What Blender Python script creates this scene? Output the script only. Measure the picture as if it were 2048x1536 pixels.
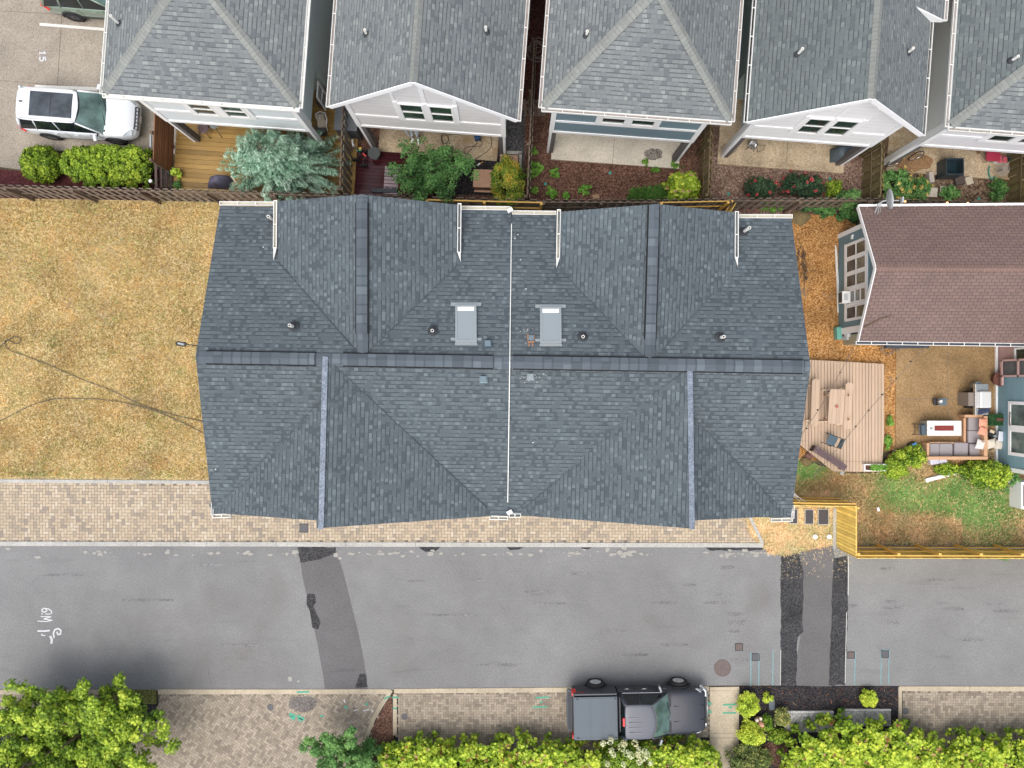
import bpy, math, random
import numpy as np
from mathutils import Vector, Matrix
random.seed(7); RNG = np.random.default_rng(11)
S = bpy.context.scene
for o in list(bpy.data.objects): bpy.data.objects.remove(o, do_unlink=True)
COL = S.collection
R = math.radians
# ------------------------------------------------------------------ camera (drone looking straight down)
CAMH = 31.5; FPX = 1420.0
cd = bpy.data.cameras.new('camera'); cam = bpy.data.objects.new('camera', cd); COL.objects.link(cam)
cam.location = (0, 0, CAMH); cam.rotation_euler = (0, 0, 0)
cd.sensor_width = 36.0; cd.lens = FPX / 2048 * 36.0; cd.clip_end = 2000; cd.clip_start = 0.5
S.camera = cam
# ------------------------------------------------------------------ world and sun (bright overcast)
TO_SUN = Vector((-0.20, -0.36, 0.90)).normalized()
W = bpy.data.worlds.new('World'); S.world = W; W.use_nodes = True
wn = W.node_tree; bg = wn.nodes['Background']
sky = wn.nodes.new('ShaderNodeTexSky'); sky.sky_type = 'NISHITA'; sky.sun_disc = False
sky.sun_elevation = math.asin(TO_SUN.z); sky.sun_rotation = math.atan2(TO_SUN.x, TO_SUN.y)
sky.air_density = 1.0; sky.dust_density = 4.0; sky.ozone_density = 1.0
hs = wn.nodes.new('ShaderNodeHueSaturation'); hs.inputs['Saturation'].default_value = .42   # overcast: cloud whitens the sky
wn.links.new(sky.outputs[0], hs.inputs['Color']); wn.links.new(hs.outputs[0], bg.inputs[0]); bg.inputs[1].default_value = 0.15
sl = bpy.data.lights.new('sun', 'SUN'); sl.energy = 0.85; sl.angle = R(60); sl.color = (1.0, 0.93, 0.83)
so = bpy.data.objects.new('sun', sl); COL.objects.link(so); so.location = (15, -18, 60)
so.rotation_euler = TO_SUN.to_track_quat('Z', 'Y').to_euler()
S.view_settings.view_transform = 'Standard'; S.view_settings.look = 'None'
S.view_settings.gamma = 1.0; S.view_settings.exposure = 0.72; S.view_settings.use_curve_mapping = False

def P(px, py, z=0.0):
    s = (CAMH - z) / FPX
    return Vector(((px - 1024) * s, (768 - py) * s, z))

# ------------------------------------------------------------------ object helpers
ROOT = {}
def tag(o, label=None, cat=None, group=None, kind=None):
    if label: o['label'] = label
    if cat: o['category'] = cat
    if group: o['group'] = group
    if kind: o['kind'] = kind
    return o
def thing(name, label, cat, loc=(0, 0, 0), rz=0.0, group=None):
    o = bpy.data.objects.new(name, None); COL.objects.link(o)
    o.location = loc; o.rotation_euler = (0, 0, rz); o.empty_display_size = .2
    return tag(o, label, cat, group)
def copy_tree(o, parent=None):
    c = o.copy(); COL.objects.link(c)
    if parent: c.parent = parent
    for ch in list(o.children): copy_tree(ch, c)
    return c

class MB:
    """collects shapes; build() links them as one mesh object"""
    def __init__(s): s.v = []; s.f = []; s.m = []; s.uv = []
    def face(s, pts, m=0, uv=None):
        b = len(s.v); s.v += [tuple(p) for p in pts]; s.f.append(tuple(range(b, b + len(pts)))); s.m.append(m); s.uv.append(uv)
    def mesh(s, vs, fs, m=0):
        b = len(s.v); s.v += [tuple(p) for p in vs]
        for f in fs: s.f.append(tuple(i + b for i in f)); s.m.append(m); s.uv.append(None)
        return s
    def hexa(s, c, m=0):
        return s.mesh(c, [(0, 3, 2, 1), (4, 5, 6, 7), (0, 1, 5, 4), (1, 2, 6, 5), (2, 3, 7, 6), (3, 0, 4, 7)], m)
    def box(s, x0, y0, z0, x1, y1, z1, m=0):
        return s.hexa([(x0, y0, z0), (x1, y0, z0), (x1, y1, z0), (x0, y1, z0), (x0, y0, z1), (x1, y0, z1), (x1, y1, z1), (x0, y1, z1)], m)
    def rbox(s, c, sx, sy, sz, rz=0, m=0):
        ca, sa = math.cos(rz), math.sin(rz); q = []
        for z in (0, sz):
            for a, b in ((-1, -1), (1, -1), (1, 1), (-1, 1)):
                x, y = a * sx / 2, b * sy / 2
                q.append((c[0] + x * ca - y * sa, c[1] + x * sa + y * ca, c[2] + z))
        return s.hexa(q, m)
    def ob(s, o, r, u, n, a0, a1, b0, b1, c0, c1, m=0):
        o, r, u, n = Vector(o), Vector(r), Vector(u), Vector(n)
        g = lambda a, b, c: o + r * a + u * b + n * c
        return s.hexa([g(a0, b0, c0), g(a1, b0, c0), g(a1, b0, c1), g(a0, b0, c1), g(a0, b1, c0), g(a1, b1, c0), g(a1, b1, c1), g(a0, b1, c1)], m)
    def beam(s, p, q, w, h, m=0, up=(0, 0, 1)):
        p, q = Vector(p), Vector(q); d = (q - p); L = d.length
        if L < 1e-6: return s
        d /= L; up = Vector(up); r = d.cross(up)
        if r.length < 1e-4: r = d.cross(Vector((1, 0, 0)))
        r.normalize(); u = r.cross(d)
        return s.ob(p, d, r, u, 0, L, -w / 2, w / 2, -h / 2, h / 2, m)
    def tube(s, pts, r, n=8, m=0, cap=True):
        pts = [Vector(p) for p in pts]; rs = r if isinstance(r, (list, tuple)) else [r] * len(pts)
        vs = []; fs = []
        for i, p in enumerate(pts):
            d = (pts[min(i + 1, len(pts) - 1)] - pts[max(i - 1, 0)]).normalized()
            a = d.cross(Vector((0, 0, 1)))
            if a.length < .05: a = d.cross(Vector((1, 0, 0)))
            a.normalize(); b = a.cross(d)
            for k in range(n):
                t = 2 * math.pi * k / n; vs.append(p + (a * math.cos(t) + b * math.sin(t)) * rs[i])
        for i in range(len(pts) - 1):
            for k in range(n):
                fs.append((i * n + k, i * n + (k + 1) % n, (i + 1) * n + (k + 1) % n, (i + 1) * n + k))
        if cap: fs.append(tuple(range(n - 1, -1, -1))); fs.append(tuple(range((len(pts) - 1) * n, len(pts) * n)))
        return s.mesh(vs, fs, m)
    def lathe(s, c, prof, n=20, m=0, axis='z', cap=True):
        vs = []; fs = []
        for r_, h in prof:
            for k in range(n):
                t = 2 * math.pi * k / n; a, b = r_ * math.cos(t), r_ * math.sin(t)
                vs.append((c[0] + a, c[1] + b, c[2] + h) if axis == 'z' else (c[0] + a, c[1] + h, c[2] + b))
        for i in range(len(prof) - 1):
            for k in range(n): fs.append((i * n + k, i * n + (k + 1) % n, (i + 1) * n + (k + 1) % n, (i + 1) * n + k))
        if cap: fs.append(tuple(range(n - 1, -1, -1))); fs.append(tuple(range((len(prof) - 1) * n, len(prof) * n)))
        return s.mesh(vs, fs, m)
    def prism(s, pts, z0, z1, m=0):
        n = len(pts); vs = [(p[0], p[1], z0) for p in pts] + [(p[0], p[1], z1) for p in pts]
        a = sum(pts[i][0] * pts[(i + 1) % n][1] - pts[(i + 1) % n][0] * pts[i][1] for i in range(n))
        fs = [(i, (i + 1) % n, n + (i + 1) % n, n + i) for i in range(n)] + [tuple(range(n - 1, -1, -1)), tuple(range(n, 2 * n))]
        if a < 0: fs = [tuple(reversed(f)) for f in fs]
        return s.mesh(vs, fs, m)
    def loft(s, rings, m=0, cap=True):
        n = len(rings[0]); vs = [p for r_ in rings for p in r_]; fs = []
        for i in range(len(rings) - 1):
            for k in range(n): fs.append((i * n + k, i * n + (k + 1) % n, (i + 1) * n + (k + 1) % n, (i + 1) * n + k))
        if cap: fs += [tuple(range(n - 1, -1, -1)), tuple(range((len(rings) - 1) * n, len(rings) * n))]
        return s.mesh(vs, fs, m)
    def roof(s, pts, udir, th=.07, m=0, ms=1, uo=0.0, vo=0.0):
        """sloping slab: shingle top with metre UVs (u along the eave, v up the slope)"""
        pts = [Vector(p) for p in pts]
        n = (pts[1] - pts[0]).cross(pts[2] - pts[0])
        if n.z < 0: pts.reverse(); n = -n
        n.normalize(); u = Vector(udir).normalized(); v = n.cross(u).normalized()
        if v.z < 0: v = -v
        s.face(pts, m, [(p.dot(u) + uo, p.dot(v) + vo) for p in pts])
        k = len(pts); dn = Vector((0, 0, -th))
        s.face([p + dn for p in reversed(pts)], ms)
        for i in range(k):
            a, b = pts[i], pts[(i + 1) % k]
            s.face([a, a + dn, b + dn, b], ms)
        return s
    def build(s, name, mats, parent=None, smooth=False, org=None, world=False):
        """org: point that becomes the object's location (top level) ; world: verts are world coordinates under an unrotated root"""
        if not isinstance(mats, (list, tuple)): mats = [mats]
        vs = s.v
        if parent is not None and world:
            r = parent
            while r.parent: r = r.parent
            L = r.location; vs = [(a - L.x, b - L.y, c - L.z) for a, b, c in vs]
        if parent is None and org is not None: vs = [(a - org[0], b - org[1], c - org[2]) for a, b, c in vs]
        me = bpy.data.meshes.new(name); me.from_pydata(vs, [], s.f)
        for mt in mats: me.materials.append(mt)
        if len(mats) > 1: me.polygons.foreach_set('material_index', s.m)
        if any(u is not None for u in s.uv):
            ul = me.uv_layers.new(name='UVMap'); i = 0; buf = []
            for f, u in zip(s.f, s.uv):
                buf += [c for q in u for c in q] if u is not None else [0.0] * (2 * len(f))
            ul.data.foreach_set('uv', buf)
        if smooth: me.polygons.foreach_set('use_smooth', [True] * len(me.polygons))
        me.update()
        o = bpy.data.objects.new(name, me); COL.objects.link(o)
        if parent is not None: o.parent = parent
        elif org is not None: o.location = org
        return o

def subsurf(o, lv=2):
    m = o.modifiers.new('sub', 'SUBSURF'); m.levels = lv; m.render_levels = lv
    for p in o.data.polygons: p.use_smooth = True
    return o
def bevel(o, w=.01, seg=2):
    m = o.modifiers.new('bev', 'BEVEL'); m.width = w; m.segments = seg; m.limit_method = 'ANGLE'; return o
def soft(o, t=.02, size=.3):
    return o

# ------------------------------------------------------------------ materials
MATS = {}
class NB:
    def __init__(s, name):
        s.mat = bpy.data.materials.new(name); s.mat.use_nodes = True; s.t = s.mat.node_tree; s.b = s.t.nodes['Principled BSDF']
    def n(s, ty, **kw):
        nd = s.t.nodes.new(ty)
        for k, v in kw.items(): setattr(nd, k, v)
        return nd
    def set(s, sock, v):
        if isinstance(v, bpy.types.NodeSocket): s.t.links.new(v, sock)
        elif v is not None:
            try: sock.default_value = v
            except Exception: sock.default_value = (v[0], v[1], v[2], 1) if hasattr(v, '__len__') else v
    def math(s, op, a, b=None, c=None, clamp=False):
        nd = s.n('ShaderNodeMath', operation=op, use_clamp=clamp); s.set(nd.inputs[0], a)
        if b is not None: s.set(nd.inputs[1], b)
        if c is not None: s.set(nd.inputs[2], c)
        return nd.outputs[0]
    def mix(s, f, a, b, blend='MIX'):
        nd = s.n('ShaderNodeMix', data_type='RGBA', blend_type=blend); s.set(nd.inputs[0], f)
        s.set(nd.inputs[6], a if isinstance(a, bpy.types.NodeSocket) else (*a, 1)); s.set(nd.inputs[7], b if isinstance(b, bpy.types.NodeSocket) else (*b, 1))
        return nd.outputs[2]
    def pos(s, scale=(1, 1, 1), rz=0, uv=False):
        if uv: o = s.n('ShaderNodeTexCoord').outputs['UV']
        else: o = s.n('ShaderNodeNewGeometry').outputs['Position']
        mp = s.n('ShaderNodeMapping'); s.set(mp.inputs[0], o); mp.inputs['Scale'].default_value = scale; mp.inputs['Rotation'].default_value = (0, 0, rz)
        return mp.outputs[0]
    def noise(s, vec, scale, detail=3, rough=.55, dist=0.0):
        nd = s.n('ShaderNodeTexNoise'); s.set(nd.inputs['Vector'], vec); nd.inputs['Scale'].default_value = scale
        nd.inputs['Detail'].default_value = detail; nd.inputs['Roughness'].default_value = rough; nd.inputs['Distortion'].default_value = dist
        return nd.outputs[0]
    def ramp(s, f, stops, interp='LINEAR'):
        nd = s.n('ShaderNodeValToRGB'); s.set(nd.inputs[0], f); cr = nd.color_ramp; cr.interpolation = interp
        while len(cr.elements) < len(stops): cr.elements.new(.5)
        for e, (p, c) in zip(cr.elements, stops):
            e.position = p; e.color = (*c, 1) if hasattr(c, '__len__') else (c, c, c, 1)
        return nd.outputs[0]
    def maprange(s, v, a, b, c, d):
        nd = s.n('ShaderNodeMapRange'); s.set(nd.inputs[0], v)
        for i, q in enumerate((a, b, c, d)): nd.inputs[i + 1].default_value = q
        return nd.outputs[0]
    def bump(s, h, strength=.5, dist=.02):
        nd = s.n('ShaderNodeBump'); s.set(nd.inputs['Height'], h); nd.inputs['Strength'].default_value = strength; nd.inputs['Distance'].default_value = dist
        s.t.links.new(nd.outputs[0], s.b.inputs['Normal'])
    def done(s, col=None, rough=.7, spec=None, metal=None):
        if col is not None: s.set(s.b.inputs['Base Color'], col if isinstance(col, bpy.types.NodeSocket) else (*col, 1))
        s.set(s.b.inputs['Roughness'], rough)
        if spec is not None: s.b.inputs['Specular IOR Level'].default_value = spec
        if metal is not None: s.b.inputs['Metallic'].default_value = metal
        return s.mat

def plain(name, col, rough=.6, metal=0, var=.12, scale=3.0, fine=60, spec=.4):
    """painted / plain stuff with slight mottling"""
    if name in MATS: return MATS[name]
    q = NB(name); p = q.pos()
    a = q.noise(p, scale, 4); b = q.noise(p, fine, 2)
    f = q.math('ADD', q.math('MULTIPLY', q.math('SUBTRACT', a, .5), 2 * var), q.math('MULTIPLY', q.math('SUBTRACT', b, .5), var))
    c = q.mix(1.0, tuple(col), q.mix(q.math('ADD', f, .5, clamp=True), (.5, .5, .5), (1.5, 1.5, 1.5)), 'MULTIPLY')
    MATS[name] = q.done(c, rough, spec, metal); return MATS[name]

def shingle(name, base, hi, lo, contrast=1.0, row=.145, tab=.17, three_tab=False, linek=1.0):
    q = NB(name); uv = q.n('ShaderNodeTexCoord').outputs['UV']; sp = q.n('ShaderNodeSeparateXYZ'); q.set(sp.inputs[0], uv)
    u, v = sp.outputs[0], sp.outputs[1]
    wob = q.math('MULTIPLY', q.math('SUBTRACT', q.noise(uv, .6, 2), .5), .03)
    vr = q.math('DIVIDE', q.math('ADD', v, wob), row); ri = q.math('FLOOR', vr); fr = q.math('FRACT', vr)
    if three_tab:
        off = q.math('MULTIPLY', q.math('MODULO', ri, 6.0), .16667)
        w = q.math('ADD', q.math('DIVIDE', u, tab), q.math('MULTIPLY', off, 3.0)); cell = q.math('FLOOR', w); fu = q.math('FRACT', w)
        wnz = q.n('ShaderNodeTexWhiteNoise', noise_dimensions='2D'); cb = q.n('ShaderNodeCombineXYZ'); q.set(cb.inputs[0], cell); q.set(cb.inputs[1], ri); q.set(wnz.inputs[0], cb.outputs[0])
        c1 = wnz.outputs['Value']; edge = q.math('MINIMUM', fu, q.math('SUBTRACT', 1.0, fu)); edge = q.math('MULTIPLY', edge, tab / .17)
    else:
        w = q.math('ADD', q.math('DIVIDE', u, tab), q.math('MULTIPLY', ri, 17.37))
        vo = q.n('ShaderNodeTexVoronoi', voronoi_dimensions='1D'); q.set(vo.inputs['W'], w); vo.inputs['Scale'].default_value = 1.0
        ve = q.n('ShaderNodeTexVoronoi', voronoi_dimensions='1D', feature='DISTANCE_TO_EDGE'); q.set(ve.inputs['W'], w); ve.inputs['Scale'].default_value = 1.0
        se = q.n('ShaderNodeSeparateColor'); q.set(se.inputs[0], vo.outputs['Color']); c1 = se.outputs[0]; edge = ve.outputs['Distance']
    tone = q.ramp(c1, [(0.0, 0.05), (.14, .34), (.42, .46), (.72, .60), (.93, .95)], 'CONSTANT' if not three_tab else 'LINEAR')
    col = q.mix(q.math('MULTIPLY_ADD', q.math('SUBTRACT', tone, .5), contrast, .5, clamp=True), tuple(lo), tuple(hi))
    col = q.mix(.35, col, tuple(base))
    line = q.math('GREATER_THAN', fr, .80); thick = q.math('GREATER_THAN', c1, .42 if not three_tab else -1)  # dark line paints the butt-edge shadow, along with the shingles' own dark band
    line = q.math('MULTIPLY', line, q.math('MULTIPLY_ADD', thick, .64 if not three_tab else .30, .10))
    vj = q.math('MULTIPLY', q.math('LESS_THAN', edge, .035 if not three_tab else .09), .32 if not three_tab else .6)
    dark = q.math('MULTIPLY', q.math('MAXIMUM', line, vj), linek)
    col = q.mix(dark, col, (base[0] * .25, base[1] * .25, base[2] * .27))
    gr = q.noise(q.pos(), 90, 2); big = q.noise(q.pos(), .45, 4)
    col = q.mix(1.0, col, q.mix(q.math('ADD', q.math('MULTIPLY', gr, .6), q.math('MULTIPLY', big, .75)), (.72, .72, .72), (1.28, 1.28, 1.28)), 'MULTIPLY')
    h = q.math('ADD', q.math('MULTIPLY', q.math('SUBTRACT', 1.0, fr), .6), q.math('MULTIPLY', c1, .5))
    q.bump(h, .6, .012)
    return q.done(col, .85, .3)

def speckle(name, cols, scale=40, big=.6, bigamt=.35, rough=.9, bump=.4, stretch=(1, 1, 1), spots=None):
    """granular ground: cols = 3 colours dark, mid, light"""
    q = NB(name); p = q.pos(); f = q.noise(p, scale, 3, .7); vo = q.n('ShaderNodeTexVoronoi'); q.set(vo.inputs['Vector'], p); vo.inputs['Scale'].default_value = scale * .8
    se = q.n('ShaderNodeSeparateColor'); q.set(se.inputs[0], vo.outputs['Color'])
    g = q.math('ADD', q.math('MULTIPLY', f, .6), q.math('MULTIPLY', se.outputs[0], .4))
    col = q.ramp(g, [(.3, cols[0]), (.5, cols[1]), (.72, cols[2])])
    b = q.noise(q.pos(stretch), big, 5, .6, .4)
    col = q.mix(1.0, col, q.mix(q.maprange(b, .3, .7, 0, 1), (1 - bigamt,) * 3, (1 + bigamt,) * 3), 'MULTIPLY')
    if spots:
        sc, th, c2 = spots; k = q.maprange(q.noise(p, sc, 4, .6), th, th + .12, 0, 1); col = q.mix(k, col, tuple(c2))
    if bump: q.bump(g, bump, .02)
    return q.done(col, rough, .3)

def wood(name, col, rough=.6, tint=True, sc=1.0, axis=(1, 12, 1), ta=.22, ga=1.0):
    q = NB(name); p = q.pos(axis); g = q.noise(p, 3 * sc, 5, .6, .6); b = q.noise(q.pos(), .9, 3)
    oi = q.n('ShaderNodeTexCoord')
    f = q.math('ADD', q.math('MULTIPLY', g, .7), q.math('MULTIPLY', b, .5))
    c = q.mix(q.maprange(f, .35, .85, 0, 1), tuple(x * (1 - .38 * ga) for x in col), tuple(min(1, x * (1 + .25 * ga)) for x in col))
    if tint:
        at = q.n('ShaderNodeAttribute', attribute_name='tint'); k = q.maprange(at.outputs['Fac'], 0, 1, 1 - ta, 1 + ta)
        cc = q.n('ShaderNodeCombineColor'); [q.set(cc.inputs[i], k) for i in range(3)]
        c = q.mix(1.0, c, cc.outputs[0], 'MULTIPLY')
    return q.done(c, rough, .35)

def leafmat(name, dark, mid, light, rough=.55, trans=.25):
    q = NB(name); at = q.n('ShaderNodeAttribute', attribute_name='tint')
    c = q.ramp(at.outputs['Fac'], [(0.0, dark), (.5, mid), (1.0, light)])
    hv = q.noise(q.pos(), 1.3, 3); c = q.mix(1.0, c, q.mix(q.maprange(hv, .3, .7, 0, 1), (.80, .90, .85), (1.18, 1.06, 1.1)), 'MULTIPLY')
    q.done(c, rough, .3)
    tr = q.n('ShaderNodeBsdfTranslucent'); q.set(tr.inputs[0], c); mx = q.n('ShaderNodeMixShader'); mx.inputs[0].default_value = trans
    q.t.links.new(q.b.outputs[0], mx.inputs[1]); q.t.links.new(tr.outputs[0], mx.inputs[2])
    q.t.links.new(mx.outputs[0], q.t.nodes['Material Output'].inputs[0]); return q.mat

def paint(name, col, rough=.25, metal=.0, coat=.8):
    q = NB(name); p = q.pos(); b = q.noise(p, 2.5, 3)
    q.b.inputs['Coat Weight'].default_value = coat; q.b.inputs['Coat Roughness'].default_value = .08
    return q.done(q.mix(b, tuple(x * .93 for x in col), tuple(min(1, x * 1.06) for x in col)), rough, .5, metal)

def glassmat(name, col, rough=.06):
    q = NB(name); p = q.pos(); b = q.noise(p, 1.7, 3)
    return q.done(q.mix(q.maprange(b, .35, .65, 0, 1), tuple(x * .6 for x in col), tuple(x * 1.4 for x in col)), rough, .6)

def siding(name, col, pitch=.15, rough=.55):
    q = NB(name); sp = q.n('ShaderNodeSeparateXYZ'); q.set(sp.inputs[0], q.pos()); fr = q.math('FRACT', q.math('DIVIDE', sp.outputs[2], pitch))
    d = q.math('LESS_THAN', fr, .07); b = q.noise(q.pos((1, 1, 3)), 1.5, 4)
    c = q.mix(b, tuple(x * .9 for x in col), tuple(min(1, x * 1.07) for x in col)); c = q.mix(q.math('MULTIPLY', d, .35), c, tuple(x * .45 for x in col))
    q.bump(fr, .5, .02); return q.done(c, rough, .3)

# main palette
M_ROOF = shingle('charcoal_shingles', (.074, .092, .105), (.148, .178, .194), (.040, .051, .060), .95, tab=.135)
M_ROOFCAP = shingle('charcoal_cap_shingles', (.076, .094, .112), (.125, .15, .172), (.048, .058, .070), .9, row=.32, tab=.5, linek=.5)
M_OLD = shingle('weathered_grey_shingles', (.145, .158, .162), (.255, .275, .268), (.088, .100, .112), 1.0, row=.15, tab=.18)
M_OLDSHADE = shingle('weathered_shaded_shingles', (.115, .135, .138), (.185, .21, .205), (.068, .083, .09), .9, row=.15, tab=.2)  # darkened copy of the weathered shingles: west-slope shade put into the colour
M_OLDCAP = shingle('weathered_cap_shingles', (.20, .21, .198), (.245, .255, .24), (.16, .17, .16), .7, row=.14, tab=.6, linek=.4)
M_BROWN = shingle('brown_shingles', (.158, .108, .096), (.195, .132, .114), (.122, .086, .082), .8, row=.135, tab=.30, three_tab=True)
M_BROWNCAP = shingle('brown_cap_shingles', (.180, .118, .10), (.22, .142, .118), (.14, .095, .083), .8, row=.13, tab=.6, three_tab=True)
M_WHITE = plain('white_paint', (.86, .86, .86), .45, var=.05)
M_GUT = plain('gutter_white_metal', (.72, .72, .69), .35, var=.08)
M_GUTIN = plain('gutter_inner_cream', (.50, .47, .38), .5, var=.25)
M_DIRTYGUT = plain('gutter_inner_dirty', (.30, .26, .24), .8, var=.5, scale=8)
M_STRIP = speckle('mottled_blue_flashing', ((.10, .13, .165), (.155, .185, .235), (.23, .27, .33)), 30, 2, .15, .5, .1)
M_FLASH = plain('grey_flashing', (.31, .345, .36), .4, .3, var=.1)
M_BLACK = plain('black_plastic', (.02, .022, .025), .45)
M_DARK = plain('dark_void', (.012, .012, .013), .9)
M_PIPE = plain('white_pvc', (.78, .77, .73), .4, var=.06)
M_RUBBER = plain('rubber_boot', (.035, .04, .045), .7)
M_COPPER = plain('rust_orange_metal', (.42, .20, .10), .5, var=.3)
M_SKY = NB('skylight_glass'); M_SKY = M_SKY.done((.25, .29, .31), .15, .5)
M_CONC = speckle('pale_concrete', ((.30, .30, .285), (.395, .39, .37), (.48, .47, .44)), 50, 1.2, .14, .9, .1)
M_CONCT = speckle('tan_concrete', ((.35, .30, .22), (.43, .365, .27), (.50, .43, .33)), 40, .9, .16, .9, .1)
M_SLAB = speckle('patio_concrete', ((.32, .24, .15), (.43, .335, .22), (.52, .44, .33)), 30, 1.0, .28, .75, .1, spots=(.9, .58, (.33, .22, .11)))
M_SLABW = speckle('pale_patio_concrete', ((.50, .45, .38), (.60, .55, .46), (.66, .61, .53)), 30, .8, .15, .8, .1)
M_WET = speckle('wet_brown_concrete', ((.16, .09, .04), (.24, .14, .07), (.33, .21, .12)), 40, 1.1, .3, .45, .1)
M_SOIL = speckle('brown_bark_soil', ((.05, .022, .014), (.105, .052, .036), (.23, .13, .095)), 28, 1.3, .28)
M_SOIL2 = speckle('gravelly_soil', ((.09, .05, .035), (.17, .105, .08), (.34, .25, .20)), 26, 1.2, .28)
M_RED = speckle('red_mulch', ((.035, .008, .009), (.075, .016, .018), (.12, .04, .04)), 30, 1.0, .2)
M_BMULCH = speckle('black_mulch', ((.008, .008, .010), (.022, .021, .026), (.07, .058, .055)), 30, 1.0, .2)
M_DGRAV = speckle('dark_gravel', ((.02, .02, .024), (.06, .06, .065), (.15, .15, .15)), 34, 1.0, .15)
M_ORANGE = speckle('orange_pea_gravel', ((.17, .075, .02), (.36, .17, .05), (.55, .34, .15)), 26, .8, .30, spots=(1.1, .62, (.24, .17, .11)))
M_AGG = speckle('exposed_aggregate', ((.21, .125, .055), (.28, .175, .08), (.37, .26, .14)), 40, .5, .28, .8, .2)
M_LOT = speckle('parking_concrete', ((.21, .18, .145), (.29, .255, .21), (.38, .34, .285)), 44, .45, .2, .9, .2)
M_ASPH = None
def asphalt(name, dark, mid, light, streak=.14, seed=0.0):
    q = NB(name); p = q.pos(); f = q.noise(p, 42, 3, .75); g = q.noise(p, 14, 2, .6)
    col = q.ramp(q.math('ADD', q.math('MULTIPLY', f, .7), q.math('MULTIPLY', g, .3)), [(.32, dark), (.5, mid), (.7, light)])
    mp = q.n('ShaderNodeMapping'); q.set(mp.inputs[0], p); mp.inputs['Scale'].default_value = (.35, 2.6, 1); mp.inputs['Location'].default_value = (seed, seed, 0)
    s1 = q.noise(mp.outputs[0], .8, 4, .6, .3)
    b = q.noise(p, .16, 4, .6, .5)
    col = q.mix(q.math('MULTIPLY', q.maprange(s1, .60, .76, 0, 1), streak * 2.4), col, tuple(x * .55 for x in mid))
    col = q.mix(1.0, col, q.mix(q.maprange(b, .3, .7, 0, 1), (.87, .86, .86), (1.13, 1.13, 1.12)), 'MULTIPLY')
    k = q.maprange(q.noise(p, .23, 3, .5, .8), .60, .72, 0, 1); col = q.mix(q.math('MULTIPLY', k, .22), col, (.13, .112, .095))
    mo = q.noise(p, 1.1, 5, .65, .6); col = q.mix(1.0, col, q.mix(mo, (.84, .84, .84), (1.16, 1.16, 1.15)), 'MULTIPLY')
    sp = q.n('ShaderNodeSeparateXYZ'); q.set(sp.inputs[0], p)      # soft brown darkened oval by the tree
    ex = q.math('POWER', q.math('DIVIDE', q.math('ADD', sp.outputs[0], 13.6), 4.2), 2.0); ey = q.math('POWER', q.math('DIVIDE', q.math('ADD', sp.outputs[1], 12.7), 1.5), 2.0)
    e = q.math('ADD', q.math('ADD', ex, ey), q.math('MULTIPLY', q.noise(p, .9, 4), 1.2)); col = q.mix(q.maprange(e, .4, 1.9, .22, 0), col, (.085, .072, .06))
    vc = q.n('ShaderNodeTexVoronoi', feature='DISTANCE_TO_EDGE'); q.set(vc.inputs['Vector'], q.math('ADD', p, 0.0) if False else p); vc.inputs['Scale'].default_value = .16
    cr = q.math('MULTIPLY', q.math('LESS_THAN', vc.outputs['Distance'], .0010), q.maprange(mo, .45, .58, 0, .35)); col = q.mix(cr, col, (.05, .05, .05))
    q.bump(f, .35, .01); return q.done(col, .85, .3)
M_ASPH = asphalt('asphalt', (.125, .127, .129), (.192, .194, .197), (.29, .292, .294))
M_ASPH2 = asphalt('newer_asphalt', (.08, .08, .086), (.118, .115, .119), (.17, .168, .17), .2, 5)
M_TAR = speckle('fresh_black_asphalt', ((.018, .018, .021), (.034, .034, .038), (.075, .073, .075)), 30, .9, .3, .8, .5)
M_BED = plain('paver_joint_sand', (.16, .135, .11), .95, var=.2)
# ================================================================== setting
def px(poly, z=0.0): return [P(a, b, z) for a, b in poly]
def sheet(name, poly, z, mat, kind='structure', th=0.0, label=None):
    """ground sheet traced at ground level"""
    pts = px(poly, 0)
    m = MB()
    if th: m.prism([(p.x, p.y) for p in pts], z - th, z)
    else:
        pts = [(p.x, p.y, z) for p in pts]
        a = sum(pts[i][0] * pts[(i + 1) % len(pts)][1] - pts[(i + 1) % len(pts)][0] * pts[i][1] for i in range(len(pts)))
        if a < 0: pts.reverse()
        m.face(pts)
    o = m.build(name, mat); o['kind'] = kind
    if label: o['label'] = label
    return o
def rough_edge(poly, step=14, amp=3.0, seed=1):
    """irregular outline in px"""
    rr = random.Random(seed); out = []
    for i in range(len(poly)):
        a, b = poly[i], poly[(i + 1) % len(poly)]; L = math.hypot(b[0] - a[0], b[1] - a[1]); n = max(1, int(L / step))
        for k in range(n):
            t = k / n; out.append((a[0] + (b[0] - a[0]) * t + rr.uniform(-amp, amp), a[1] + (b[1] - a[1]) * t + rr.uniform(-amp, amp)))
    return out
def inside(x, y, poly):
    c = False; n = len(poly); j = n - 1
    for i in range(n):
        xi, yi = poly[i][0], poly[i][1]; xj, yj = poly[j][0], poly[j][1]
        if (yi > y) != (yj > y) and x < (xj - xi) * (y - yi) / (yj - yi) + xi: c = not c
        j = i
    return c

m = MB(); m.face([(-300, -300, -.06), (300, -300, -.06), (300, 300, -.06), (-300, 300, -.06)])
g = m.build('ground', speckle('far_ground', ((.05, .045, .03), (.10, .085, .05), (.17, .14, .09)), 20, .3, .3)); g['kind'] = 'structure'

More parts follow.
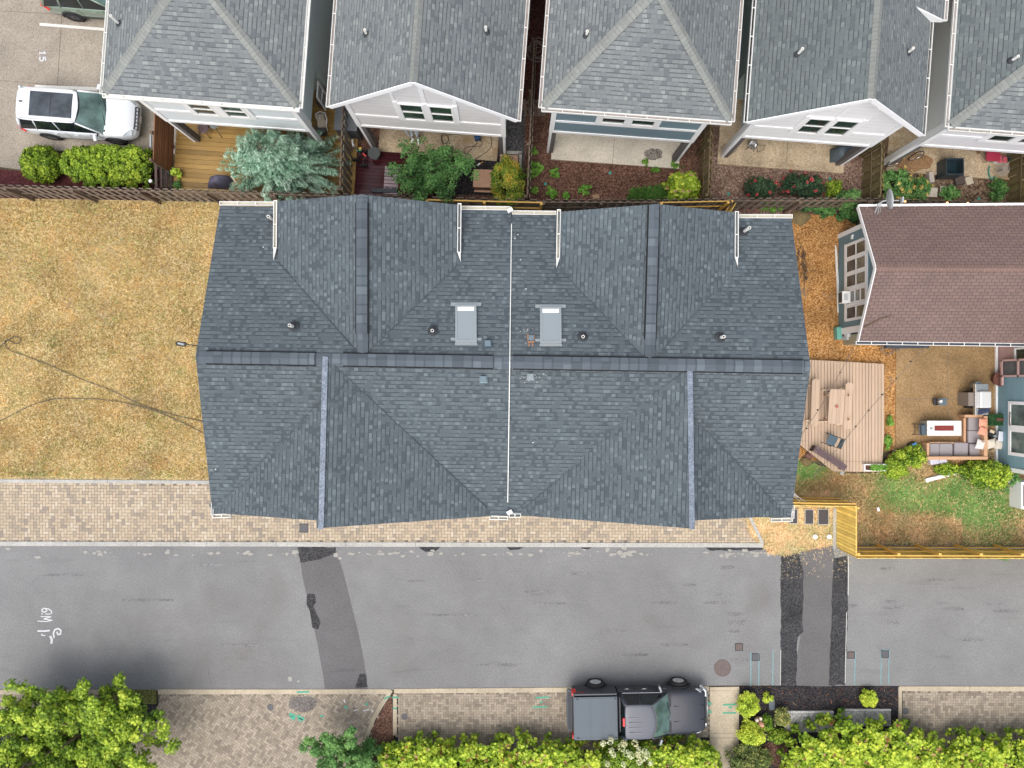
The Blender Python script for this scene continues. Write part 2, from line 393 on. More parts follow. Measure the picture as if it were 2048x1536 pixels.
M_DRY = speckle('dry_turf', ((.22, .165, .08), (.40, .305, .15), (.56, .445, .24)), 22, .5, .2, .95, .6, spots=(.7, .62, (.31, .24, .16)))
M_GREENT = speckle('yard_turf', ((.14, .10, .055), (.34, .25, .14), (.52, .40, .23)), 24, .6, .25, .95, .6)
M_STRAWG = speckle('straw_ground', ((.30, .21, .10), (.52, .39, .20), (.70, .56, .33)), 22, .8, .2, .95, .6)
sheet('parking_lot', [(-500, -400), (420, -400), (420, 316), (322, 306), (112, 301), (62, 342), (0, 334), (-500, 310)], 0, M_LOT)
sheet('mulch_bed', [(-500, 313), (0, 338), (62, 344), (112, 304), (322, 309), (322, 402), (-500, 388)], -.01, M_RED)
sheet('soil', [(640, -300), (1420, -300), (1420, 408), (640, 400)], -.02, M_SOIL)
sheet('side_mulch', [(1030, -300), (1095, -300), (1090, 205), (1040, 205)], -.012, speckle('rust_mulch', ((.03, .010, .008), (.07, .024, .018), (.13, .055, .04)), 26, 1.0, .3))
sheet('gravel', [(1000, 215), (1050, 215), (1048, 390), (900, 390), (880, 305), (1000, 300)], -.008, M_DGRAV)
sheet('yard_soil', [(1408, -300), (1770, -300), (1765, 400), (1408, 404)], -.016, M_SOIL2)
sheet('back_soil', [(1765, -300), (2400, -300), (2400, 412), (1762, 402)], -.018, speckle('rough_back_soil', ((.05, .03, .02), (.13, .085, .055), (.30, .22, .15)), 18, 1.2, .3))
sheet('lawn', [(-500, 392), (0, 396), (470, 404), (600, 400), (600, 962), (-500, 956)], -.004, M_DRY)
sheet('fence_strip', [(430, 398), (1760, 404), (1760, 440), (430, 430)], -.014, M_SOIL2)
sheet('gravel_yard', [(1560, 428), (1700, 430), (1730, 480), (1792, 690), (1792, 900), (1560, 930)], -.006, M_ORANGE)
sheet('patio', [(1792, 660), (1995, 660), (1995, 890), (1940, 893), (1835, 898), (1790, 898)], .03, M_AGG, th=.08)
sheet('yard_grass', [(1480, 880), (1600, 920), (1700, 948), (1770, 946), (1790, 893), (2300, 880), (2300, 1095), (1660, 1093), (1660, 1010), (1480, 1010)], -.003, M_GREENT)
sheet('straw_patch', rough_edge([(1480, 1000), (1668, 1000), (1668, 1085), (1620, 1092), (1580, 1098), (1555, 1105), (1525, 1092), (1497, 1040)], 9, 2.5, 4), .016, M_STRAWG)
# road and its patches
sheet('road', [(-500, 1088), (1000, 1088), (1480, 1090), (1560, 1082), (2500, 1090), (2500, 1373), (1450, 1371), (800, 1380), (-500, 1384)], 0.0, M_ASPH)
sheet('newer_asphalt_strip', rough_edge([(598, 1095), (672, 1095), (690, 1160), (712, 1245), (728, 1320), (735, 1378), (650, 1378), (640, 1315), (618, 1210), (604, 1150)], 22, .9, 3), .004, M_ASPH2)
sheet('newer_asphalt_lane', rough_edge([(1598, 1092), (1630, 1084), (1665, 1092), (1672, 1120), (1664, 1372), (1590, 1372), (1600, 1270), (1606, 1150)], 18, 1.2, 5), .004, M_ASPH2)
TARS = [([(596, 1094), (671, 1095), (672, 1106), (640, 1119), (600, 1126)], 1), ([(613, 1188), (629, 1188), (632, 1204), (627, 1212), (641, 1246), (638, 1260), (625, 1256), (620, 1222), (613, 1208)], 2),
        ([(720, 1347), (732, 1347), (736, 1374), (710, 1376), (714, 1362)], 3), ([(836, 1093), (884, 1093), (872, 1101), (850, 1104)], 4), ([(1012, 1093), (1048, 1093), (1036, 1100), (1020, 1100)], 5), ([(1160, 1093), (1186, 1093), (1178, 1098), (1166, 1098)], 9),
        ([(1409, 1094), (1530, 1093), (1536, 1098), (1500, 1101), (1418, 1101)], 6),
        ([(1562, 1100), (1597, 1100), (1606, 1140), (1607, 1200), (1604, 1245), (1607, 1262), (1595, 1275), (1592, 1372), (1561, 1372)], 7),
        ([(1668, 1116), (1696, 1112), (1696, 1200), (1693, 1300), (1690, 1370), (1658, 1370), (1662, 1250), (1664, 1180)], 8)]
m = MB()
for pl, sd in TARS:
    q = rough_edge(pl, 8, 1.1, sd); pts = [P(a, b) for a, b in q]; pts = [(p.x, p.y, .008) for p in pts]
    ar = sum(pts[i][0] * pts[(i + 1) % len(pts)][1] - pts[(i + 1) % len(pts)][0] * pts[i][1] for i in range(len(pts)))
    if ar < 0: pts.reverse()
    m.face(pts)
o = m.build('road_patches', M_TAR); o['kind'] = 'structure'
# faint tyre smears and pale residue by the kerb
M_SMEAR = speckle('tyre_smear', ((.11, .11, .115), (.165, .163, .168), (.25, .25, .25)), 42, .8, .2)
m = MB(); rr = random.Random(5)
SM = [(1455, 1135, 30, 8), (1470, 1228, 34, 9), (1475, 1245, 40, 10), (1470, 1262, 30, 7), (1480, 1320, 34, 7), (1776, 1137, 30, 6), (1782, 1203, 24, 6), (1790, 1215, 50, 8), (1783, 1245, 30, 8), (1703, 1211, 22, 6), (1885, 1206, 28, 5), (1905, 1218, 44, 6), (1990, 1208, 34, 5), (2010, 1222, 50, 6), (1885, 1314, 36, 6), (1700, 1244, 22, 5), (1440, 1205, 60, 6), (1450, 1190, 40, 4), (960, 1160, 26, 6), (1075, 1183, 60, 5), (1165, 1148, 50, 5), (1330, 1205, 55, 7), (1100, 1207, 70, 4), (1350, 1290, 60, 6), (1230, 1262, 60, 5), (830, 1278, 28, 6), (1380, 1170, 30, 6), (1270, 1310, 60, 6), (830, 1162, 40, 4), (130, 1150, 90, 5), (300, 1200, 110, 5), (480, 1290, 90, 6), (900, 1230, 120, 5), (1000, 1330, 90, 6), (420, 1130, 70, 5), (1880, 1160, 60, 5), (1940, 1280, 70, 6)]
for x, y, w, h in SM:
    k = 14; pl = []
    for i in range(k):
        t = 2 * math.pi * i / k; e = rr.uniform(.75, 1.15); cx_, cy_ = math.cos(t), math.sin(t)
        pl.append((x + w / 2 * e * math.copysign(abs(cx_) ** .6, cx_), y - h / 2 * e * math.copysign(abs(cy_) ** .7, cy_)))
    m.face([(*P(a, b).xy, .0045 + y * 1e-6) for a, b in pl])
o = m.build('road_smears', M_SMEAR); o['kind'] = 'structure'
m = MB()
for i in range(150):
    x = rr.choice([rr.uniform(560, 900), rr.uniform(1130, 1300), rr.uniform(1440, 1540), rr.uniform(0, 560), rr.uniform(700, 1500)]); y = rr.gauss(1107, 3.0); r_ = rr.uniform(.8, 4.5)
    if 596 < x < 674 and y < 1112: continue
    k = 8; c = P(x, y)
    m.face([(c.x + r_ / 45 * rr.uniform(.5, 1.3) * math.cos(6.283 * i_ / k) * 1.5, c.y + r_ / 45 * rr.uniform(.4, 1) * math.sin(6.283 * i_ / k), .0125 + i * .00004) for i_ in range(k)])
for x, y, r_ in ((580, 1358, 6), (597, 1362, 3), (1215, 1098, 5), (672, 1110, 6), (680, 1116, 4), (1240, 1105, 6)):
    c = P(x, y); m.face([(c.x + r_ / 45 * rr.uniform(.6, 1.2) * math.cos(6.283 * i_ / 10), c.y + r_ / 45 * rr.uniform(.6, 1) * math.sin(6.283 * i_ / 10), .0195 + x * 1e-6) for i_ in range(10)])
o = m.build('road_residue', plain('pale_residue', (.32, .31, .285), .95, var=.3, scale=20)); o['kind'] = 'structure'

# ---- pavers as real bricks
def tint_attr(o, vals):
    a = o.data.attributes.new('tint', 'FLOAT', 'POINT'); a.data.foreach_set('value', np.asarray(vals, dtype=np.float32))
def pavermat(name, stops):
    q = NB(name); at = q.n('ShaderNodeAttribute', attribute_name='tint'); p = q.pos()
    c = q.ramp(at.outputs['Fac'], stops); f = q.noise(p, 38, 3, .7); b = q.noise(p, .55, 4, .6, .4)
    c = q.mix(1.0, c, q.mix(q.math('ADD', q.math('MULTIPLY', f, .55), q.math('MULTIPLY', b, .45)), (.66, .65, .64), (1.32, 1.31, 1.3)), 'MULTIPLY')
    q.bump(f, .3, .008); return q.done(c, .88, .3)
M_PAV = pavermat('tan_pavers', [(0, (.27, .235, .20)), (.2, (.365, .305, .23)), (.45, (.43, .355, .26)), (.7, (.465, .39, .29)), (.85, (.43, .34, .255)), (1, (.50, .44, .35))])
M_PAVG = pavermat('grey_tan_pavers', [(0, (.20, .17, .14)), (.3, (.27, .23, .18)), (.6, (.315, .27, .21)), (1, (.37, .32, .255))])
def pavers(name, poly, z, u=.118, rot=0.0, mat=M_PAV, gap=.010, bedz=None, course=False, skip=None):
    pts = [(p.x, p.y) for p in px(poly)]; cx_ = sum(p[0] for p in pts) / len(pts); cy_ = sum(p[1] for p in pts) / len(pts)
    ca, sa = math.cos(rot), math.sin(rot); Rm = max(math.hypot(p[0] - cx_, p[1] - cy_) for p in pts); n = int(Rm / u) + 3
    v = []; f = []; ti = []; rr = random.Random(len(name) + int(abs(cx_) * 10))
    def brick(a0, b0, a1, b1):
        xm, ym = (a0 + a1) / 2 * u, (b0 + b1) / 2 * u; X, Y = cx_ + xm * ca - ym * sa, cy_ + xm * sa + ym * ca
        if not inside(X, Y, pts): return
        g_ = gap / 2; c_ = .018; x0, y0, x1, y1 = a0 * u + g_, b0 * u + g_, a1 * u - g_, b1 * u - g_
        b = len(v); t = rr.random(); dz = rr.uniform(-.0015, .0015)
        for x, y in ((x0 + c_, y0), (x1 - c_, y0), (x1, y0 + c_), (x1, y1 - c_), (x1 - c_, y1), (x0 + c_, y1), (x0, y1 - c_), (x0, y0 + c_)):
            v.append((cx_ + x * ca - y * sa, cy_ + x * sa + y * ca, z + dz)); ti.append(t)
        f.append(tuple(range(b, b + 8)))
    for j in range(-n, n):
        for i in range(-n, n):
            if course:
                if i % 2 == 0: brick(i + (j % 2), j, i + 2 + (j % 2), j + 1)
                continue
            k = (i - j) % 4
            if k == 0:
                if rr.random() < .12: brick(i, j, i + 1, j + 1); brick(i + 1, j, i + 2, j + 1)
                else: brick(i, j, i + 2, j + 1)
            elif k == 3: brick(i, j, i + 1, j + 2)
    me = bpy.data.meshes.new(name); me.from_pydata(v, [], f); me.materials.append(mat)
    o = bpy.data.objects.new(name, me); COL.objects.link(o); o['kind'] = 'structure'; tint_attr(o, ti)
    sheet(name + '_bed', poly, z - .006, M_BED)
    return o
# upper driveway strip between lawn and road
UP = [(-420, 962), (600, 966), (1490, 1020), (1500, 1036), (1526, 1087), (-420, 1083)]
pavers('front_pavers', UP, .02, u=.135, gap=.016)
M_CURB = M_CONC
def strip(name, a, b, w, z0, z1, mat, joints=2.0, kind='structure'):
    """concrete kerb laid along a line, cut into lengths"""
    a, b = P(*a), P(*b); d = b - a; L = d.length; d.normalize(); n = max(1, round(L / joints)); mb = MB()
    for i in range(n):
        p, q = a + d * (L * i / n + .004), a + d * (L * (i + 1) / n - .004)
        r = Vector((-d.y, d.x, 0)) * w / 2
        mb.prism([(p - r).xy, (q - r).xy, (q + r).xy, (p + r).xy], z0, z1)
    o = mb.build(name, mat); bevel(o, .008, 1)
    if kind: o['kind'] = kind
    return o
strip('lawn_edging', (-420, 959), (470, 964.5), .15, -.05, .035, M_CURB, 3)
strip('kerb', (-420, 1086), (1526, 1090), .20, -.05, .06, M_CURB, 3)
strip('kerb_end', (1484, 1002), (1525, 1087), .14, -.05, .055, M_CURB, 3)
# lower side of the road
strip('lower_kerb', (-420, 1384), (198, 1384), .21, -.05, .03, M_CONCT, 3)
strip('driveway_kerb', (316, 1383.5), (782, 1383), .22, -.05, .03, M_CONCT, 3.1)
strip('parking_kerb', (788, 1382), (1418, 1377), .21, -.05, .031, M_CONCT, 3.0)
strip('far_kerb', (1798, 1377), (2500, 1378), .22, -.05, .03, M_CONCT, 3.2)
sheet('green_strip', [(110, 1379), (312, 1379), (314, 1408), (110, 1408)], .01, speckle('mossy_strip', ((.05, .06, .015), (.12, .13, .03), (.21, .20, .07)), 24, 1, .3))
sheet('lower_soil', [(-500, 1400), (2500, 1395), (2500, 1800), (-500, 1800)], -.02, M_BMULCH)
pavers('left_pavers', [(-420, 1389), (200, 1389), (200, 1420), (-420, 1420)], .012, mat=M_PAVG, u=.112)
pavers('lower_driveway', [(317, 1389), (779, 1388), (770, 1405), (745, 1450), (728, 1500), (716, 1640), (180, 1640), (180, 1500), (317, 1440)], .012, rot=R(-32), mat=M_PAVG, u=.112)
0 and pavers('driveway_soldier_course', [(317, 1389), (778, 1388), (772, 1398), (317, 1399)], .013, rot=R(90), mat=M_PAVG, u=.112, course=True)
pavers('parking_pavers', [(796, 1387), (1402, 1382), (1402, 1475), (1402, 1500), (796, 1500)], .012, mat=M_PAVG, u=.112)
pavers('parking_edge_course', [(1403, 1382), (1418, 1382), (1418, 1475), (1403, 1475)], .012, mat=M_PAVG, u=.112, course=True)
pavers('far_pavers', [(1806, 1383), (2450, 1383), (2450, 1500), (1806, 1500)], .012, mat=M_PAVG, u=.112)
def curve_strip(name, pts, w, z0, z1, mat):
    m = MB(); q = [P(*p) for p in pts]; L = []; Rr = []
    for i, p in enumerate(q):
        d = (q[min(i + 1, len(q) - 1)] - q[max(i - 1, 0)]).normalized(); n_ = Vector((-d.y, d.x, 0)) * w / 2; L.append(p + n_); Rr.append(p - n_)
    for i in range(len(q) - 1): m.prism([L[i].xy, L[i + 1].xy, Rr[i + 1].xy, Rr[i].xy], z0, z1)
    o = m.build(name, mat); o['kind'] = 'structure'; return o
curve_strip('curved_kerb', [(782, 1380), (775, 1392), (762, 1412), (748, 1436), (738, 1460), (728, 1490), (722, 1530), (718, 1600)], .17, -.04, .034, M_CONCT)
curve_strip('straight_kerb', [(790, 1388), (790, 1470)], .17, -.04, .036, M_CONCT)
sheet('brown_mulch_wedge', [(783, 1388), (788, 1475), (740, 1600), (722, 1600), (733, 1490), (752, 1440)], .012, M_SOIL)
sheet('sidewalk', [(1419, 1374), (1478, 1373), (1476, 1640), (1419, 1640)], .03, M_CONCT, th=.08)
m = MB()
for y in (1381, 1466, 1475):
    a, b = P(1419, y), P(1478, y); m.box(a.x, a.y - .006, .0305, b.x, a.y + .006, .0325)
m.build('sidewalk_joints', M_BED)['kind'] = 'structure'
strip('bed_kerb', (1800, 1374), (1800, 1445), .16, -.04, .034, M_CONCT)
sheet('black_mulch', [(1479, 1373), (1796, 1372), (1796, 1560), (1479, 1560)], .006, M_BMULCH)
m = MB()    # joints of the parking lot and of the patio
for (a, b) in (((0, 22), (97, 27)), ((97, 27), (210, 40)), ((0, 161), (75, 167)), ((124, 20), (115, 170)), ((115, 170), (107, 300)), ((75, 167), (200, 178))):
    p, q = P(*a), P(*b); m.beam((p.x, p.y, .004), (q.x, q.y, .004), .02, .003)
for (a, b) in (((1894, 690), (1896, 893)), ((1792, 797), (1990, 799))):
    p, q = P(*a), P(*b); m.beam((p.x, p.y, .0325), (q.x, q.y, .0325), .02, .004)
m.build('slab_joints', M_BED)['kind'] = 'structure'
# ================================================================== blades and leaves (numpy meshes)
def np_mesh(name, V, faces_n, nf, mats, tint=None, midx=None):
    """V (N,3); every face has faces_n consecutive vertices"""
    me = bpy.data.meshes.new(name); me.vertices.add(len(V)); me.vertices.foreach_set('co', np.ascontiguousarray(V, dtype=np.float32).ravel())
    nl = nf * faces_n; me.loops.add(nl); me.loops.foreach_set('vertex_index', np.arange(nl, dtype=np.int32))
    me.polygons.add(nf); me.polygons.foreach_set('loop_start', np.arange(0, nl, faces_n, dtype=np.int32)); me.polygons.foreach_set('loop_total', np.full(nf, faces_n, dtype=np.int32))
    for m_ in (mats if isinstance(mats, (list, tuple)) else [mats]): me.materials.append(m_)
    if midx is not None: me.polygons.foreach_set('material_index', midx.astype(np.int32))
    me.update(calc_edges=True); me.validate()
    o = bpy.data.objects.new(name, me); COL.objects.link(o)
    if tint is not None:
        a = me.attributes.new('tint', 'FLOAT', 'POINT'); a.data.foreach_set('value', tint.astype(np.float32))
    return o
def in_poly_np(X, Y, poly):
    c = np.zeros(len(X), bool); j = len(poly) - 1
    for i in range(len(poly)):
        xi, yi = poly[i]; xj, yj = poly[j]
        if yi != yj:
            cond = ((yi > Y) != (yj > Y)) & (X < (xj - xi) * (Y - yi) / (yj - yi) + xi); c ^= cond
        j = i
    return c
def lump(X, Y, s=1.0, seed=0):
    """cheap smooth value field 0..1"""
    r = np.random.default_rng(seed); o = np.zeros_like(X); t = 0
    for k in range(10):
        a = r.uniform(0, 6.283); f = s * r.uniform(.5, 2.2); ph = r.uniform(0, 6.283); w = 1 / (f + .3)
        o += w * np.sin((X * math.cos(a) + Y * math.sin(a)) * f * 2 + ph + 1.3 * np.sin(Y * f * .9 + ph * 2)); t += w
    return np.clip(o / t * 1.1 + .5, 0, 1)
def blades(name, poly, n, h, L, w, mat, tintf, dens=None, z=0.0, kind='stuff', label=None, cat=None):
    pts = [tuple(p.xy) for p in px(poly)]; xs = [p[0] for p in pts]; ys = [p[1] for p in pts]
    X = RNG.uniform(min(xs), max(xs), n); Y = RNG.uniform(min(ys), max(ys), n); k = in_poly_np(X, Y, pts)
    if dens is not None: k &= RNG.random(n) < dens(X, Y)
    X, Y = X[k], Y[k]; n = len(X); a = RNG.uniform(0, 6.283, n); Ls = L * RNG.uniform(.5, 1.4, n); hs = h * RNG.uniform(.2, 1.3, n); ws = w * RNG.uniform(.6, 1.3, n)
    dx, dy = np.cos(a), np.sin(a); V = np.zeros((n, 4, 3))
    b = RNG.uniform(-.4, .4, n) * Ls
    V[:, 0] = np.stack([X - dy * ws, Y + dx * ws, np.full(n, z + .002)], 1)
    V[:, 1] = np.stack([X + dy * ws, Y - dx * ws, np.full(n, z + .002)], 1)
    V[:, 2] = np.stack([X + dx * Ls * .55 + dy * ws - dy * b * .3, Y + dy * Ls * .55 - dx * ws + dx * b * .3, z + hs], 1)
    V[:, 3] = np.stack([X + dx * Ls - dy * b, Y + dy * Ls + dx * b, z + hs * .8], 1)
    t = np.repeat(np.clip(tintf(X, Y) + RNG.normal(0, .11 if name == 'lawn_grass' else .17, n), 0, 1), 4)
    o = np_mesh(name, V.reshape(-1, 3), 4, n, mat, t); tag(o, label, cat, None, kind); return o
M_DRYG = leafmat('dry_grass', (.40, .285, .095), (.72, .54, .21), (.90, .74, .37), .8, .2)
M_GRASS = leafmat('green_grass', (.12, .30, .06), (.25, .50, .13), (.44, .68, .22), .7, .25)
M_STRAW = leafmat('straw', (.50, .35, .16), (.86, .68, .38), (.97, .86, .60), .8, .15)
LAWN = [(-160, 398), (440, 404), (470, 420), (470, 958), (-160, 952)]
blades('lawn_grass', LAWN, 100000, .05, .10, .006, M_DRYG, lambda X, Y: .15 + .6 * lump(X, Y, 1.0, 3), lambda X, Y: .65 + .5 * lump(X, Y, 1.7, 31), label='dry golden lawn grass beside the charcoal roofed duplex', cat='grass')
blades('green_grass_tufts', LAWN, 42000, .05, .09, .006, M_GRASS, lambda X, Y: .8 + 0 * X,
       lambda X, Y: np.clip(lump(X, Y, 1.1, 9) * 2.0 - 1.15, 0, 1) * .42 + np.clip((-3.55 - Y) * 1.6, 0, 1) * np.clip(lump(X, Y, 1.2, 5) * 1.6 - .5, 0, 1) + np.exp(-((X + 20.9) ** 2 / 1.0 + (Y + 4.1) ** 2 / .05)), label='faint green grass tufts growing through the dry lawn', cat='grass')
YARD = [(1570, 905), (1600, 922), (1700, 948), (1770, 946), (1800, 905), (1830, 912), (2120, 930), (2120, 1092), (1672, 1091), (1668, 1004), (1560, 1000)]
greenp = lambda X, Y: np.clip(1.7 * lump(X, Y, .55, 21) - .85 + 1.3 * np.exp(-((X - 19.5) ** 2 / 7 + (Y + 5.2) ** 2 / 1.1)) + 1.2 * np.exp(-((X - 17.2) ** 2 / 1.2 + (Y + 4.5) ** 2 / .9)) + 1.2 * np.exp(-((X - 13) ** 2 / .8 + (Y + 3.8) ** 2 / .2)) - 1.3 * np.exp(-((Y + 6.5) ** 2 / .5)) * (X < 20) - 1.1 * np.exp(-((X - 14.4) ** 2 / 2.4 + (Y + 5.3) ** 2 / 2.2)), 0, 1)
blades('yard_straw', YARD, 75000, .05, .12, .006, M_STRAW, lambda X, Y: .1 + .45 * lump(X, Y, 1.1, 6), lambda X, Y: 1 - .6 * greenp(X, Y), label='straw scattered over the back yard behind the yellow fence', cat='straw')
blades('yard_green_grass', YARD, 125000, .04, .09, .009, M_GRASS, lambda X, Y: .15 + .5 * lump(X, Y, 1.6, 12), lambda X, Y: greenp(X, Y), label='bright green grass growing behind the yellow fence', cat='grass')
blades('straw_cover', [(1470, 985), (1670, 985), (1672, 1090), (1625, 1098), (1575, 1110), (1540, 1108), (1500, 1070), (1492, 1035)], 26000, .03, .13, .006, M_STRAW, lambda X, Y: .35 + .3 * lump(X, Y, 2, 8), z=.018, label='loose straw covering the ground beside the utility boxes', cat='straw')
blades('straw_wisps', [(1560, 1095), (1700, 1095), (1700, 1160), (1560, 1160)], 700, .015, .11, .004, M_STRAW, lambda X, Y: .5 + 0 * X, lambda X, Y: np.exp((Y + 7.3) * 1.4).clip(0, 1), z=.012, label='loose straw wisps blown onto the black asphalt patch', cat='straw')
blades('mulch_straw', [(1480, 1374), (1795, 1374), (1795, 1440), (1480, 1440)], 380, .03, .16, .006, leafmat('mulch_wisps', (.10, .05, .03), (.3, .12, .06), (.62, .48, .30)), lambda X, Y: .4 + 0 * X, lambda X, Y: np.exp(-(Y + 13.6) ** 2 * 0 - (-13.5 - Y) * 1.0).clip(0, 1), z=.012, label='dry wisps and red leaf litter on the black mulch', cat='litter')

LEAF = {'oval': [(0, -.5), (.28, -.1), (.2, .3), (0, .5), (-.2, .3), (-.28, -.1)], 'needle': [(0, -.5), (.10, 0), (0, .5), (-.10, 0)],
        'lobed': [(0, -.5), (.22, -.28), (.48, -.16), (.26, .02), (.40, .30), (.14, .26), (0, .55), (-.14, .26), (-.40, .30), (-.26, .02), (-.48, -.16), (-.22, -.28)],
        'star': [(0, -.4), (.16, -.16), (.5, -.1), (.2, .08), (.3, .46), (0, .2), (-.3, .46), (-.2, .08), (-.5, -.1), (-.16, -.16)]}
def leaves(name, C, D, size, shape, mat, tint, parent=None, flat=.55, cup=.15, tilt=.6):
    """C centres (N,3) world/local, D outward direction (N,3); leaf lies roughly across D, pointing outwards"""
    n = len(C); sh = np.array(LEAF[shape]); k = len(sh)
    D = D / (np.linalg.norm(D, axis=1, keepdims=True) + 1e-6)
    Nn = D * (1 - flat) + np.array([0, 0, 1.0]) * flat + RNG.normal(0, tilt * .5, (n, 3)); Nn /= np.linalg.norm(Nn, axis=1, keepdims=True)
    A = D + RNG.normal(0, .7, (n, 3)); A -= Nn * (A * Nn).sum(1, keepdims=True); A /= np.linalg.norm(A, axis=1, keepdims=True) + 1e-6
    B = np.cross(Nn, A); s = (size * RNG.uniform(.6, 1.3, n))[:, None, None]
    V = C[:, None, :] + s * (B[:, None, :] * sh[None, :, 0:1] + A[:, None, :] * sh[None, :, 1:2] - Nn[:, None, :] * (np.abs(sh[None, :, 0:1]) * cup * 2 + (sh[None, :, 1:2] ** 2) * cup))
    o = np_mesh(name, V.reshape(-1, 3), k, n, mat, np.repeat(np.clip(tint, 0, 1), k))
    if parent: o.parent = parent
    return o
def clump_pts(n, cl, rad, per):
    """n leaves round clump centres cl (M,3), clump radius rad"""
    idx = RNG.integers(0, len(cl), n); d = RNG.normal(0, 1, (n, 3)); d /= np.linalg.norm(d, axis=1, keepdims=True)
    d[:, 2] = np.abs(d[:, 2]) * .9 + d[:, 2] * .1
    r = rad * RNG.random(n) ** .45; return cl[idx] + d * r[:, None], d, idx
def bush(name, label, cat, px0, py0, rx, ry, h, nclump, nleaf, size, shape, mat, tbase=.4, tvar=.22, crad=.22, group=None, uneven=.25, flat=.55, zc=None, tip=.35, base=0.0, trunk=True, seed=None, flowers=None):
    """rounded shrub: clumps spread over and through an ellipsoid; rx, ry in px at its mid height"""
    zc = h * .55 if zc is None else zc; c = P(px0, py0, zc); s = (CAMH - zc) / FPX; rx *= s; ry *= s
    root = thing(name, label, cat, (c.x, c.y, base), 0, group)
    r = RNG; d = r.normal(0, 1, (nclump, 3)); d[:, 2] = np.abs(d[:, 2]) - .12; d /= np.linalg.norm(d, axis=1, keepdims=True)
    q = r.uniform(.55, 1.0, nclump) ** .5; um = 1 + uneven * r.normal(0, .5, nclump); q = q * um
    cl = np.stack([d[:, 0] * (rx - crad * .6) * q, d[:, 1] * (ry - crad * .6) * q, np.maximum(.08, h * .32 + d[:, 2] * (h * .62) * np.minimum(q, 1.1))], 1)
    C, D, idx = clump_pts(nleaf, cl, crad, 0); C[:, 2] = np.maximum(C[:, 2], .03)
    ct = r.normal(0, 1, nclump)[idx]
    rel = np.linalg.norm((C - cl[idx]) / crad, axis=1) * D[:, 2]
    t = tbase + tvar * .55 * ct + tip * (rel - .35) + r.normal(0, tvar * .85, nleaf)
    leaves('foliage', C, D + (C - np.array([0, 0, h * .3])) * .6, size, shape, mat, t, root, flat)
    if trunk:
        mb = MB(); rr = random.Random(nclump)
        for k in range(min(14, nclump)):
            e = cl[rr.randrange(nclump)]; mb.tube([(rr.uniform(-.05, .05), rr.uniform(-.05, .05), 0), (e[0] * .35, e[1] * .35, e[2] * .55), tuple(e * .95)], [.022, .014, .006], 5)
        mb.build('stem', M_BARK, root)
    if flowers:
        fm, fn, fs, fshape, fname = flowers; k = r.integers(0, nclump, fn); dd = d[k]; FC = cl[k] + dd * crad * 1.0; FC[:, 2] += crad * .35
        n2 = 16
        for i in range(fn):
            C2 = FC[i] + r.normal(0, fs * .45, (n2, 3)) * np.array([1, 1, .7]); leaves(fname, C2, np.repeat(dd[i:i + 1], n2, 0), fs * .75, fshape, fm, r.uniform(0, 1, n2), root, .3)
    return root
M_BARK = plain('bark', (.13, .09, .06), .9, var=.3, scale=8)
# ================================================================== paint marks on the ground
def stroke(mb, pts, w, z, flat=None):
    q = [P(a, b) for a, b in pts]
    for i in range(len(q) - 1):
        d = q[i + 1] - q[i]
        if d.length < 1e-5: continue
        d.normalize(); n_ = Vector((-d.y, d.x, 0)) * w / 2; a, b = q[i] - d * w * .3, q[i + 1] + d * w * .3
        zz = z + i * .00005
        mb.face([(a.x - n_.x, a.y - n_.y, zz), (b.x - n_.x, b.y - n_.y, zz), (b.x + n_.x, b.y + n_.y, zz), (a.x + n_.x, a.y + n_.y, zz)])
def worn(name, col, under, thr=.5, scale=30):
    q = NB(name); p = q.pos(); f = q.noise(p, scale, 4, .75); k = q.maprange(f, thr - .1, thr + .06, 0, 1)
    return q.done(q.mix(k, tuple(under), tuple(col)), .8, .3)
M_LINE = worn('worn_white_paint', (.66, .65, .62), (.40, .36, .31), .42)
M_SPRAYW = worn('white_spray', (.62, .63, .65), (.30, .30, .31), .44)
M_GREENP = worn('green_spray', (.05, .36, .24), (.22, .27, .21), .47)
M_TEALP = worn('faded_teal_spray', (.16, .36, .38), (.20, .23, .235), .52)
m = MB(); stroke(m, [(81, 48.5), (209, 59)], .125, .006); tag(m.build('parking_line', M_LINE, org=P(150, 50)), 'white parking bay line between the green and white cars', 'marking')
m = MB(); stroke(m, [(72, 173), (210, 178.5)], .14, .006); tag(m.build('parking_line', M_LINE, org=P(140, 175)), 'worn white parking line along the white suv', 'marking')
m = MB(); m.face([P(79, 100, 0.005), P(79, 122, .005), P(95, 124, .005), P(95, 101, .005)][::1]); o_ = m
base15 = MB(); q = [P(80, 101, .005), P(94, 100, .005), P(93, 123, .005), P(80, 123, .005)]; base15.face([q[0], q[3], q[2], q[1]])
t15 = thing('parking_number', 'white painted bay number 15 on the parking lot', 'marking', P(86, 112))
base15.build('dark_backing', worn('number_backing', (.22, .20, .19), (.36, .32, .28), .48), t15, world=True)
m = MB()
stroke(m, [(79.5, 106), (91.5, 106.5)], .055, .008); stroke(m, [(91, 106.5), (88.5, 103.6)], .045, .009)
stroke(m, [(79.5, 104.3), (79.5, 108.3)], .045, .0095)
stroke(m, [(91.5, 121), (91, 115)], .055, .008); stroke(m, [(91, 115.2), (86.5, 114.8)], .055, .0085)
stroke(m, [(86.5, 114.8), (87.3, 118), (86, 121), (83.5, 122), (80.8, 121), (79.5, 117.5), (80.5, 114.2)], .055, .009)
m.build('numerals', M_SPRAYW, t15, world=True)
m = MB()   # spray-painted letters, read from the left of the picture
z_ = .006
stroke(m, [(103.5, 1227), (103, 1222), (97, 1217.5), (88, 1216.5), (84, 1219), (84.5, 1223), (90, 1224.5), (94, 1221), (92, 1218)], .045, z_)
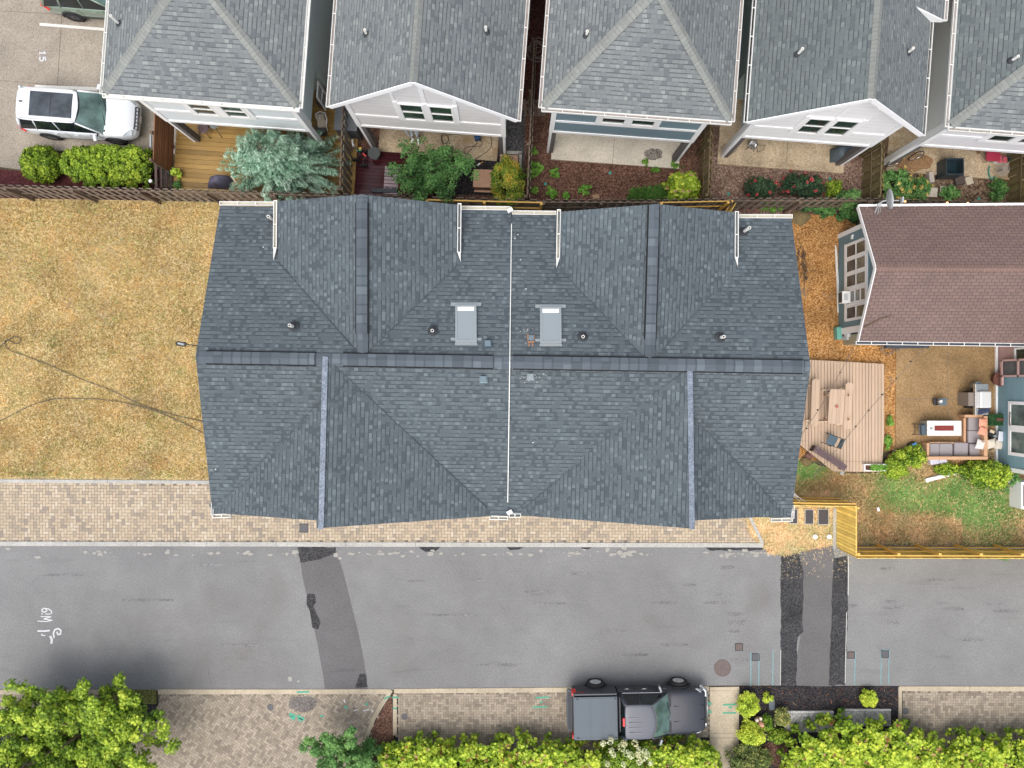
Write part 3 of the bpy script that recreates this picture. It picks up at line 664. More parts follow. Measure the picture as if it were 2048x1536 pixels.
stroke(m, [(91, 1228), (101, 1228)], .035, z_); stroke(m, [(83.6, 1227.5), (85, 1227.7)], .045, z_)
stroke(m, [(82, 1233), (102, 1233.5), (88, 1238), (104.5, 1240.5), (92, 1243), (76, 1242)], .04, z_)
tag(m.build('spray_writing', M_SPRAYW, org=P(90, 1230)), 'white sprayed letters Mi9 on the road, above the blurry sprayed mark', 'graffiti')
m = MB(); stroke(m, [(76, 1262), (88, 1262), (99, 1261)], .07, z_); stroke(m, [(108, 1275), (107, 1266), (110, 1259), (117, 1257), (122, 1261), (121, 1268), (116, 1269), (114, 1264)], .07, z_)
stroke(m, [(101, 1273), (104, 1279), (103, 1286)], .10, z_ + .001); stroke(m, [(83, 1268), (84, 1270), (90, 1271)], .05, z_)
tag(m.build('spray_mark', M_SPRAYW, org=P(105, 1268)), 'blurry white sprayed curl and dash on the road', 'graffiti')
def mark(lines, mat, w, label, z=.0375, nm='utility_mark'):
    m = MB(); c = lines[0][0]
    for l in lines: stroke(m, l, w, z)
    return tag(m.build(nm, mat, org=P(*c)), label, 'marking')
mark([[(1072, 1395), (1098, 1394)], [(1066, 1414), (1094, 1413.5)], [(1080, 1404), (1084, 1404)]], M_GREENP, .07, 'two green sprayed dashes on the pavers left of the pickup truck', .016)
mark([[(1446, 1409), (1471, 1408)], [(1446, 1425), (1471, 1425)], [(1458, 1414), (1462, 1414)]], M_GREENP, .075, 'pair of green sprayed dashes on the concrete sidewalk')
mark([[(1413, 1406.5), (1421, 1406.5)], [(1413, 1423), (1421, 1423)]], M_GREENP, .12, 'green sprayed spots at the nose of the pickup truck', .0335)
mark([[(580, 1428), (590, 1432)], [(583, 1434), (588, 1438)], [(596, 1432), (607, 1438)], [(598, 1438), (603, 1440)]], M_GREENP, .13, 'green sprayed blotches on the lower left driveway', .016)
mark([[(595, 1384), (618, 1383)]], M_GREENP, .08, 'green sprayed dash on the driveway kerb')
mark([[(769, 1397), (780, 1392)], [(786, 1394), (796, 1394)], [(787, 1416), (793, 1416)]], M_GREENP, .08, 'green sprayed marks on the kerb corner by the mulch wedge', .04)
mark([[(732, 1408), (735, 1408)], [(690, 1413), (694, 1416)], [(642, 1432), (645, 1432)]], M_GREENP, .1, 'small green paint specks on the angled pavers', .017)
mark([[(709, 1421), (714, 1419)], [(727, 1421), (738, 1419)], [(744, 1420), (745, 1424)], [(688, 1399), (690, 1404)]], M_SPRAYW, .05, 'white paint scraps on the angled pavers', .017)
mark([[(1502, 1305), (1501, 1372)], [(1518, 1305), (1517, 1371)], [(1546, 1300), (1545, 1370)]], M_TEALP, .05, 'faded teal lines running from the small water cover', .0095)
mark([[(1710, 1302), (1709, 1370)], [(1763, 1300), (1761, 1368)], [(1778, 1300), (1777, 1368)], [(1763, 1300), (1778, 1300)]], M_TEALP, .05, 'faded teal lines below the covers right of the black patch', .0095)
mark([[(1696, 1112), (1697, 1150)], [(1696.5, 1150), (1696, 1190)]], M_LINE, .028, 'white paint edge along the right side of the black patch', .0105)
mark([[(1693, 1225), (1692, 1275), (1690.5, 1330), (1690, 1366)]], M_LINE, .022, 'thin worn white line along the lower right patch edge', .0105)
mark([[(1561.5, 1300), (1560.5, 1370)]], M_LINE, .02, 'thin worn white line along the left patch edge', .0105)
def cover(pxx, py, w, h, mat, label, z=.009, rz=0, nm='utility_cover'):
    c = P(pxx, py); r = thing(nm, label, 'utility cover', (c.x, c.y, 0), rz)
    s = 1 / 45.08; w *= s; h *= s
    f = MB()
    for a in ((-w / 2, -h / 2, w / 2, -h / 2 + .03), (-w / 2, h / 2 - .03, w / 2, h / 2), (-w / 2, -h / 2 + .03, -w / 2 + .03, h / 2 - .03), (w / 2 - .03, -h / 2 + .03, w / 2, h / 2 - .03)): f.box(a[0], a[1], 0, a[2], a[3], z + .004)
    f.build('frame', M_CONC if nm == 'meter_box' else M_BLACK, r)
    l = MB(); l.box(-w / 2 + .03, -h / 2 + .03, 0, w / 2 - .03, h / 2 - .03, z)
    n = int(w / .05)
    for i in range(n): x = -w / 2 + .05 + i * (w - .1) / max(1, n - 1); l.box(x - .008, -h / 2 + .05, z, x + .008, h / 2 - .05, z + .005)
    l.build('lid', mat, r); return r
M_RUSTY = plain('rusty_cast_iron', (.135, .105, .098), .75, var=.3, scale=12)
M_IRON = plain('grey_cast_iron', (.10, .10, .11), .7, var=.25, scale=12)
M_GLID = plain('dark_meter_lid', (.055, .052, .06), .6, var=.3, scale=6)
cover(1478, 1294, 16, 15, M_RUSTY, 'square rusty cover above the round manhole'); cover(1511, 1314, 16, 15, M_IRON, 'square grey cover with teal mark right of the manhole')
cover(1702, 1310, 15, 14, M_RUSTY, 'square rusty cover touching the black patch'); cover(1770, 1308, 15, 15, M_IRON, 'square cover at the head of teal lines')
cover(608, 1056, 18, 18, M_IRON, 'dark square cover in the tan pavers below the left roof', z=.03)
cover(1586, 1032, 16, 30, M_GLID, 'meter box beside the white gutter corner, leftmost of three', z=.085, nm='meter_box'); cover(1617, 1033, 18, 30, M_GLID, 'middle meter box in the straw', z=.085, nm='meter_box'); cover(1645, 1033, 22, 32, M_GLID, 'meter box nearest the yellow fence', z=.085, nm='meter_box')
c = P(1445, 1336); r_ = thing('manhole', 'round rusty manhole cover on the road', 'manhole', (c.x, c.y, 0))
m = MB(); m.lathe((0, 0, 0), [(.38, 0), (.38, .012), (.34, .012), (.335, .006)], 40); m.build('frame', M_RUSTY, r_)
m = MB(); m.lathe((0, 0, 0), [(.333, 0), (.333, .009), (.30, .009), (.29, .013), (.27, .013), (.26, .009), (.01, .009)], 40)
for y in (.12, .07, -.1): m.box(-.1, y, .009, .1, y + .018, .015)
for x in (-.12, -.06, 0, .06): m.box(x, -.05, .009, x + .025, .03, .015)
m.build('lid', M_RUSTY, r_)
for i, (x, y, lb) in enumerate(((541, 1414, 'round black drain lid on the angled driveway'), (809, 1433, 'round black drain lid on pavers beside the mulch wedge'), (1805 + 6, 1422, 'round black drain lid on the lower right pavers'))):
    c = P(x, y); m = MB(); m.lathe((0, 0, 0), [(.14, 0), (.14, .02), (.125, .024), (.12, .018), (.01, .018)], 24); o = m.build('floor_drain', M_IRON); o.location = (c.x, c.y, .005); tag(o, lb, 'drain')
for i, (x, y, lb) in enumerate(((1627, 1072, 'left white cleanout cap in the straw'), (1655, 1072, 'right white cleanout cap in the straw'))):
    c = P(x, y); m = MB(); m.lathe((0, 0, 0), [(.09, 0), (.09, .16), (.105, .16), (.105, .19), (.02, .2)], 20); o = m.build('cleanout_cap', M_PIPE); o.location = (c.x, c.y, 0); tag(o, lb, 'pipe cap')
# ================================================================== the charcoal roofed duplex
ZE, ZR = 6.0, 7.65
c = P(1010, 720, 0)
DUP = thing('duplex_house', 'large two family house with charcoal shingle roof and skylights', 'house', (c.x, c.y, 0))
mats = [M_ROOF, M_BLACK]
def part(mb, name, mats_, smooth=False, par=None): return mb.build(name, mats_, par or DUP, smooth=smooth, world=True)
# unit corners (px, py, z)
R0, R1, R2, R3 = P(391, 712, ZR), P(1019, 722, ZR), P(1019, 724, ZR), P(1621, 733, ZR)
def roofpart(name, pts, udir, th=.07, uo=0, vo=0, mt=None):
    m = MB(); m.roof(pts, udir, th, 0, 1, uo, vo); return part(m, name, mt or mats)
UX = (R3 - R0).normalized()
ZG = 6.60; ZO = 7.20
# left unit
roofpart('rear_roof', [P(440, 412, ZE), P(1022, 420, ZE), R1, R0], UX)
roofpart('front_roof', [P(425, 1027, ZE), R0, R1, P(1016, 1033, ZE)], UX, uo=3)
Fd = (P(643, 1055, ZR) - P(652, 714, ZR)).normalized()
roofpart('front_gable_roof', [P(650, 716, ZR + .01), P(642, 1056, ZR + .01), P(986, 1032, ZE + .03), P(1018, 1010, ZE - .10)], Fd, uo=5)
roofpart('front_gable_roof', [P(652, 760, 7.22), P(634, 1041, 7.22), P(426, 1026, ZE + .02), P(418, 1010, ZE - .05)], Fd, uo=9)
Gd = (P(724, 389, ZR) - P(724, 700, ZR)).normalized()
roofpart('rear_gable_roof', [P(724, 389, ZR), P(725, 716, ZR - .02), P(557, 716, ZG), P(556, 402, ZG)], Gd, uo=2)
roofpart('rear_gable_roof', [P(724, 389, ZR), P(920, 410, ZG), P(920, 716, ZG), P(725, 716, ZR - .02)], Gd, uo=7)
# right unit (set slightly forward)
roofpart('rear_roof', [P(1022, 430, ZE), P(1583, 437, ZE), R3, R2], UX, uo=4)
roofpart('front_roof', [P(1016, 1031, ZE), R2, R3, P(1582, 1035, ZE)], UX, uo=6)
roofpart('front_gable_roof', [P(1376, 737, ZR + .01), P(1384, 1057, ZR + .01), P(1042, 1031, ZE + .03), P(1014, 1008, ZE - .10)], Fd, uo=1)
roofpart('front_gable_roof', [P(1378, 800, 7.12), P(1388, 1041, 7.12), P(1580, 1031, ZE + .02), P(1588, 1008, ZE - .05)], Fd, uo=11)
Hd = (P(1313, 408, ZR) - P(1300, 700, ZR)).normalized()
roofpart('rear_gable_roof', [P(1313, 408, ZR), P(1299, 728, ZR - .02), P(1118, 728, ZG), P(1117, 424, ZG)], Hd, uo=2)
roofpart('rear_gable_roof', [P(1313, 408, ZR), P(1474, 425, ZG), P(1474, 728, ZG), P(1299, 728, ZR - .02)], Hd, uo=8)
# walls
m = MB()
wl, wr = -10.35, 9.7
m.box(wl, -4.45, 0, wr, 5.95, 5.75)
for (a, b, ye) in ((-8.1, -1.95, 6.2), (1.75, 7.6, 5.85)):
    mid = (a + b) / 2
    m.box(a, 5.8, 0, b, ye, 6.35); m.mesh([(a, ye, 6.35), (b, ye, 6.35), (mid, ye, 7.4), (a, 5.0, 6.35), (b, 5.0, 6.35), (mid, 5.0, 7.4)], [(0, 2, 1), (3, 4, 5), (0, 3, 5, 2), (1, 2, 5, 4)])
for (a, mid, b) in ((-10.3, -6.3, -1.0), (.2, 6.0, 9.6)):
    m.mesh([(a, -4.55, 5.7), (b, -4.55, 5.7), (mid, -4.55, 7.05), (a, -3, 5.7), (b, -3, 5.7), (mid, -3, 7.05)], [(0, 1, 2), (3, 5, 4), (0, 2, 5, 3), (1, 4, 5, 2)])
part(m, 'wall', [siding('duplex_siding', (.62, .62, .60))])
# raised ridge cap strips (metal) along the two front gables
for a, b in (((648, 712), (640, 1056)), ((652 - 0, 712), (644, 1056))): pass
for (a, b, w) in (((651, 713, ZR + .05), (642.5, 1057, ZR + .05), .17), ((1379.5, 742, ZR + .05), (1383.5, 1057, ZR + .05), .17)):
    m = MB(); m.beam(P(*a), P(*b), w, .03); m.beam(P(a[0], a[1], ZR - .12), P(b[0], b[1], ZR - .12), w * .8, .30); part(m, 'ridge_flashing', M_STRIP)
m = MB(); a = P(630.5, 1042, 7.3); 
m.roof([P(633.5, 1030, 7.50), P(640, 1030, 7.58), P(639.5, 1057, 7.58), P(633.5, 1056, 7.50)], Fd, .05); part(m, 'gable_overhang', mats)
m = MB(); m.beam(P(1023, 448, 6.13), P(1019.5, 723, ZR + .03), .028, .05); m.beam(P(1019.5, 723, ZR + .03), P(1015.5, 1004, 6.20), .028, .05); part(m, 'party_wall_flashing', M_GUT)
# ridge vents : raised caps with black slots
def ridgevent(a, b, w, slope, name='ridge_vent', raise_=.10, ends=True):
    """a,b on the ridge; shingled cap strip folded over the ridge with black sides"""
    a, b = Vector(a), Vector(b); d = (b - a).normalized(); r = Vector((d.y, -d.x, 0)); L = (b - a).length; up = Vector((0, 0, 1)); n = max(2, round(L / .30)); dz = w / 2 * slope
    for z0 in (0,):
        cap = MB(); rr = random.Random(int(abs(a.x * 100)) + int(L * 10))
        u0 = rr.uniform(0, 50)
        tl, tr_, rl, rr_ = a - r * w / 2 - up * dz, a + r * w / 2 - up * dz, b - r * w / 2 - up * dz, b + r * w / 2 - up * dz
        h = up * raise_
        cap.face([a + h, b + h, rl + h, tl + h][::-1], 0, [(0, u0), (0, u0 + L), (w / 2, u0 + L), (w / 2, u0)][::-1])
        cap.face([a + h, tr_ + h, rr_ + h, b + h][::-1], 0, [(0, u0), (-w / 2, u0), (-w / 2, u0 + L), (0, u0 + L)][::-1])
        q = up * .028
        for p_, s_ in ((tl, rl), (rr_, tr_)): cap.face([p_ + h, s_ + h, s_ + h - q, p_ + h - q], 1)
        o = part(cap, name, [M_ROOFCAP, M_BLACK])
        if raise_ > .05:
            s = MB(); e = .02
            hz = up * (raise_ * .40)
            s.beam(tl - r * .012 + hz, rl - r * .012 + hz, .055, raise_ * .55); s.build('vent_slot', M_DARK, o, world=True)
            s = MB(); s.beam(tr_ + r * .012 + hz, rr_ + r * .012 + hz, .055, raise_ * .55); s.build('vent_slot', M_DARK, o, world=True)
zt = ZR + .02
ridgevent(P(412, 714.5, zt), P(630, 718, zt), .40, .30); ridgevent(P(686, 719, zt), P(986, 724, zt), .40, .30); ridgevent(P(1026, 724.5, zt), P(1606, 733.5, zt), .42, .30)
ridgevent(P(724, 406, zt), P(724, 667, zt), .37, .33); ridgevent(P(1308, 411, zt), P(1300.5, 678, zt), .34, .33)
ridgevent(P(392, 713.5, zt), P(1019, 724, zt), .38, .30, 'ridge_cap', .02); ridgevent(P(1020, 724, zt), P(1620, 734, zt), .38, .30, 'ridge_cap', .02)
ridgevent(P(724, 390, zt), P(725, 706, zt), .36, .33, 'ridge_cap', .02); ridgevent(P(1313, 408, zt), P(1299.5, 716, zt), .34, .33, 'ridge_cap', .02)
# valleys : slightly darker woven lines
def rearz(y_px, x_px, left=True):
    """height of the rear main plane at a pixel (solved on the view ray)"""
    e0, e1, r0, r1 = (P(440, 412, ZE), P(1022, 420, ZE), R0, R1) if left else (P(1022, 430, ZE), P(1583, 437, ZE), R2, R3)
    return plane_hit(e0, e1, r0, x_px, y_px)
def plane_hit(a, b, c_, x_px, y_px):
    n = (b - a).cross(c_ - a); o = Vector((0, 0, CAMH)); d = P(x_px, y_px, 0) - o
    t = (a - o).dot(n) / d.dot(n); return o + d * t
REAR_L = (P(440, 412, ZE), P(1022, 420, ZE), R0); REAR_R = (P(1022, 430, ZE), P(1583, 437, ZE), R3)
FRONT_L = (P(425, 1027, ZE), R0, R1); FRONT_R = (P(1016, 1031, ZE), R2, R3)
def onp(pl, x, y, h=.0): p = plane_hit(*pl, x, y); p.z += h; return p
# gutters
def gutter(a, b, w=.14, h=.11, side=1, hangers=True, name='gutter', par=None, inner=None, outer=None, every=.75, smooth=False, world=True):
    """open trough along a->b ; separate thin sides, inner floor and hanger straps"""
    a, b = Vector(a), Vector(b); d = (b - a).normalized(); r = Vector((d.y, -d.x, 0)); r.normalize(); L = (b - a).length; u = Vector((0, 0, 1))
    m = MB(); t = .022
    m.ob(a, d, r, u, 0, L, -w / 2, -w / 2 + t, 0, h); m.ob(a, d, r, u, 0, L, w / 2 - t, w / 2, 0, h); m.ob(a, d, r, u, 0, L, -w / 2 + t, w / 2 - t, 0, .012, 1)
    m.ob(a, d, r, u, 0, t, -w / 2 + t, w / 2 - t, .012, h); m.ob(a, d, r, u, L - t, L, -w / 2 + t, w / 2 - t, .012, h)
    if hangers:
        n = max(2, round(L / every))
        for i in range(1, n): m.ob(a, d, r, u, L * i / n - .015, L * i / n + .015, -w / 2 + t, w / 2 - t, h - .03, h - .005)
    return m.build(name, [outer or M_GUT, inner or M_GUTIN], par or DUP, world=world)
zg = ZE - .08
gutter(P(441, 408, zg), P(549, 408.5, zg)); gutter(P(923, 417, zg), P(1021, 418, zg)); gutter(P(1024, 426, zg), P(1112, 427, zg)); gutter(P(1477, 433.5, zg), P(1583, 434, zg))
zs = ZG - .06
for (x0, y0, x1, y1, yt, xt) in ((552.5, 402, 551.5, 497, 522, 548.5), (919.5, 408, 918.5, 506, 525, 922), (1117.5, 420, 1115.5, 518, 537, 1112.5), (1472, 424, 1471.5, 516, 533, 1474)):
    gutter(P(x0, y0, zs), P(x1, y1, zs), w=.13, every=.9)
    s_ = REAR_L if x0 < 1000 else REAR_R
    m = MB(); A, B_ = P(x1 - 3, y1, zs), P(x1 + 3, y1, zs); T = onp(s_, xt, yt, .06); m.mesh([A, B_, T, A + Vector((0, 0, .09)), B_ + Vector((0, 0, .09)), T + Vector((0, 0, .04))], [(0, 1, 4, 3), (1, 2, 5, 4), (2, 0, 3, 5), (3, 4, 5), (0, 2, 1)]); part(m, 'gutter_end', M_GUT)
zf = ZE - .06
gutter(P(427, 1031, zf), P(463, 1030, zf), every=.4); gutter(P(427, 1004, zf), P(426.5, 1029, zf), every=.4, w=.09); gutter(P(979, 1034, zf), P(1016, 1035, zf), every=.5); gutter(P(1018, 1030, zf), P(1042, 1030, zf), every=.5); gutter(P(1540, 1039, zf), P(1583, 1038, zf), every=.4); gutter(P(1584, 1010, zf), P(1583.5, 1036, zf), every=.4, w=.1)
for a, b in (((1020, 421), (1026, 428)), ((1019, 1024), (1017, 1031))): m = MB(); p = P(a[0], a[1], ZE + .1); m.rbox(p, .2, .13, .08, .5); part(m, 'downspout_elbow', M_GUT)
# downspouts
for (x, y) in ((-10.45, 6.1), (9.85, 5.8), (9.85, -4.6), (-10.45, -4.6)):
    m = MB(); m.box(x - .04, y - .04, 0, x + .04, y + .04, 5.9); part(m, 'downspout', M_GUT)
# vent pipes with rubber boots
def vpipe(pl, x, y, h=.35, par=None, r=.055, tilt=(0, 0), open_=False, nm='vent_pipe'):
    p = onp(pl, x, y); pp = par or DUP
    b = MB(); b.lathe(p - Vector((0, 0, .05)), [(.19, .03), (.18, .09), (.10, .15), (.07, .22)], 20)
    o = b.build('pipe_boot', M_RUBBER, pp, smooth=False, world=True)
    m = MB(); m.lathe(p, [(r, 0), (r, h), (r * .72, h), (r * .72, h - .12)], 16); q = m.build(nm, M_PIPE, pp, world=True)
    b = MB(); b.lathe(p + Vector((0, 0, h - .13)), [(r * .7, 0), (r * .7, .02)], 12); b.build('pipe_bore', M_DARK, q, world=True)
for pl, x, y, h in ((REAR_L, 547, 440, .55), (REAR_L, 588, 653, .5), (REAR_L, 866, 662, .22), (REAR_R, 1486, 464, .7), (REAR_R, 1165, 674, .22), (REAR_R, 1440, 675, .45)): vpipe(pl, x, y, h)
# square roof vents
def sqvent(pl, x, y, w, label=None, top=M_FLASH, worn_=None):
    p = onp(pl, x, y); m = MB(); m.rbox(p + Vector((0, 0, -.03)), w, w, .16, 0, 0); m.rbox(p + Vector((0, 0, .13)), w * 1.08, w * 1.08, .02, 0, 1); o = part(m, 'roof_vent', [M_BLACK, top]); bevel(o, .01)
    m = MB(); d = plane_hit(*pl, x, y + 8) - plane_hit(*pl, x, y); d.normalize(); rr_ = Vector((1, 0, 0)); n = rr_.cross(d)
    if n.z < 0: n = -n
    m.ob(p, rr_, d, n, -w * .7, w * .7, -w * .6, w * .75, .0, .018); m.build('vent_flange', top, o, world=True); return o
M_BLUEMET = plain('blue_grey_metal', (.10, .145, .175), .35, .3, var=.15)
sqvent(REAR_L, 976, 687, .19, top=M_BLUEMET); sqvent(FRONT_L, 967, 758, .19, top=M_BLUEMET); sqvent(REAR_R, 1062, 676, .17, top=M_BLUEMET); sqvent(FRONT_R, 1061, 753, .18, top=plain('worn_vent', (.20, .24, .26), .5, var=.3, scale=9))
m = MB(); up_ = (R0 - P(440, 412, ZE)).normalized()
for (x, y, w, h) in ((1056, 674, 3, 12), (1062, 684, 13, 3), (1068, 675, 3, 10), (1058, 690, 2, 6), (1065, 690, 2, 6)):
    a, b, c2, d_ = [onp(REAR_R, x + i * w / 2, y + j * h / 2, .022) for i, j in ((-1, -1), (-1, 1), (1, 1), (1, -1))]; m.face([a, b, c2, d_])
part(m, 'sealant_scar', M_COPPER)
m = MB(); rr = random.Random(3)
for k in range(46):
    x, y = (rr.gauss(1063, 14), rr.gauss(755, 8)) if k % 2 else (rr.gauss(1058, 13), rr.gauss(668, 11)); w = rr.uniform(.4, 1.6)
    pl = FRONT_R if y > 730 else REAR_R
    m.face([onp(pl, x - w, y - w * .5, .012), onp(pl, x - w, y + w * .5, .012), onp(pl, x + w, y + w * .4, .012)])
for (x, y) in ((1036, 470), (1041, 520), (1052, 578), (1066, 885), (433, 938), (1030, 478), (528, 495), (713, 797), (1318, 1050)):
    pl = FRONT_R if (y > 730 and x > 1016) else FRONT_L if y > 730 else (REAR_R if x > 1020 else REAR_L); m.face([onp(pl, x - 1.2, y - 1, .075), onp(pl, x - 1, y + 1.2, .075), onp(pl, x + 1.2, y + 1, .075), onp(pl, x + 1, y - 1, .075)])
part(m, 'roof_debris', plain('pale_scraps', (.6, .58, .55), .8))
# skylights
def skylight(pl, x0, y0, x1, y1):
    c0, c1, c2, c3 = onp(pl, x0, y0), onp(pl, x1, y0), onp(pl, x1, y1), onp(pl, x0, y1)
    r = (c1 - c0).normalized(); d = (c3 - c0).normalized(); n = r.cross(-d).normalized(); w = (c1 - c0).length; h = (c3 - c0).length
    if n.z < 0: n = -n
    f = MB(); t = .07; hh = .12
    f.ob(c0, r, d, n, 0, t, 0, h, 0, hh); f.ob(c0, r, d, n, w - t, w, 0, h, 0, hh); f.ob(c0, r, d, n, t, w - t, 0, t, 0, hh); f.ob(c0, r, d, n, t, w - t, h - t * 1.3, h, 0, hh)
    o = part(f, 'skylight', M_FLASH)
    g_ = MB(); g_.ob(c0, r, d, n, t, w - t, t, h - t * 1.3, .0, hh - .015); g_.build('pane', M_SKY, o, world=True)
    g_ = MB(); g_.ob(c0, r, d, n, t + .01, w - t - .01, t + .01, t + .15, hh - .02, hh - .004); g_.build('blind_rail', M_WHITE, o, world=True)
    g_ = MB(); g_.ob(c0, r, d, n, -.16, w + .16, -.12, 0, 0, .03); g_.build('head_flashing', M_FLASH, o, world=True); g_ = MB(); g_.ob(c0, r, d, n, -.16, 0, h - .2, h - .1, 0, .03); g_.ob(c0, r, d, n, w, w + .16, h - .2, h - .1, 0, .03); g_.ob(c0, r, d, n, -.02, w + .02, h, h + .07, 0, .035)
    g_.build('flashing', M_FLASH, o, world=True)
skylight(REAR_L, 911, 612, 953, 687); skylight(REAR_R, 1080, 616, 1122, 689)
# valley creases
def crease(p, q):
    m = MB(); m.beam(Vector(p), Vector(q), .035, .02); return m
M_CREASE = plain('valley_crease', (.068, .082, .096), .9)
for a, b, pl in (((556, 525), (712, 706), REAR_L), ((918, 528), (738, 706), REAR_L), ((1120, 540), (1286, 716), REAR_R), ((1470, 535), (1312, 716), REAR_R),
                 ((664, 727), (972, 1014), FRONT_L), ((643, 800), (458, 988), FRONT_L), ((1374, 744), (1046, 1018), FRONT_R), ((1388, 836), (1548, 1002), FRONT_R)):
    pass
for (a, b, fr_, bk_) in (((556, 525), (714, 704), REAR_L, ZR), ((918, 528), (736, 704), REAR_L, ZR), ((1120, 540), (1288, 716), REAR_R, ZR), ((1470, 535), (1312, 716), REAR_R, ZR),
                 ((668, 730), (976, 1018), FRONT_L, 0), ((643, 800), (455, 992), FRONT_L, 0), ((1374, 744), (1044, 1020), FRONT_R, 0), ((1388, 836), (1550, 1004), FRONT_R, 0)):
    m = MB(); m.beam(onp(fr_, *a, .012), onp(fr_, *b, .012), .018, .02); part(m, 'valley', M_CREASE)
# ================================================================== neighbouring houses
M_GLASS = glassmat('window_glass', (.025, .042, .036), .07)
M_GLASSB = glassmat('window_glass_grey', (.08, .085, .08), .1)
M_BLIND = plain('pale_blind', (.30, .32, .30), .5, var=.3, scale=5)
def window(par, o, r, n, w, h, fw=.07, split='h', pane=M_GLASS, frame=M_WHITE, d=.05, world=False, nm='window', rails=1):
    """o = lower left corner on the wall, r right along the wall, n outward normal"""
    u = Vector((0, 0, 1)); f = MB()
    f.ob(o, r, u, n, 0, fw, 0, h, 0, d); f.ob(o, r, u, n, w - fw, w, 0, h, 0, d); f.ob(o, r, u, n, fw, w - fw, 0, fw, 0, d); f.ob(o, r, u, n, fw, w - fw, h - fw, h, 0, d)
    for k in range(rails):
        c_ = h * (k + 1) / (rails + 1); f.ob(o, r, u, n, fw, w - fw, c_ - .025, c_ + .025, 0, d * .85)
    W_ = f.build(nm, frame, par, world=world)
    p = MB(); p.ob(o, r, u, n, fw, w - fw, fw, h - fw, 0, d * .4); p.build('pane', pane, W_, world=world); return W_
def garage(x0, w, y=-4.45):
    m = MB(); m.box(x0, y - .06, 0, x0 + w, y - .003, 2.3); [m.box(x0 + .02, y - .064, k * .56 + .01, x0 + w - .02, y - .061, k * .56 + .02) for k in range(1, 4)]; m.build('garage_door', M_WHITE, DUP, world=True)
for x0 in (-9.2, -4.4, 1.0, 5.6):
    garage(x0, 2.7)
    window(DUP, Vector((x0 + .4, -4.453, 3.5)), Vector((1, 0, 0)), Vector((0, -1, 0)), .9, 1.5, world=True); window(DUP, Vector((x0 + 1.5, -4.453, 3.5)), Vector((1, 0, 0)), Vector((0, -1, 0)), .9, 1.5, world=True)
for x, nx in ((-10.353, -1), (9.703, 1)):
    for y in (-2.5, 2.5): window(DUP, Vector((x, y, 3.6)), Vector((0, -nx, 0)), Vector((nx, 0, 0)), .9, 1.4, world=True)
AN = R(-4.2)
X_, Y_, Z_ = Vector((1, 0, 0)), Vector((0, 1, 0)), Vector((0, 0, 1))
SF = Vector((0, -1, 0))
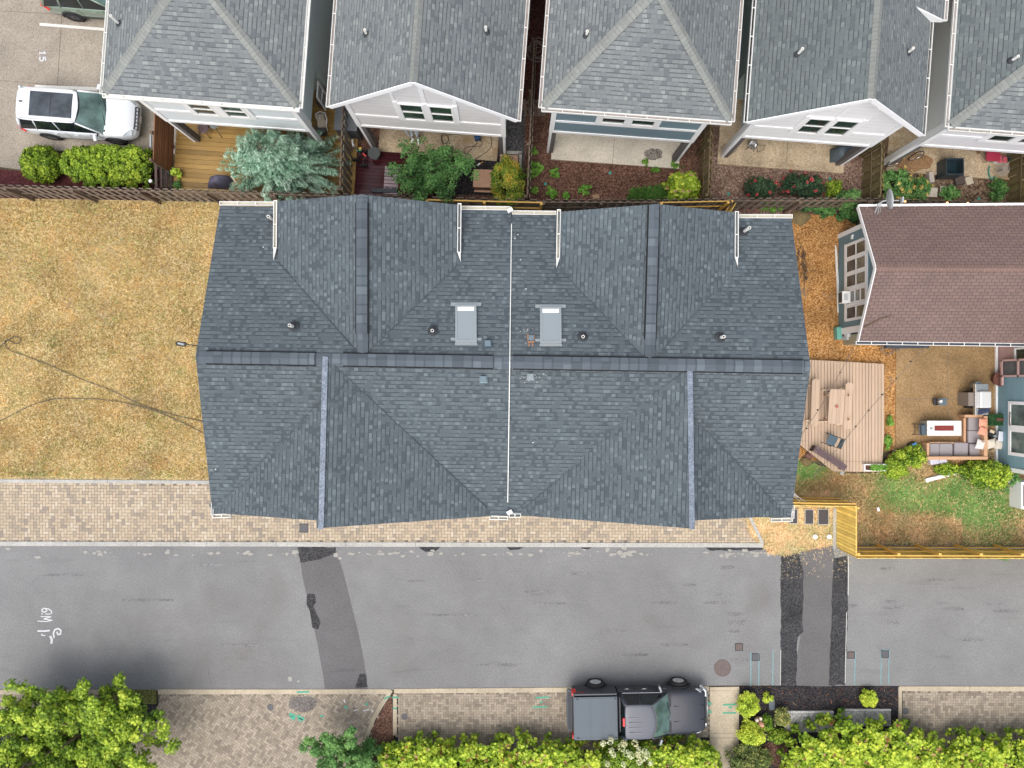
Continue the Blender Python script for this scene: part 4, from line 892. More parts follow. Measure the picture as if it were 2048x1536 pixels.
def rear_house(org, w, label, roof, wallc, sidec, trimc, ov, ze=5.6, zr=8.3, style='gable', apex=None, mshing=M_OLD, win=None, inner=None, hipfront=3.3, left_gut=True, colinner=(.25, .25, .25), windz=(4.0, 5.1), colmat=None, sidecols=None):
    """house with its rear (porch) wall towards the drone; local x along the wall, y away, origin at its left porch column"""
    ca = AN; rt = thing('rear_house', label, 'house', (org[0], org[1], 0), ca)
    L, Rr_, F, B = -ov[0], w + ov[1], -ov[2], 11.0; zp = 2.72
    ms = siding(label[:12] + '_side', sidec, .13); mf = siding(label[:12] + '_front', wallc, .30)
    mw = plain(label[:10] + '_trim', trimc, .5, var=.04)
    m = MB(); m.box(0, .02, zp, w, B - .3, ze - .02); m.build('wall', ms, rt)
    m = MB(); m.box(.02, 2.6, 0, w - .02, B - .35, zp - .01); m.build('ground_floor_wall', ms, rt)
    mid = (L + Rr_) / 2 if apex is None else apex
    # front wall skin
    f = MB()
    if style == 'gable':
        k = (zr - ze) / (mid - L); k2 = (zr - ze) / (Rr_ - mid)
        f.mesh([(0, 0, zp), (w, 0, zp), (w, 0, ze + k2 * (Rr_ - w) - .09), (mid, 0, zr - .09), (0, 0, ze + k * (0 - L) - .09), (0, .3, zp), (w, .3, zp), (w, .3, ze + k2 * (Rr_ - w) - .09), (mid, .3, zr - .09), (0, .3, ze + k * (0 - L) - .09)],
               [(0, 1, 2, 3, 4), (9, 8, 7, 6, 5), (0, 5, 6, 1), (1, 6, 7, 2), (0, 4, 9, 5)])
    else: f.box(0, -.0, zp, w, .02, ze - .05)
    f.build('rear_wall', mf, rt)
    # trim
    t = MB(); d = .035
    t.box(-.03, -d, zp - .12, w + .03, -.002, zp + .06)                      # bottom band
    t.box(-.03, -d - .004, zp + .06, .16, -.002, ze - .2); t.box(w - .16, -d - .004, zp + .06, w + .03, -.002, ze - .2)
    if style == 'gable': t.box(.16, -d + .004, zp + 1.05, w - .16, -.002, zp + 1.22); bx_top = zr
    else: t.box(.16, -d + .004, zp + 1.05, w - .16, -.002, zp + 1.22); t.box(.16, -d + .003, ze - .24, w - .16, -.002, ze - .05)
    t.build('trim', mw, rt)
    # windows
    ww, gap = (.92, .17) if win is None else win[:2]; x0 = (w - 2 * ww - gap) / 2 + (0 if win is None else win[2])
    z0, z1 = windz
    for i in range(2):
        q = window(rt, Vector((x0 + i * (ww + gap), -.004, z0)), X_, SF, ww, z1 - z0, .075, d=.07)
    t = MB(); t.box(x0 - .17, -.06, z0 - .09, x0, -.003, z1 + .12); t.box(x0 + 2 * ww + gap, -.06, z0 - .09, x0 + 2 * ww + gap + .17, -.003, z1 + .12); t.box(x0 + ww, -.062, z0 - .09, x0 + ww + gap, -.003, z1 + .12); t.box(x0, -.064, z0 - .11, x0 + ww, -.003, z0); t.box(x0 + ww + gap, -.064, z0 - .11, x0 + 2 * ww + gap, -.003, z0)
    t.build('window_trim', mw, rt)
    if style == 'gable':
        t = MB(); zz = z1 + .12
        t.box(x0 - .17, -.03, zz, x0 - .05, -.003, ze + .62); t.box(x0 + 2 * ww + gap + .05, -.03, zz, x0 + 2 * ww + gap + .17, -.003, ze + .62); t.box(x0 + ww + gap / 2 - .08, -.031, zz, x0 + ww + gap / 2 + .08, -.003, zr - .35)
        t.build('gable_batten', mw, rt)
    # roof
    if style == 'gable':
        m = MB(); m.roof([(L, F, ze), (mid, F, zr), (mid, B, zr), (L, B, ze)], (0, 1, 0), .10, 0, 1, 1.3); m.build('roof', [mshing[0], mw], rt)
        m = MB(); m.roof([(Rr_, F, ze), (mid, F, zr), (mid, B, zr), (Rr_, B, ze)], (0, 1, 0), .10, 0, 1, 4.1); m.build('roof', [mshing[1], mw], rt)
        t = MB(); a, b, c_ = Vector((L, F - .015, ze - .06)), Vector((mid, F - .015, zr - .06)), Vector((Rr_, F - .015, ze - .06))
        t.beam(a, b, .03, .2, up=(0, 0, 1)); t.beam(b, c_, .03, .2, up=(0, 0, 1)); t.build('rake_board', mw, rt)
        cp = MB(); cp.roof([(mid - .14, F + .01, zr - .09), (mid, F + .01, zr + .025), (mid, B, zr + .025), (mid - .14, B, zr - .09)], (1, 0, .8), .02, 0, 0, 0); cp.roof([(mid + .14, F + .01, zr - .09), (mid, F + .01, zr + .025), (mid, B, zr + .025), (mid + .14, B, zr - .09)], (1, 0, -.8), .02, 0, 0, 0); cp.build('ridge_cap', [M_OLDCAP], rt)
    else:
        hy = F + hipfront; hx = mid
        m = MB(); m.roof([(L, F, ze), (Rr_, F, ze), (hx, hy, zr)], (1, 0, 0), .10, 0, 1, 2.2); m.build('roof', [mshing[0], mw], rt)
        m = MB(); m.roof([(L, F, ze), (hx, hy, zr), (hx, B, zr), (L, B, ze)], (0, 1, 0), .10, 0, 1, .7); m.build('roof', [mshing[1], mw], rt)
        m = MB(); m.roof([(Rr_, F, ze), (hx, hy, zr), (hx, B, zr), (Rr_, B, ze)], (0, 1, 0), .10, 0, 1, 5.3); m.build('roof', [mshing[0], mw], rt)
        for a, b in (((L, F, ze), (hx, hy, zr)), ((Rr_, F, ze), (hx, hy, zr)), ((hx, hy, zr), (hx, B, zr))):
            a, b = Vector(a), Vector(b); dd = (b - a).normalized(); rr = Vector((dd.y, -dd.x, 0)).normalized(); cp = MB(); dn = Vector((0, 0, -.06)); up = Vector((0, 0, .035)); a = a + dd * .08
            cp.roof([a + up, b + up, b - rr * .17 + dn * 1.2 + up, a - rr * .17 + dn * 1.2 + up], rr, .015, 0, 0); cp.roof([a + up, b + up, b + rr * .17 + dn * 1.2 + up, a + rr * .17 + dn * 1.2 + up], rr, .015, 0, 0)
            cp.build('hip_cap', [M_OLDCAP], rt)
        m = MB(); m.box(L + .05, F + .05, ze - .22, Rr_ - .05, F + .4, ze - .11); m.build('soffit', mw, rt)
        gutter((L - .02, F - .07, ze - .13), (Rr_ + .02, F - .07, ze - .13), .13, .10, par=rt, inner=inner or M_DIRTYGUT, world=False)
    gutter((L - .07, F, ze - .13), (L - .07, B, ze - .13), .13, .10, par=rt, inner=inner or M_DIRTYGUT, world=False, every=1.1)
    gutter((Rr_ + .07, F, ze - .13), (Rr_ + .07, B, ze - .13), .13, .10, par=rt, inner=inner or M_DIRTYGUT, world=False, every=1.1)
    # porch columns
    for x, s in ((0, 1), (w, -1)):
        m = MB(); m.box(x if s > 0 else x - .1, -.02, 0, x + .1 if s > 0 else x, .22, zp); m.build('porch_column', mw, rt)
        m = MB(); m.box(min(x + s * .1, x + s * .28), -.015, 0, max(x + s * .1, x + s * .28), .25, zp - .01); m.build('column_side', plain('column_grey', (.13, .12, .12), .7), rt)
    return rt
H1 = rear_house((-14.05, 10.71), 5.9, 'house with hipped grey roof, pale blue wall and wooden deck, leftmost at the back', 'hip', (.72, .77, .80), (.60, .71, .71), (.86, .86, .87), (.88, .40, .17), zr=7.3, style='hip', mshing=(M_OLD, M_OLD), inner=M_GUT, hipfront=3.9, windz=(3.78, 4.95), win=(.92, .30, -.1))
H2 = rear_house((-6.26, 10.51), 6.0, 'pale gabled house above the tan porch slab and dark red deck', 'gable', (.76, .745, .745), (.60, .61, .61), (.87, .87, .88), (.38, .50, .42), style='gable', mshing=(M_OLD, M_OLD), windz=(3.85, 5.42), win=(.94, .16, .07))
H3 = rear_house((1.53, 10.27), 5.83, 'hipped house with slate blue rear wall and white trim', 'hip', (.175, .255, .30), (.30, .36, .38), (.85, .86, .87), (.42, .68, .2), zr=8.1, style='hip', mshing=(M_OLD, M_OLD), hipfront=3.2, windz=(4.08, 5.2), win=(.98, .15, 0))
H4 = rear_house((9.26, 10.06), 5.35, 'bright white gabled house with teal grey side wall', 'gable', (.88, .885, .89), (.42, .54, .53), (.88, .885, .90), (.62, .42, .55), style='gable', mshing=(M_OLDSHADE, M_OLD), windz=(3.62, 5.15), win=(.92, .12, .1), inner=M_DARK)
H5 = rear_house((16.5, 9.72), 6.0, 'hipped house with pale lavender wall at the top right corner', 'hip', (.78, .77, .79), (.80, .80, .78), (.88, .88, .90), (.52, .5, .36), zr=8.0, style='hip', mshing=(M_OLD, M_OLDSHADE), hipfront=3.3, windz=(3.68, 5.0), win=(.98, .2, 0))
# corner trim running down the visible side walls, side windows
for H, x in ((H1, 5.9),):
    m = MB(); m.box(x, .02, 2.7, x + .03, .3, 5.4); m.build('corner_trim', M_WHITE, H)
    window(H, Vector((5.905, 4.9, 3.6)), Y_, X_, 1.2, 1.3, .08, d=.04, pane=M_GLASS)
    window(H, Vector((5.905, 1.5, .9)), Y_, X_, .7, 1.4, .09, d=.04, pane=M_BLIND)
for H in (H4, H5):
    m = MB(); m.box(-.03, .02, 0, 0, .28, 5.4); m.build('corner_trim', M_WHITE, H)
m = MB(); m.box(-.12, 3.1, 4.5, -.01, 3.35, 4.75); m.build('wall_vent', M_BLACK, H4)
# small side bays on the two gabled houses: shallower roof with white rake
for H, x0, xi, y0 in ((H2, 6.62, 4.8, 4.15), (H4, 5.9, 4.7, 3.6)):
    L_ = {H2: (.38, 6.0, .50), H4: (.62, 5.35, .42)}[H]; mid = (-L_[0] + L_[1] + L_[2]) / 2; Rr_ = L_[1] + L_[2]; k = 2.7 / (Rr_ - mid)
    zi = 8.3 - (xi - mid) * k; m = MB(); m.roof([(xi, y0, zi + .01), (x0 + .25, y0, 5.76), (x0 + .25, 11, 5.76), (xi, 11, zi + .01)], (0, 1, 0), .08, 0, 1, 3); m.build('bay_roof', [M_OLD, M_WHITE], H)
    m = MB(); m.mesh([(xi, y0 - .02, zi - .05), (x0 + .25, y0 - .02, 5.76), (x0 + .25, y0 - .02, 5.62), (Rr_ - .1, y0 - .02, 5.58), (xi, y0 + .03, zi - .05), (x0 + .25, y0 + .03, 5.76), (x0 + .25, y0 + .03, 5.62), (Rr_ - .1, y0 + .03, 5.58)], [(0, 1, 2, 3), (7, 6, 5, 4), (0, 4, 5, 1), (1, 5, 6, 2)]); m.build('bay_rake_board', M_WHITE, H)
    m = MB(); m.box(L_[1], y0 + .2, 2.7, x0 + .02, 10.7, 5.52); m.build('bay_wall', siding('bay_siding' + H.name, (.5, .5, .5)), H)
    gutter((x0 + .33, y0, 5.64), (x0 + .33, 11, 5.64), .13, .10, par=H, inner=M_DIRTYGUT, world=False)
# vent pipes of the old roofs (angled towards the outside because of their height)
def hpipe(H, x, y, z, h=.55):
    b = MB(); b.lathe((x, y, z - .05), [(.13, 0), (.12, .06), (.08, .10), (.055, .13)], 18); b.build('pipe_boot', M_RUBBER, H)
    m = MB(); m.lathe((x, y, z), [(.05, 0), (.05, h), (.034, h), (.034, h - .1)], 14); m.build('vent_pipe', M_PIPE, H)
def roof_pt(H, L, Rr, F, ze, zr, style, mid, x_px, y_px, side):
    """point of the left/right slope seen at a pixel"""
    M_ = H.matrix_world if False else (Matrix.Translation(H.location) @ Matrix.Rotation(H.rotation_euler.z, 4, 'Z')); Mi = M_.inverted()
    o = Mi @ Vector((0, 0, CAMH)); t_ = Mi @ P(x_px, y_px, 0); d = t_ - o
    a = Vector((L, F, ze)) if side < 0 else Vector((Rr, F, ze)); b = Vector((mid, F, zr)); n = (b - a).cross(Vector((0, 1, 0)))
    k = (a - o).dot(n) / d.dot(n); return o + d * k
def hp(H, w, ov, zr, x, y, side, h=.5):
    L, Rr = -ov[0], w + ov[1]; p = roof_pt(H, L, Rr, -ov[2], 5.6, zr, '', (L + Rr) / 2, x, y, side); hpipe(H, p.x, p.y, p.z, h)
hp(H1, 5.9, (.88, .40, .32), 7.3, 238, 47, -1, .55); hp(H2, 6.0, (.38, .50, .42), 8.3, 733, 68, -1, .3); hp(H2, 6.0, (.38, .50, .42), 8.3, 972, 63, 1, .32)
hp(H3, 5.83, (.42, .68, .38), 8.1, 1173, 70, -1, .28); hp(H4, 5.35, (.62, .42, .55), 8.3, 1596, 108, -1, .4); hp(H4, 5.35, (.62, .42, .55), 8.3, 1816, 105, 1, .35); hp(H5, 6.0, (.52, .5, .55), 8.0, 2023, 121, -1, .35)
# porch slabs
def slab(H, x0, x1, y0, mat, name='porch_slab', y1=10.5, lb=None, joint=None, z=.06):
    m = MB(); m.box(x0, y0, -.1, x1, y1 if y1 else 2.6, z); o = m.build(name, mat, H)
    if joint: m = MB(); [m.box(j - .008, y0, z, j + .008, 2.6, z + .003) for j in joint]; m.build('slab_joint', M_BED, o)
    return o
slab(H2, .35, 5.62, -.22, M_SLAB, joint=None); slab(H3, .22, 5.9, -.30, M_SLABW, joint=[2.95]); slab(H4, -.15, 5.45, -.33, M_SLAB, joint=[2.9]); slab(H5, .1, 6.4, -.28, M_SLAB, joint=[2.95]);
# stain on H3's slab and wet patches
def blob(name, cx_, cy_, rx, ry, z, mat, label, cat='stain', seed=1, kind='structure'):
    rr = random.Random(seed); c = P(cx_, cy_); m = MB(); k = 26; r0 = [rr.uniform(.82, 1.12) for _ in range(k)]
    m.face([((rx / 45) * math.cos(6.283 * i / k) * (r0[i] + r0[i - 1]) / 2, (ry / 45) * math.sin(6.283 * i / k) * (r0[i] + r0[i - 1]) / 2, z) for i in range(k)])
    o = m.build(name, mat); o.location = (c.x, c.y, 0); o['kind'] = kind; return o
blob('slab_stain', 1307, 309, 19, 12, .066, speckle('oil_stain', ((.10, .09, .08), (.19, .17, .15), (.34, .31, .27)), 30, 1, .2), '', seed=3)
blob('wet_patch', 1822, 325, 44, 20, .066, M_WET, '', seed=8); blob('wet_patch', 1955, 300, 5, 10, .067, M_WET, '', seed=4)
blob('driveway_stain', 605, 1408, 30, 16, .0165, speckle('driveway_stain', ((.10, .09, .085), (.15, .135, .125), (.24, .22, .20)), 30, 1, .2), '', seed=5)
# ------------------------------------------------------------------ wooden decks
def tintmesh(mb, name, mat, par=None, per=8, seed=1, world=True, org=None):
    o = mb.build(name, mat, par, world=world, org=org); rr = np.random.default_rng(seed); n = len(mb.v) // per
    tint_attr(o, np.repeat(rr.random(n), per)); return o
M_YDECK = wood('wet_yellow_deck', (.32, .20, .065), .35, axis=(10, 1, 1) if False else (1, 10, 1))
M_TDECK = wood('tan_composite', (.50, .37, .265), .6, axis=(10, 1, 1), sc=.5, ta=.07, ga=.35)
M_WINE = wood('wet_wine_deck', (.055, .014, .018), .12, axis=(1, 9, 1))
dk = thing('wooden_deck', 'yellow stained wooden deck under the blue green juniper', 'deck', P(430, 320))
m = MB()
A = Vector((-15.0, 8.35)); ang = R(-4.0); ux = Vector((math.cos(ang), math.sin(ang))); uy = Vector((-ux.y, ux.x))
for i in range(25):
    p = A + uy * (i * .205); q = [p, p + ux * 8.0, p + ux * 8.0 + uy * .193, p + uy * .193]; m.prism([tuple(v) for v in q], .05, .15)
tintmesh(m, 'boards', M_YDECK, dk)
dk = thing('wooden_deck', 'wet dark red deck behind the pale gabled house', 'deck', P(800, 340))
m = MB(); A = Vector((-6.95, 8.35)); rr = random.Random(2)
for i in range(13):
    p = A + uy * (i * .155); q = [p, p + ux * 4.35, p + ux * 4.35 + uy * .146, p + uy * .146]; m.prism([tuple(v) for v in q], .03, .12)
tintmesh(m, 'boards', M_WINE, dk)
m = MB()
for i in range(8):
    p = A + uy * (.16 + i * .155) + ux * 1.25; q = [p, p + ux * .62, p + ux * .62 + uy * .13, p + uy * .13]; m.prism([tuple(v) for v in q], .12, .123)
m.build('painted_sheen', plain('sheen_tone', (.30, .24, .27), .25, var=.2), dk, world=True)  # pale strips paint the sheen of the wet boards as colour
bx = thing('storage_box', 'dark grey lidded storage box by the porch column of the pale gabled house', 'box', P(706, 250)); m = MB(); m.rbox(P(706, 250) + Vector((0, 0, 0)), .9, 1.3, 1.2, AN); m.build('body', plain('dark_grey_resin', (.075, .085, .095), .6), bx, world=True)
m = MB(); m.rbox(P(706, 250) + Vector((0, 0, 1.2)), .98, 1.38, .06, AN); m.build('lid', plain('dark_lid', (.11, .125, .14), .5), bx, world=True)
# black mulch bed with timber edging beside the gable porch
sheet('black_gravel_bed', [(905, 308), (1010, 312), (1045, 310), (1045, 392), (880, 388)], .004, M_BMULCH)
m = MB(); m.beam(P(1012, 305, .03), P(1043, 306, .03), .14, .06); m.beam(P(1041, 306, .03), P(1040, 340, .03), .12, .06); o = m.build('bed_edging', M_CONC); o['kind'] = 'structure'
# tan deck on the right
dk = thing('platform_deck', 'tan composite platform deck beside the duplex', 'deck', P(1690, 830))
m = MB(); k = 0
x0, x1 = P(1560, 0).x, P(1765, 0).x; zt_ = .28
DP = [P(1560, 716, zt_), P(1772, 728, zt_), P(1767, 944, zt_), P(1667, 943, zt_), P(1597, 887, zt_), P(1560, 880, zt_)]
DPx = [(p.x, p.y) for p in DP]
def yspan(x):
    ys = []
    for i in range(len(DPx)):
        a, b = DPx[i], DPx[(i + 1) % len(DPx)]
        if (a[0] > x) != (b[0] > x): ys.append(a[1] + (b[1] - a[1]) * (x - a[0]) / (b[0] - a[0]))
    return (min(ys), max(ys)) if len(ys) >= 2 else None
x = min(p[0] for p in DPx) + .01
while x + .135 < max(p[0] for p in DPx):
    s0, s1 = yspan(x), yspan(x + .13)
    if s0 and s1: m.prism([(x, s0[0]), (x + .120, s1[0]), (x + .120, s1[1]), (x, s0[1])], zt_ - .04, zt_)
    x += .139
tintmesh(m, 'boards', M_TDECK, dk)
m = MB(); m.prism([((p[0] - 13.5) * .985 + 13.5, (p[1] + 1.3) * .985 - 1.3) for p in DPx], .0, zt_ - .042); m.build('substructure', plain('dark_frame', (.05, .035, .025), .9), dk, world=True)
m = MB(); a, b = P(1683, 922, zt_ + .001), P(1767, 925, zt_ + .001); m.beam(a, b, .012, .002); a, b = P(1600, 882, zt_), P(1616, 882, zt_); m.beam(a, b, .012, .002); m.build('board_joint', M_BED, dk, world=True)
# ------------------------------------------------------------------ fences
M_FB = wood('weathered_brown_boards', (.235, .195, .155), .85, axis=(8, 8, .7)); M_FP = plain('dark_brown_post', (.135, .095, .07), .85, var=.25)
M_YF = wood('fresh_yellow_boards', (.88, .61, .17), .6, axis=(6, 6, .7), sc=.7); M_YP = plain('fresh_yellow_rail', (.72, .44, .11), .6, var=.12)
M_GF = wood('greenish_boards', (.21, .165, .075), .85, axis=(8, 8, .7))
def fence(a, b, label, h=1.8, boards=M_FB, rails=M_FP, shadow=True, bw=.14, gap=.03, posts=2.6, railside=-1, nrails=2, name='wooden_fence', solid=False, postside=None, phase=0.0, post_mat=None, railh=None, cat='fence', zs=0.0, railw=.04):
    """a,b ground points; boards on both sides of the rails (shadowbox) or a solid board face"""
    a, b = Vector((a[0], a[1], 0)), Vector((b[0], b[1], 0)); d = b - a; L = d.length; d.normalize(); n = Vector((-d.y, d.x, 0)); u = Vector((0, 0, 1)); c_ = (a + b) / 2
    rt = thing(name, label, cat, (c_.x, c_.y, 0)); m = MB(); k = int(L / ((bw + gap) if not solid else (bw + .006))); st = L / max(1, k); rr = random.Random(int(L * 100))
    for i in range(k):
        hh = h - rr.uniform(0, .03)
        if solid: m.ob(a, d, u, n, i * st + .003, i * st + st - .003, .04, hh, .02 * 1, .04)
        else:
            s = 1 if i % 2 else -1
            m.ob(a, d, u, n, i * st - (.015 if s > 0 else -.01), i * st + st + (.02 if s > 0 else -.01), .04, hh, s * .03 if s > 0 else -.05, s * .05 if s > 0 else -.03)
    tintmesh(m, 'boards', boards, rt, seed=int(L * 10))
    rz = railh or ([h * .5, h - .07] if not solid else [h * (j + .35) / nrails for j in range(nrails)])
    rs = railside
    for z in rz:
        m = MB(); m.ob(a, d, u, n, 0, L, z - .045, z + .045, *( (-.028, .028) if (not solid and not railside) else ((rs * .055, rs * (.055 + railw)) if rs > 0 else (rs * (.055 + railw), rs * .055)) )); m.build('rail', rails, rt, world=True)
    if posts:
        kk = max(1, round(L / posts))
        for i in range(kk + 1):
            t = min(L - .05, max(.05, L * i / kk)); m = MB()
            ps = postside if postside is not None else rs
            c0, c1 = (ps * .10, ps * .19) if ps else (-.045, .045)
            if c0 > c1: c0, c1 = c1, c0
            m.ob(a, d, u, n, t - .055, t + .055, 0, h + .02, c0, c1); m.build('post', post_mat or rails, rt, world=True)
    return rt
FL = [(-24.0, 8.36), (-10.0, 8.02), (-3.6, 7.80), (1.28, 7.68), (6.2, 7.68), (9.1, 7.74), (15.0, 7.74), (27, 7.35)]
YB = dict(rails=M_YP, post_mat=M_YP)
fence(FL[0], FL[1], 'long weathered brown fence behind the dry lawn')
fence(FL[1], FL[2], 'brown fence section behind the left rear gable', railside=-1)
fence(FL[2], FL[3], 'brown fence section with new yellow rails below the orange tipped shrub', rails=M_YP, nrails=2, railh=[.75, 1.72], gap=.11, railw=.05, post_mat=M_YP)
fence(FL[3], FL[4], 'dark brown fence section behind the oakleaf yard')
fence(FL[4], FL[5], 'brown fence section with two yellow rails above the right rear gable', rails=M_YP, railh=[.9, 1.72])
fence(FL[5], FL[6], 'brown fence section behind the rose bushes')
fence(FL[6], FL[7], 'brown fence section behind the brown roofed cottage')
fence((9.35, 7.6), (8.95, 6.9), 'short new yellow fence return beside the rock pile', boards=M_YF, rails=M_YP, solid=True, posts=.8)
fence((-7.15, 8.1), (-7.0, 12.5), 'brown divider fence between the yellow deck and the red deck', railside=1, posts=2.2)
fence((.70, 7.8), (1.0, 14.5), 'dark brown divider fence between the gabled and slate blue houses', railside=1, posts=2.2, boards=M_FB)
fence((8.28, 7.85), (8.45, 12.5), 'greenish divider fence between the slate blue and bright white houses', boards=M_GF, rails=plain('olive_rail', (.13, .10, .05), .85, var=.2), railside=1, posts=2.4)
fence((15.5, 7.8), (15.62, 12.4), 'olive divider fence between the bright white and lavender houses', boards=M_GF, rails=plain('olive_rail', (.13, .10, .05), .85), railside=1, posts=2.4)
fence((21.95, 7.6), (22.1, 12.4), 'olive divider fence at the right edge of the picture', boards=M_GF, rails=plain('olive_rail', (.13, .10, .05), .85), railside=1, posts=2.4)
# deck gate with horizontal slats
gt = thing('deck_gate', 'reddish brown slatted gate panel at the left end of the yellow deck', 'gate', (-14.95, 10.4, 0)); m = MB()
for i in range(9):
    z = .15 + i * .19; m.hexa([(-15.02, 9.35, z), (-14.98, 9.35, z), (-14.90, 11.7, z), (-14.94, 11.7, z), (-15.02, 9.35, z + .15), (-14.98, 9.35, z + .15), (-14.90, 11.7, z + .15), (-14.94, 11.7, z + .15)])
tintmesh(m, 'slats', wood('red_brown_slats', (.20, .085, .04), .55, axis=(4, 1, 6)), gt)
for y in (9.35, 10.5, 11.7): m = MB(); x_ = -15.06 + (y - 9.35) * .034; m.box(x_ - .05, y - .05, 0, x_ + .04, y + .05, 1.95); m.build('post', M_FP, gt, world=True)
m = MB(); m.box(-15.12, 9.9, 1.82, -15.06, 10.4, 1.88); m.build('handle_bar', M_FLASH, gt, world=True)
# yellow fences at lower right
fence((14.42, -5.10), (10.0, -5.02), 'new yellow fence between the duplex corner and the boarded return', boards=M_YF, rails=M_YP, solid=True, railside=-1, nrails=3, railh=[.25, .95, 1.72], posts=None, bw=.14)
fence((14.42, -5.12), (14.42, -7.22), 'new yellow board panel running down to the road', boards=M_YF, rails=M_YP, solid=True, railside=1 if False else -1, bw=.14, posts=2.1, railw=.03) if False else None
rt = thing('wooden_fence', 'yellow board face running from the straw to the road', 'fence', (14.42, -6.2, 0)); m = MB()
y = -5.10
while y > -7.2: m.box(14.38, y - .124, .03, 14.405, y, 1.8); y -= .142
tintmesh(m, 'boards', M_YF, rt)
for z in (.3, .95, 1.72): m = MB(); m.box(14.405, -7.2, z - .045, 14.45, -5.1, z + .045); m.build('rail', M_YP, rt, world=True)
for y in (-5.2, -7.15): m = MB(); m.box(14.45, y - .045, 0, 14.54, y + .045, 1.8); m.build('post', M_YP, rt, world=True)
fence((30, -7.30), (14.45, -7.26), 'long new yellow fence along the road at right', boards=M_YF, rails=M_YP, solid=True, railside=-1 if False else -1, nrails=3, railh=[.22, 1.0, 1.74], posts=1.68, bw=.14)
strip('concrete_edging', (1669, 1016), (1668, 1097), .15, -.02, .05, M_CONC, 4)
# ================================================================== cottage with brown roof
ct = thing('cottage', 'single storey cottage with brown shingle roof and teal window wall', 'house', (18.0, 4.45, 0))
def cp(mb, name, mt, par=None, **k): return mb.build(name, mt, par or ct, world=True, **k)
CE, CR = 2.75, 4.12
M_TEAL = siding('teal_siding', (.16, .27, .32), .16)
e0, e1, r0, r1 = P(1717, 413, CE), P(2300, 408, CE), P(1752, 535, CR), P(2400, 540, CR)
s0, s1 = P(1717, 682, CE), P(2300, 690, CE)
m = MB(); m.roof([e0, e1, r1, r0], (1, 0, 0), .08, 0, 1); cp(m, 'roof', [M_BROWN, M_WHITE])
m = MB(); m.roof([s0, s1, r1, r0], (1, 0, 0), .08, 0, 1, .4); cp(m, 'roof', [M_BROWN, M_WHITE])
m = MB(); up = Vector((0, 0, .03)); d1 = (e0 - r0).normalized(); d2 = (s0 - r0).normalized()
m.roof([r0 + up, r1 + up, r1 + up + d1 * .16, r0 + up + d1 * .16], (0, 1, -.5), .015, 0, 0, 3); m.roof([r0 + up, r1 + up, r1 + up + d2 * .16, r0 + up + d2 * .16], (0, 1, .5), .015, 0, 0, 3); cp(m, 'ridge_cap', [M_BROWNCAP])
m = MB(); o_ = Vector((-.015, 0, -.05)); m.beam(e0 + o_, r0 + o_, .03, .17); m.beam(r0 + o_, s0 + o_, .03, .17); cp(m, 'rake_board', M_WHITE)
m = MB(); a, b = e0 + Vector((0, .04, -.03)), e1 + Vector((0, .04, -.03)); m.beam(a, b, .09, .12); cp(m, 'fascia', M_WHITE)
m = MB(); 
for i in range(16): q = e0 + (e1 - e0) * (i * .055 + .03); m.rbox(q + Vector((0, -.02, .005)), .015, .07, .012)
cp(m, 'gutter_clip', M_WHITE)
gutter(s0 + Vector((-.1, -.07, -.1)), s1 + Vector((0, -.07, -.1)), .14, .11, par=ct, inner=plain('gutter_dark_inner', (.06, .07, .09), .6), every=.62)
WX = 14.48; wy0, wy1 = 2.20, 6.62
m = MB(); m.box(WX, wy0, 0, 30, wy1, CE - .05); m.mesh([(WX, wy0, CE - .05), (WX, wy1, CE - .05), (WX, 4.45, CR - .2), (30, wy0, CE - .05), (30, wy1, CE - .05), (30, 4.45, CR - .2)], [(0, 2, 1), (3, 4, 5), (0, 3, 5, 2), (1, 2, 5, 4)]); cp(m, 'wall', M_TEAL)
m = MB(); m.box(WX - .03, wy1 - .17, 0, WX, wy1 + .02, 2.7); m.box(WX - .03, wy0 - .02, 0, WX, wy0 + .25, 2.7); m.box(WX - .034, 2.72, .62, WX - .001, 6.05, .76); cp(m, 'corner_trim', M_WHITE)
nW = Vector((-1, 0, 0)); M_CUR = NB('curtained_glass'); _p = M_CUR.pos((6, 1, 1)); M_CUR = M_CUR.done(M_CUR.mix(M_CUR.maprange(M_CUR.noise(_p, 1.2, 3, .6, 1.5), .35, .65, 0, 1), (.09, .095, .08), (.26, .26, .22)), .12, .6)
M_SCREEN = glassmat('grey_screen', (.075, .085, .095), .25)
for i, yc in enumerate((5.68, 5.04, 4.40, 3.72, 3.04)):
    w_, z0, z1 = .56, .82, 2.50
    if i == 3: z0 = 1.1
    f = window(ct, Vector((WX, yc + w_ / 2, z0)), Vector((0, -1, 0)), nW, w_, z1 - z0, .05, pane=M_CUR, d=.045, world=True, rails=2 if i == 3 else 1)
    if i != 3: m = MB(); m.box(WX - .035, yc - w_ / 2 + .05, z0 + .05, WX - .02, yc + w_ / 2 - .05, (z0 + z1) / 2 - .03); m.build('insect_screen', M_SCREEN, f, world=True)
m = MB()
for yc in (5.36, 4.72, 4.06, 3.38): m.box(WX - .04, yc - .045, .80, WX - .001, yc + .045, 2.55)
m.box(WX - .042, 2.70, .74, WX - .001, 2.76, 2.4); m.box(WX - .042, 5.96, .74, WX - .001, 6.03, 2.3); m.box(WX - .043, 2.7, 2.52, WX - .001, 6.0, 2.62); cp(m, 'window_trim', M_WHITE)
m = MB(); m.box(WX - .04, 6.17, 1.22, WX, 6.27, 1.36); m.box(WX - .04, 6.27, 1.26, WX, 6.34, 1.40); cp(m, 'wall_outlet', M_WHITE)
ac = thing('window_air_conditioner', 'white window air conditioner in the teal wall', 'air conditioner', (WX - .2, 3.72, .85))
m = MB(); m.box(WX - .36, 3.47, .80, WX, 3.97, 1.16); bevel(m.build('case', M_WHITE, ac, world=True), .015)
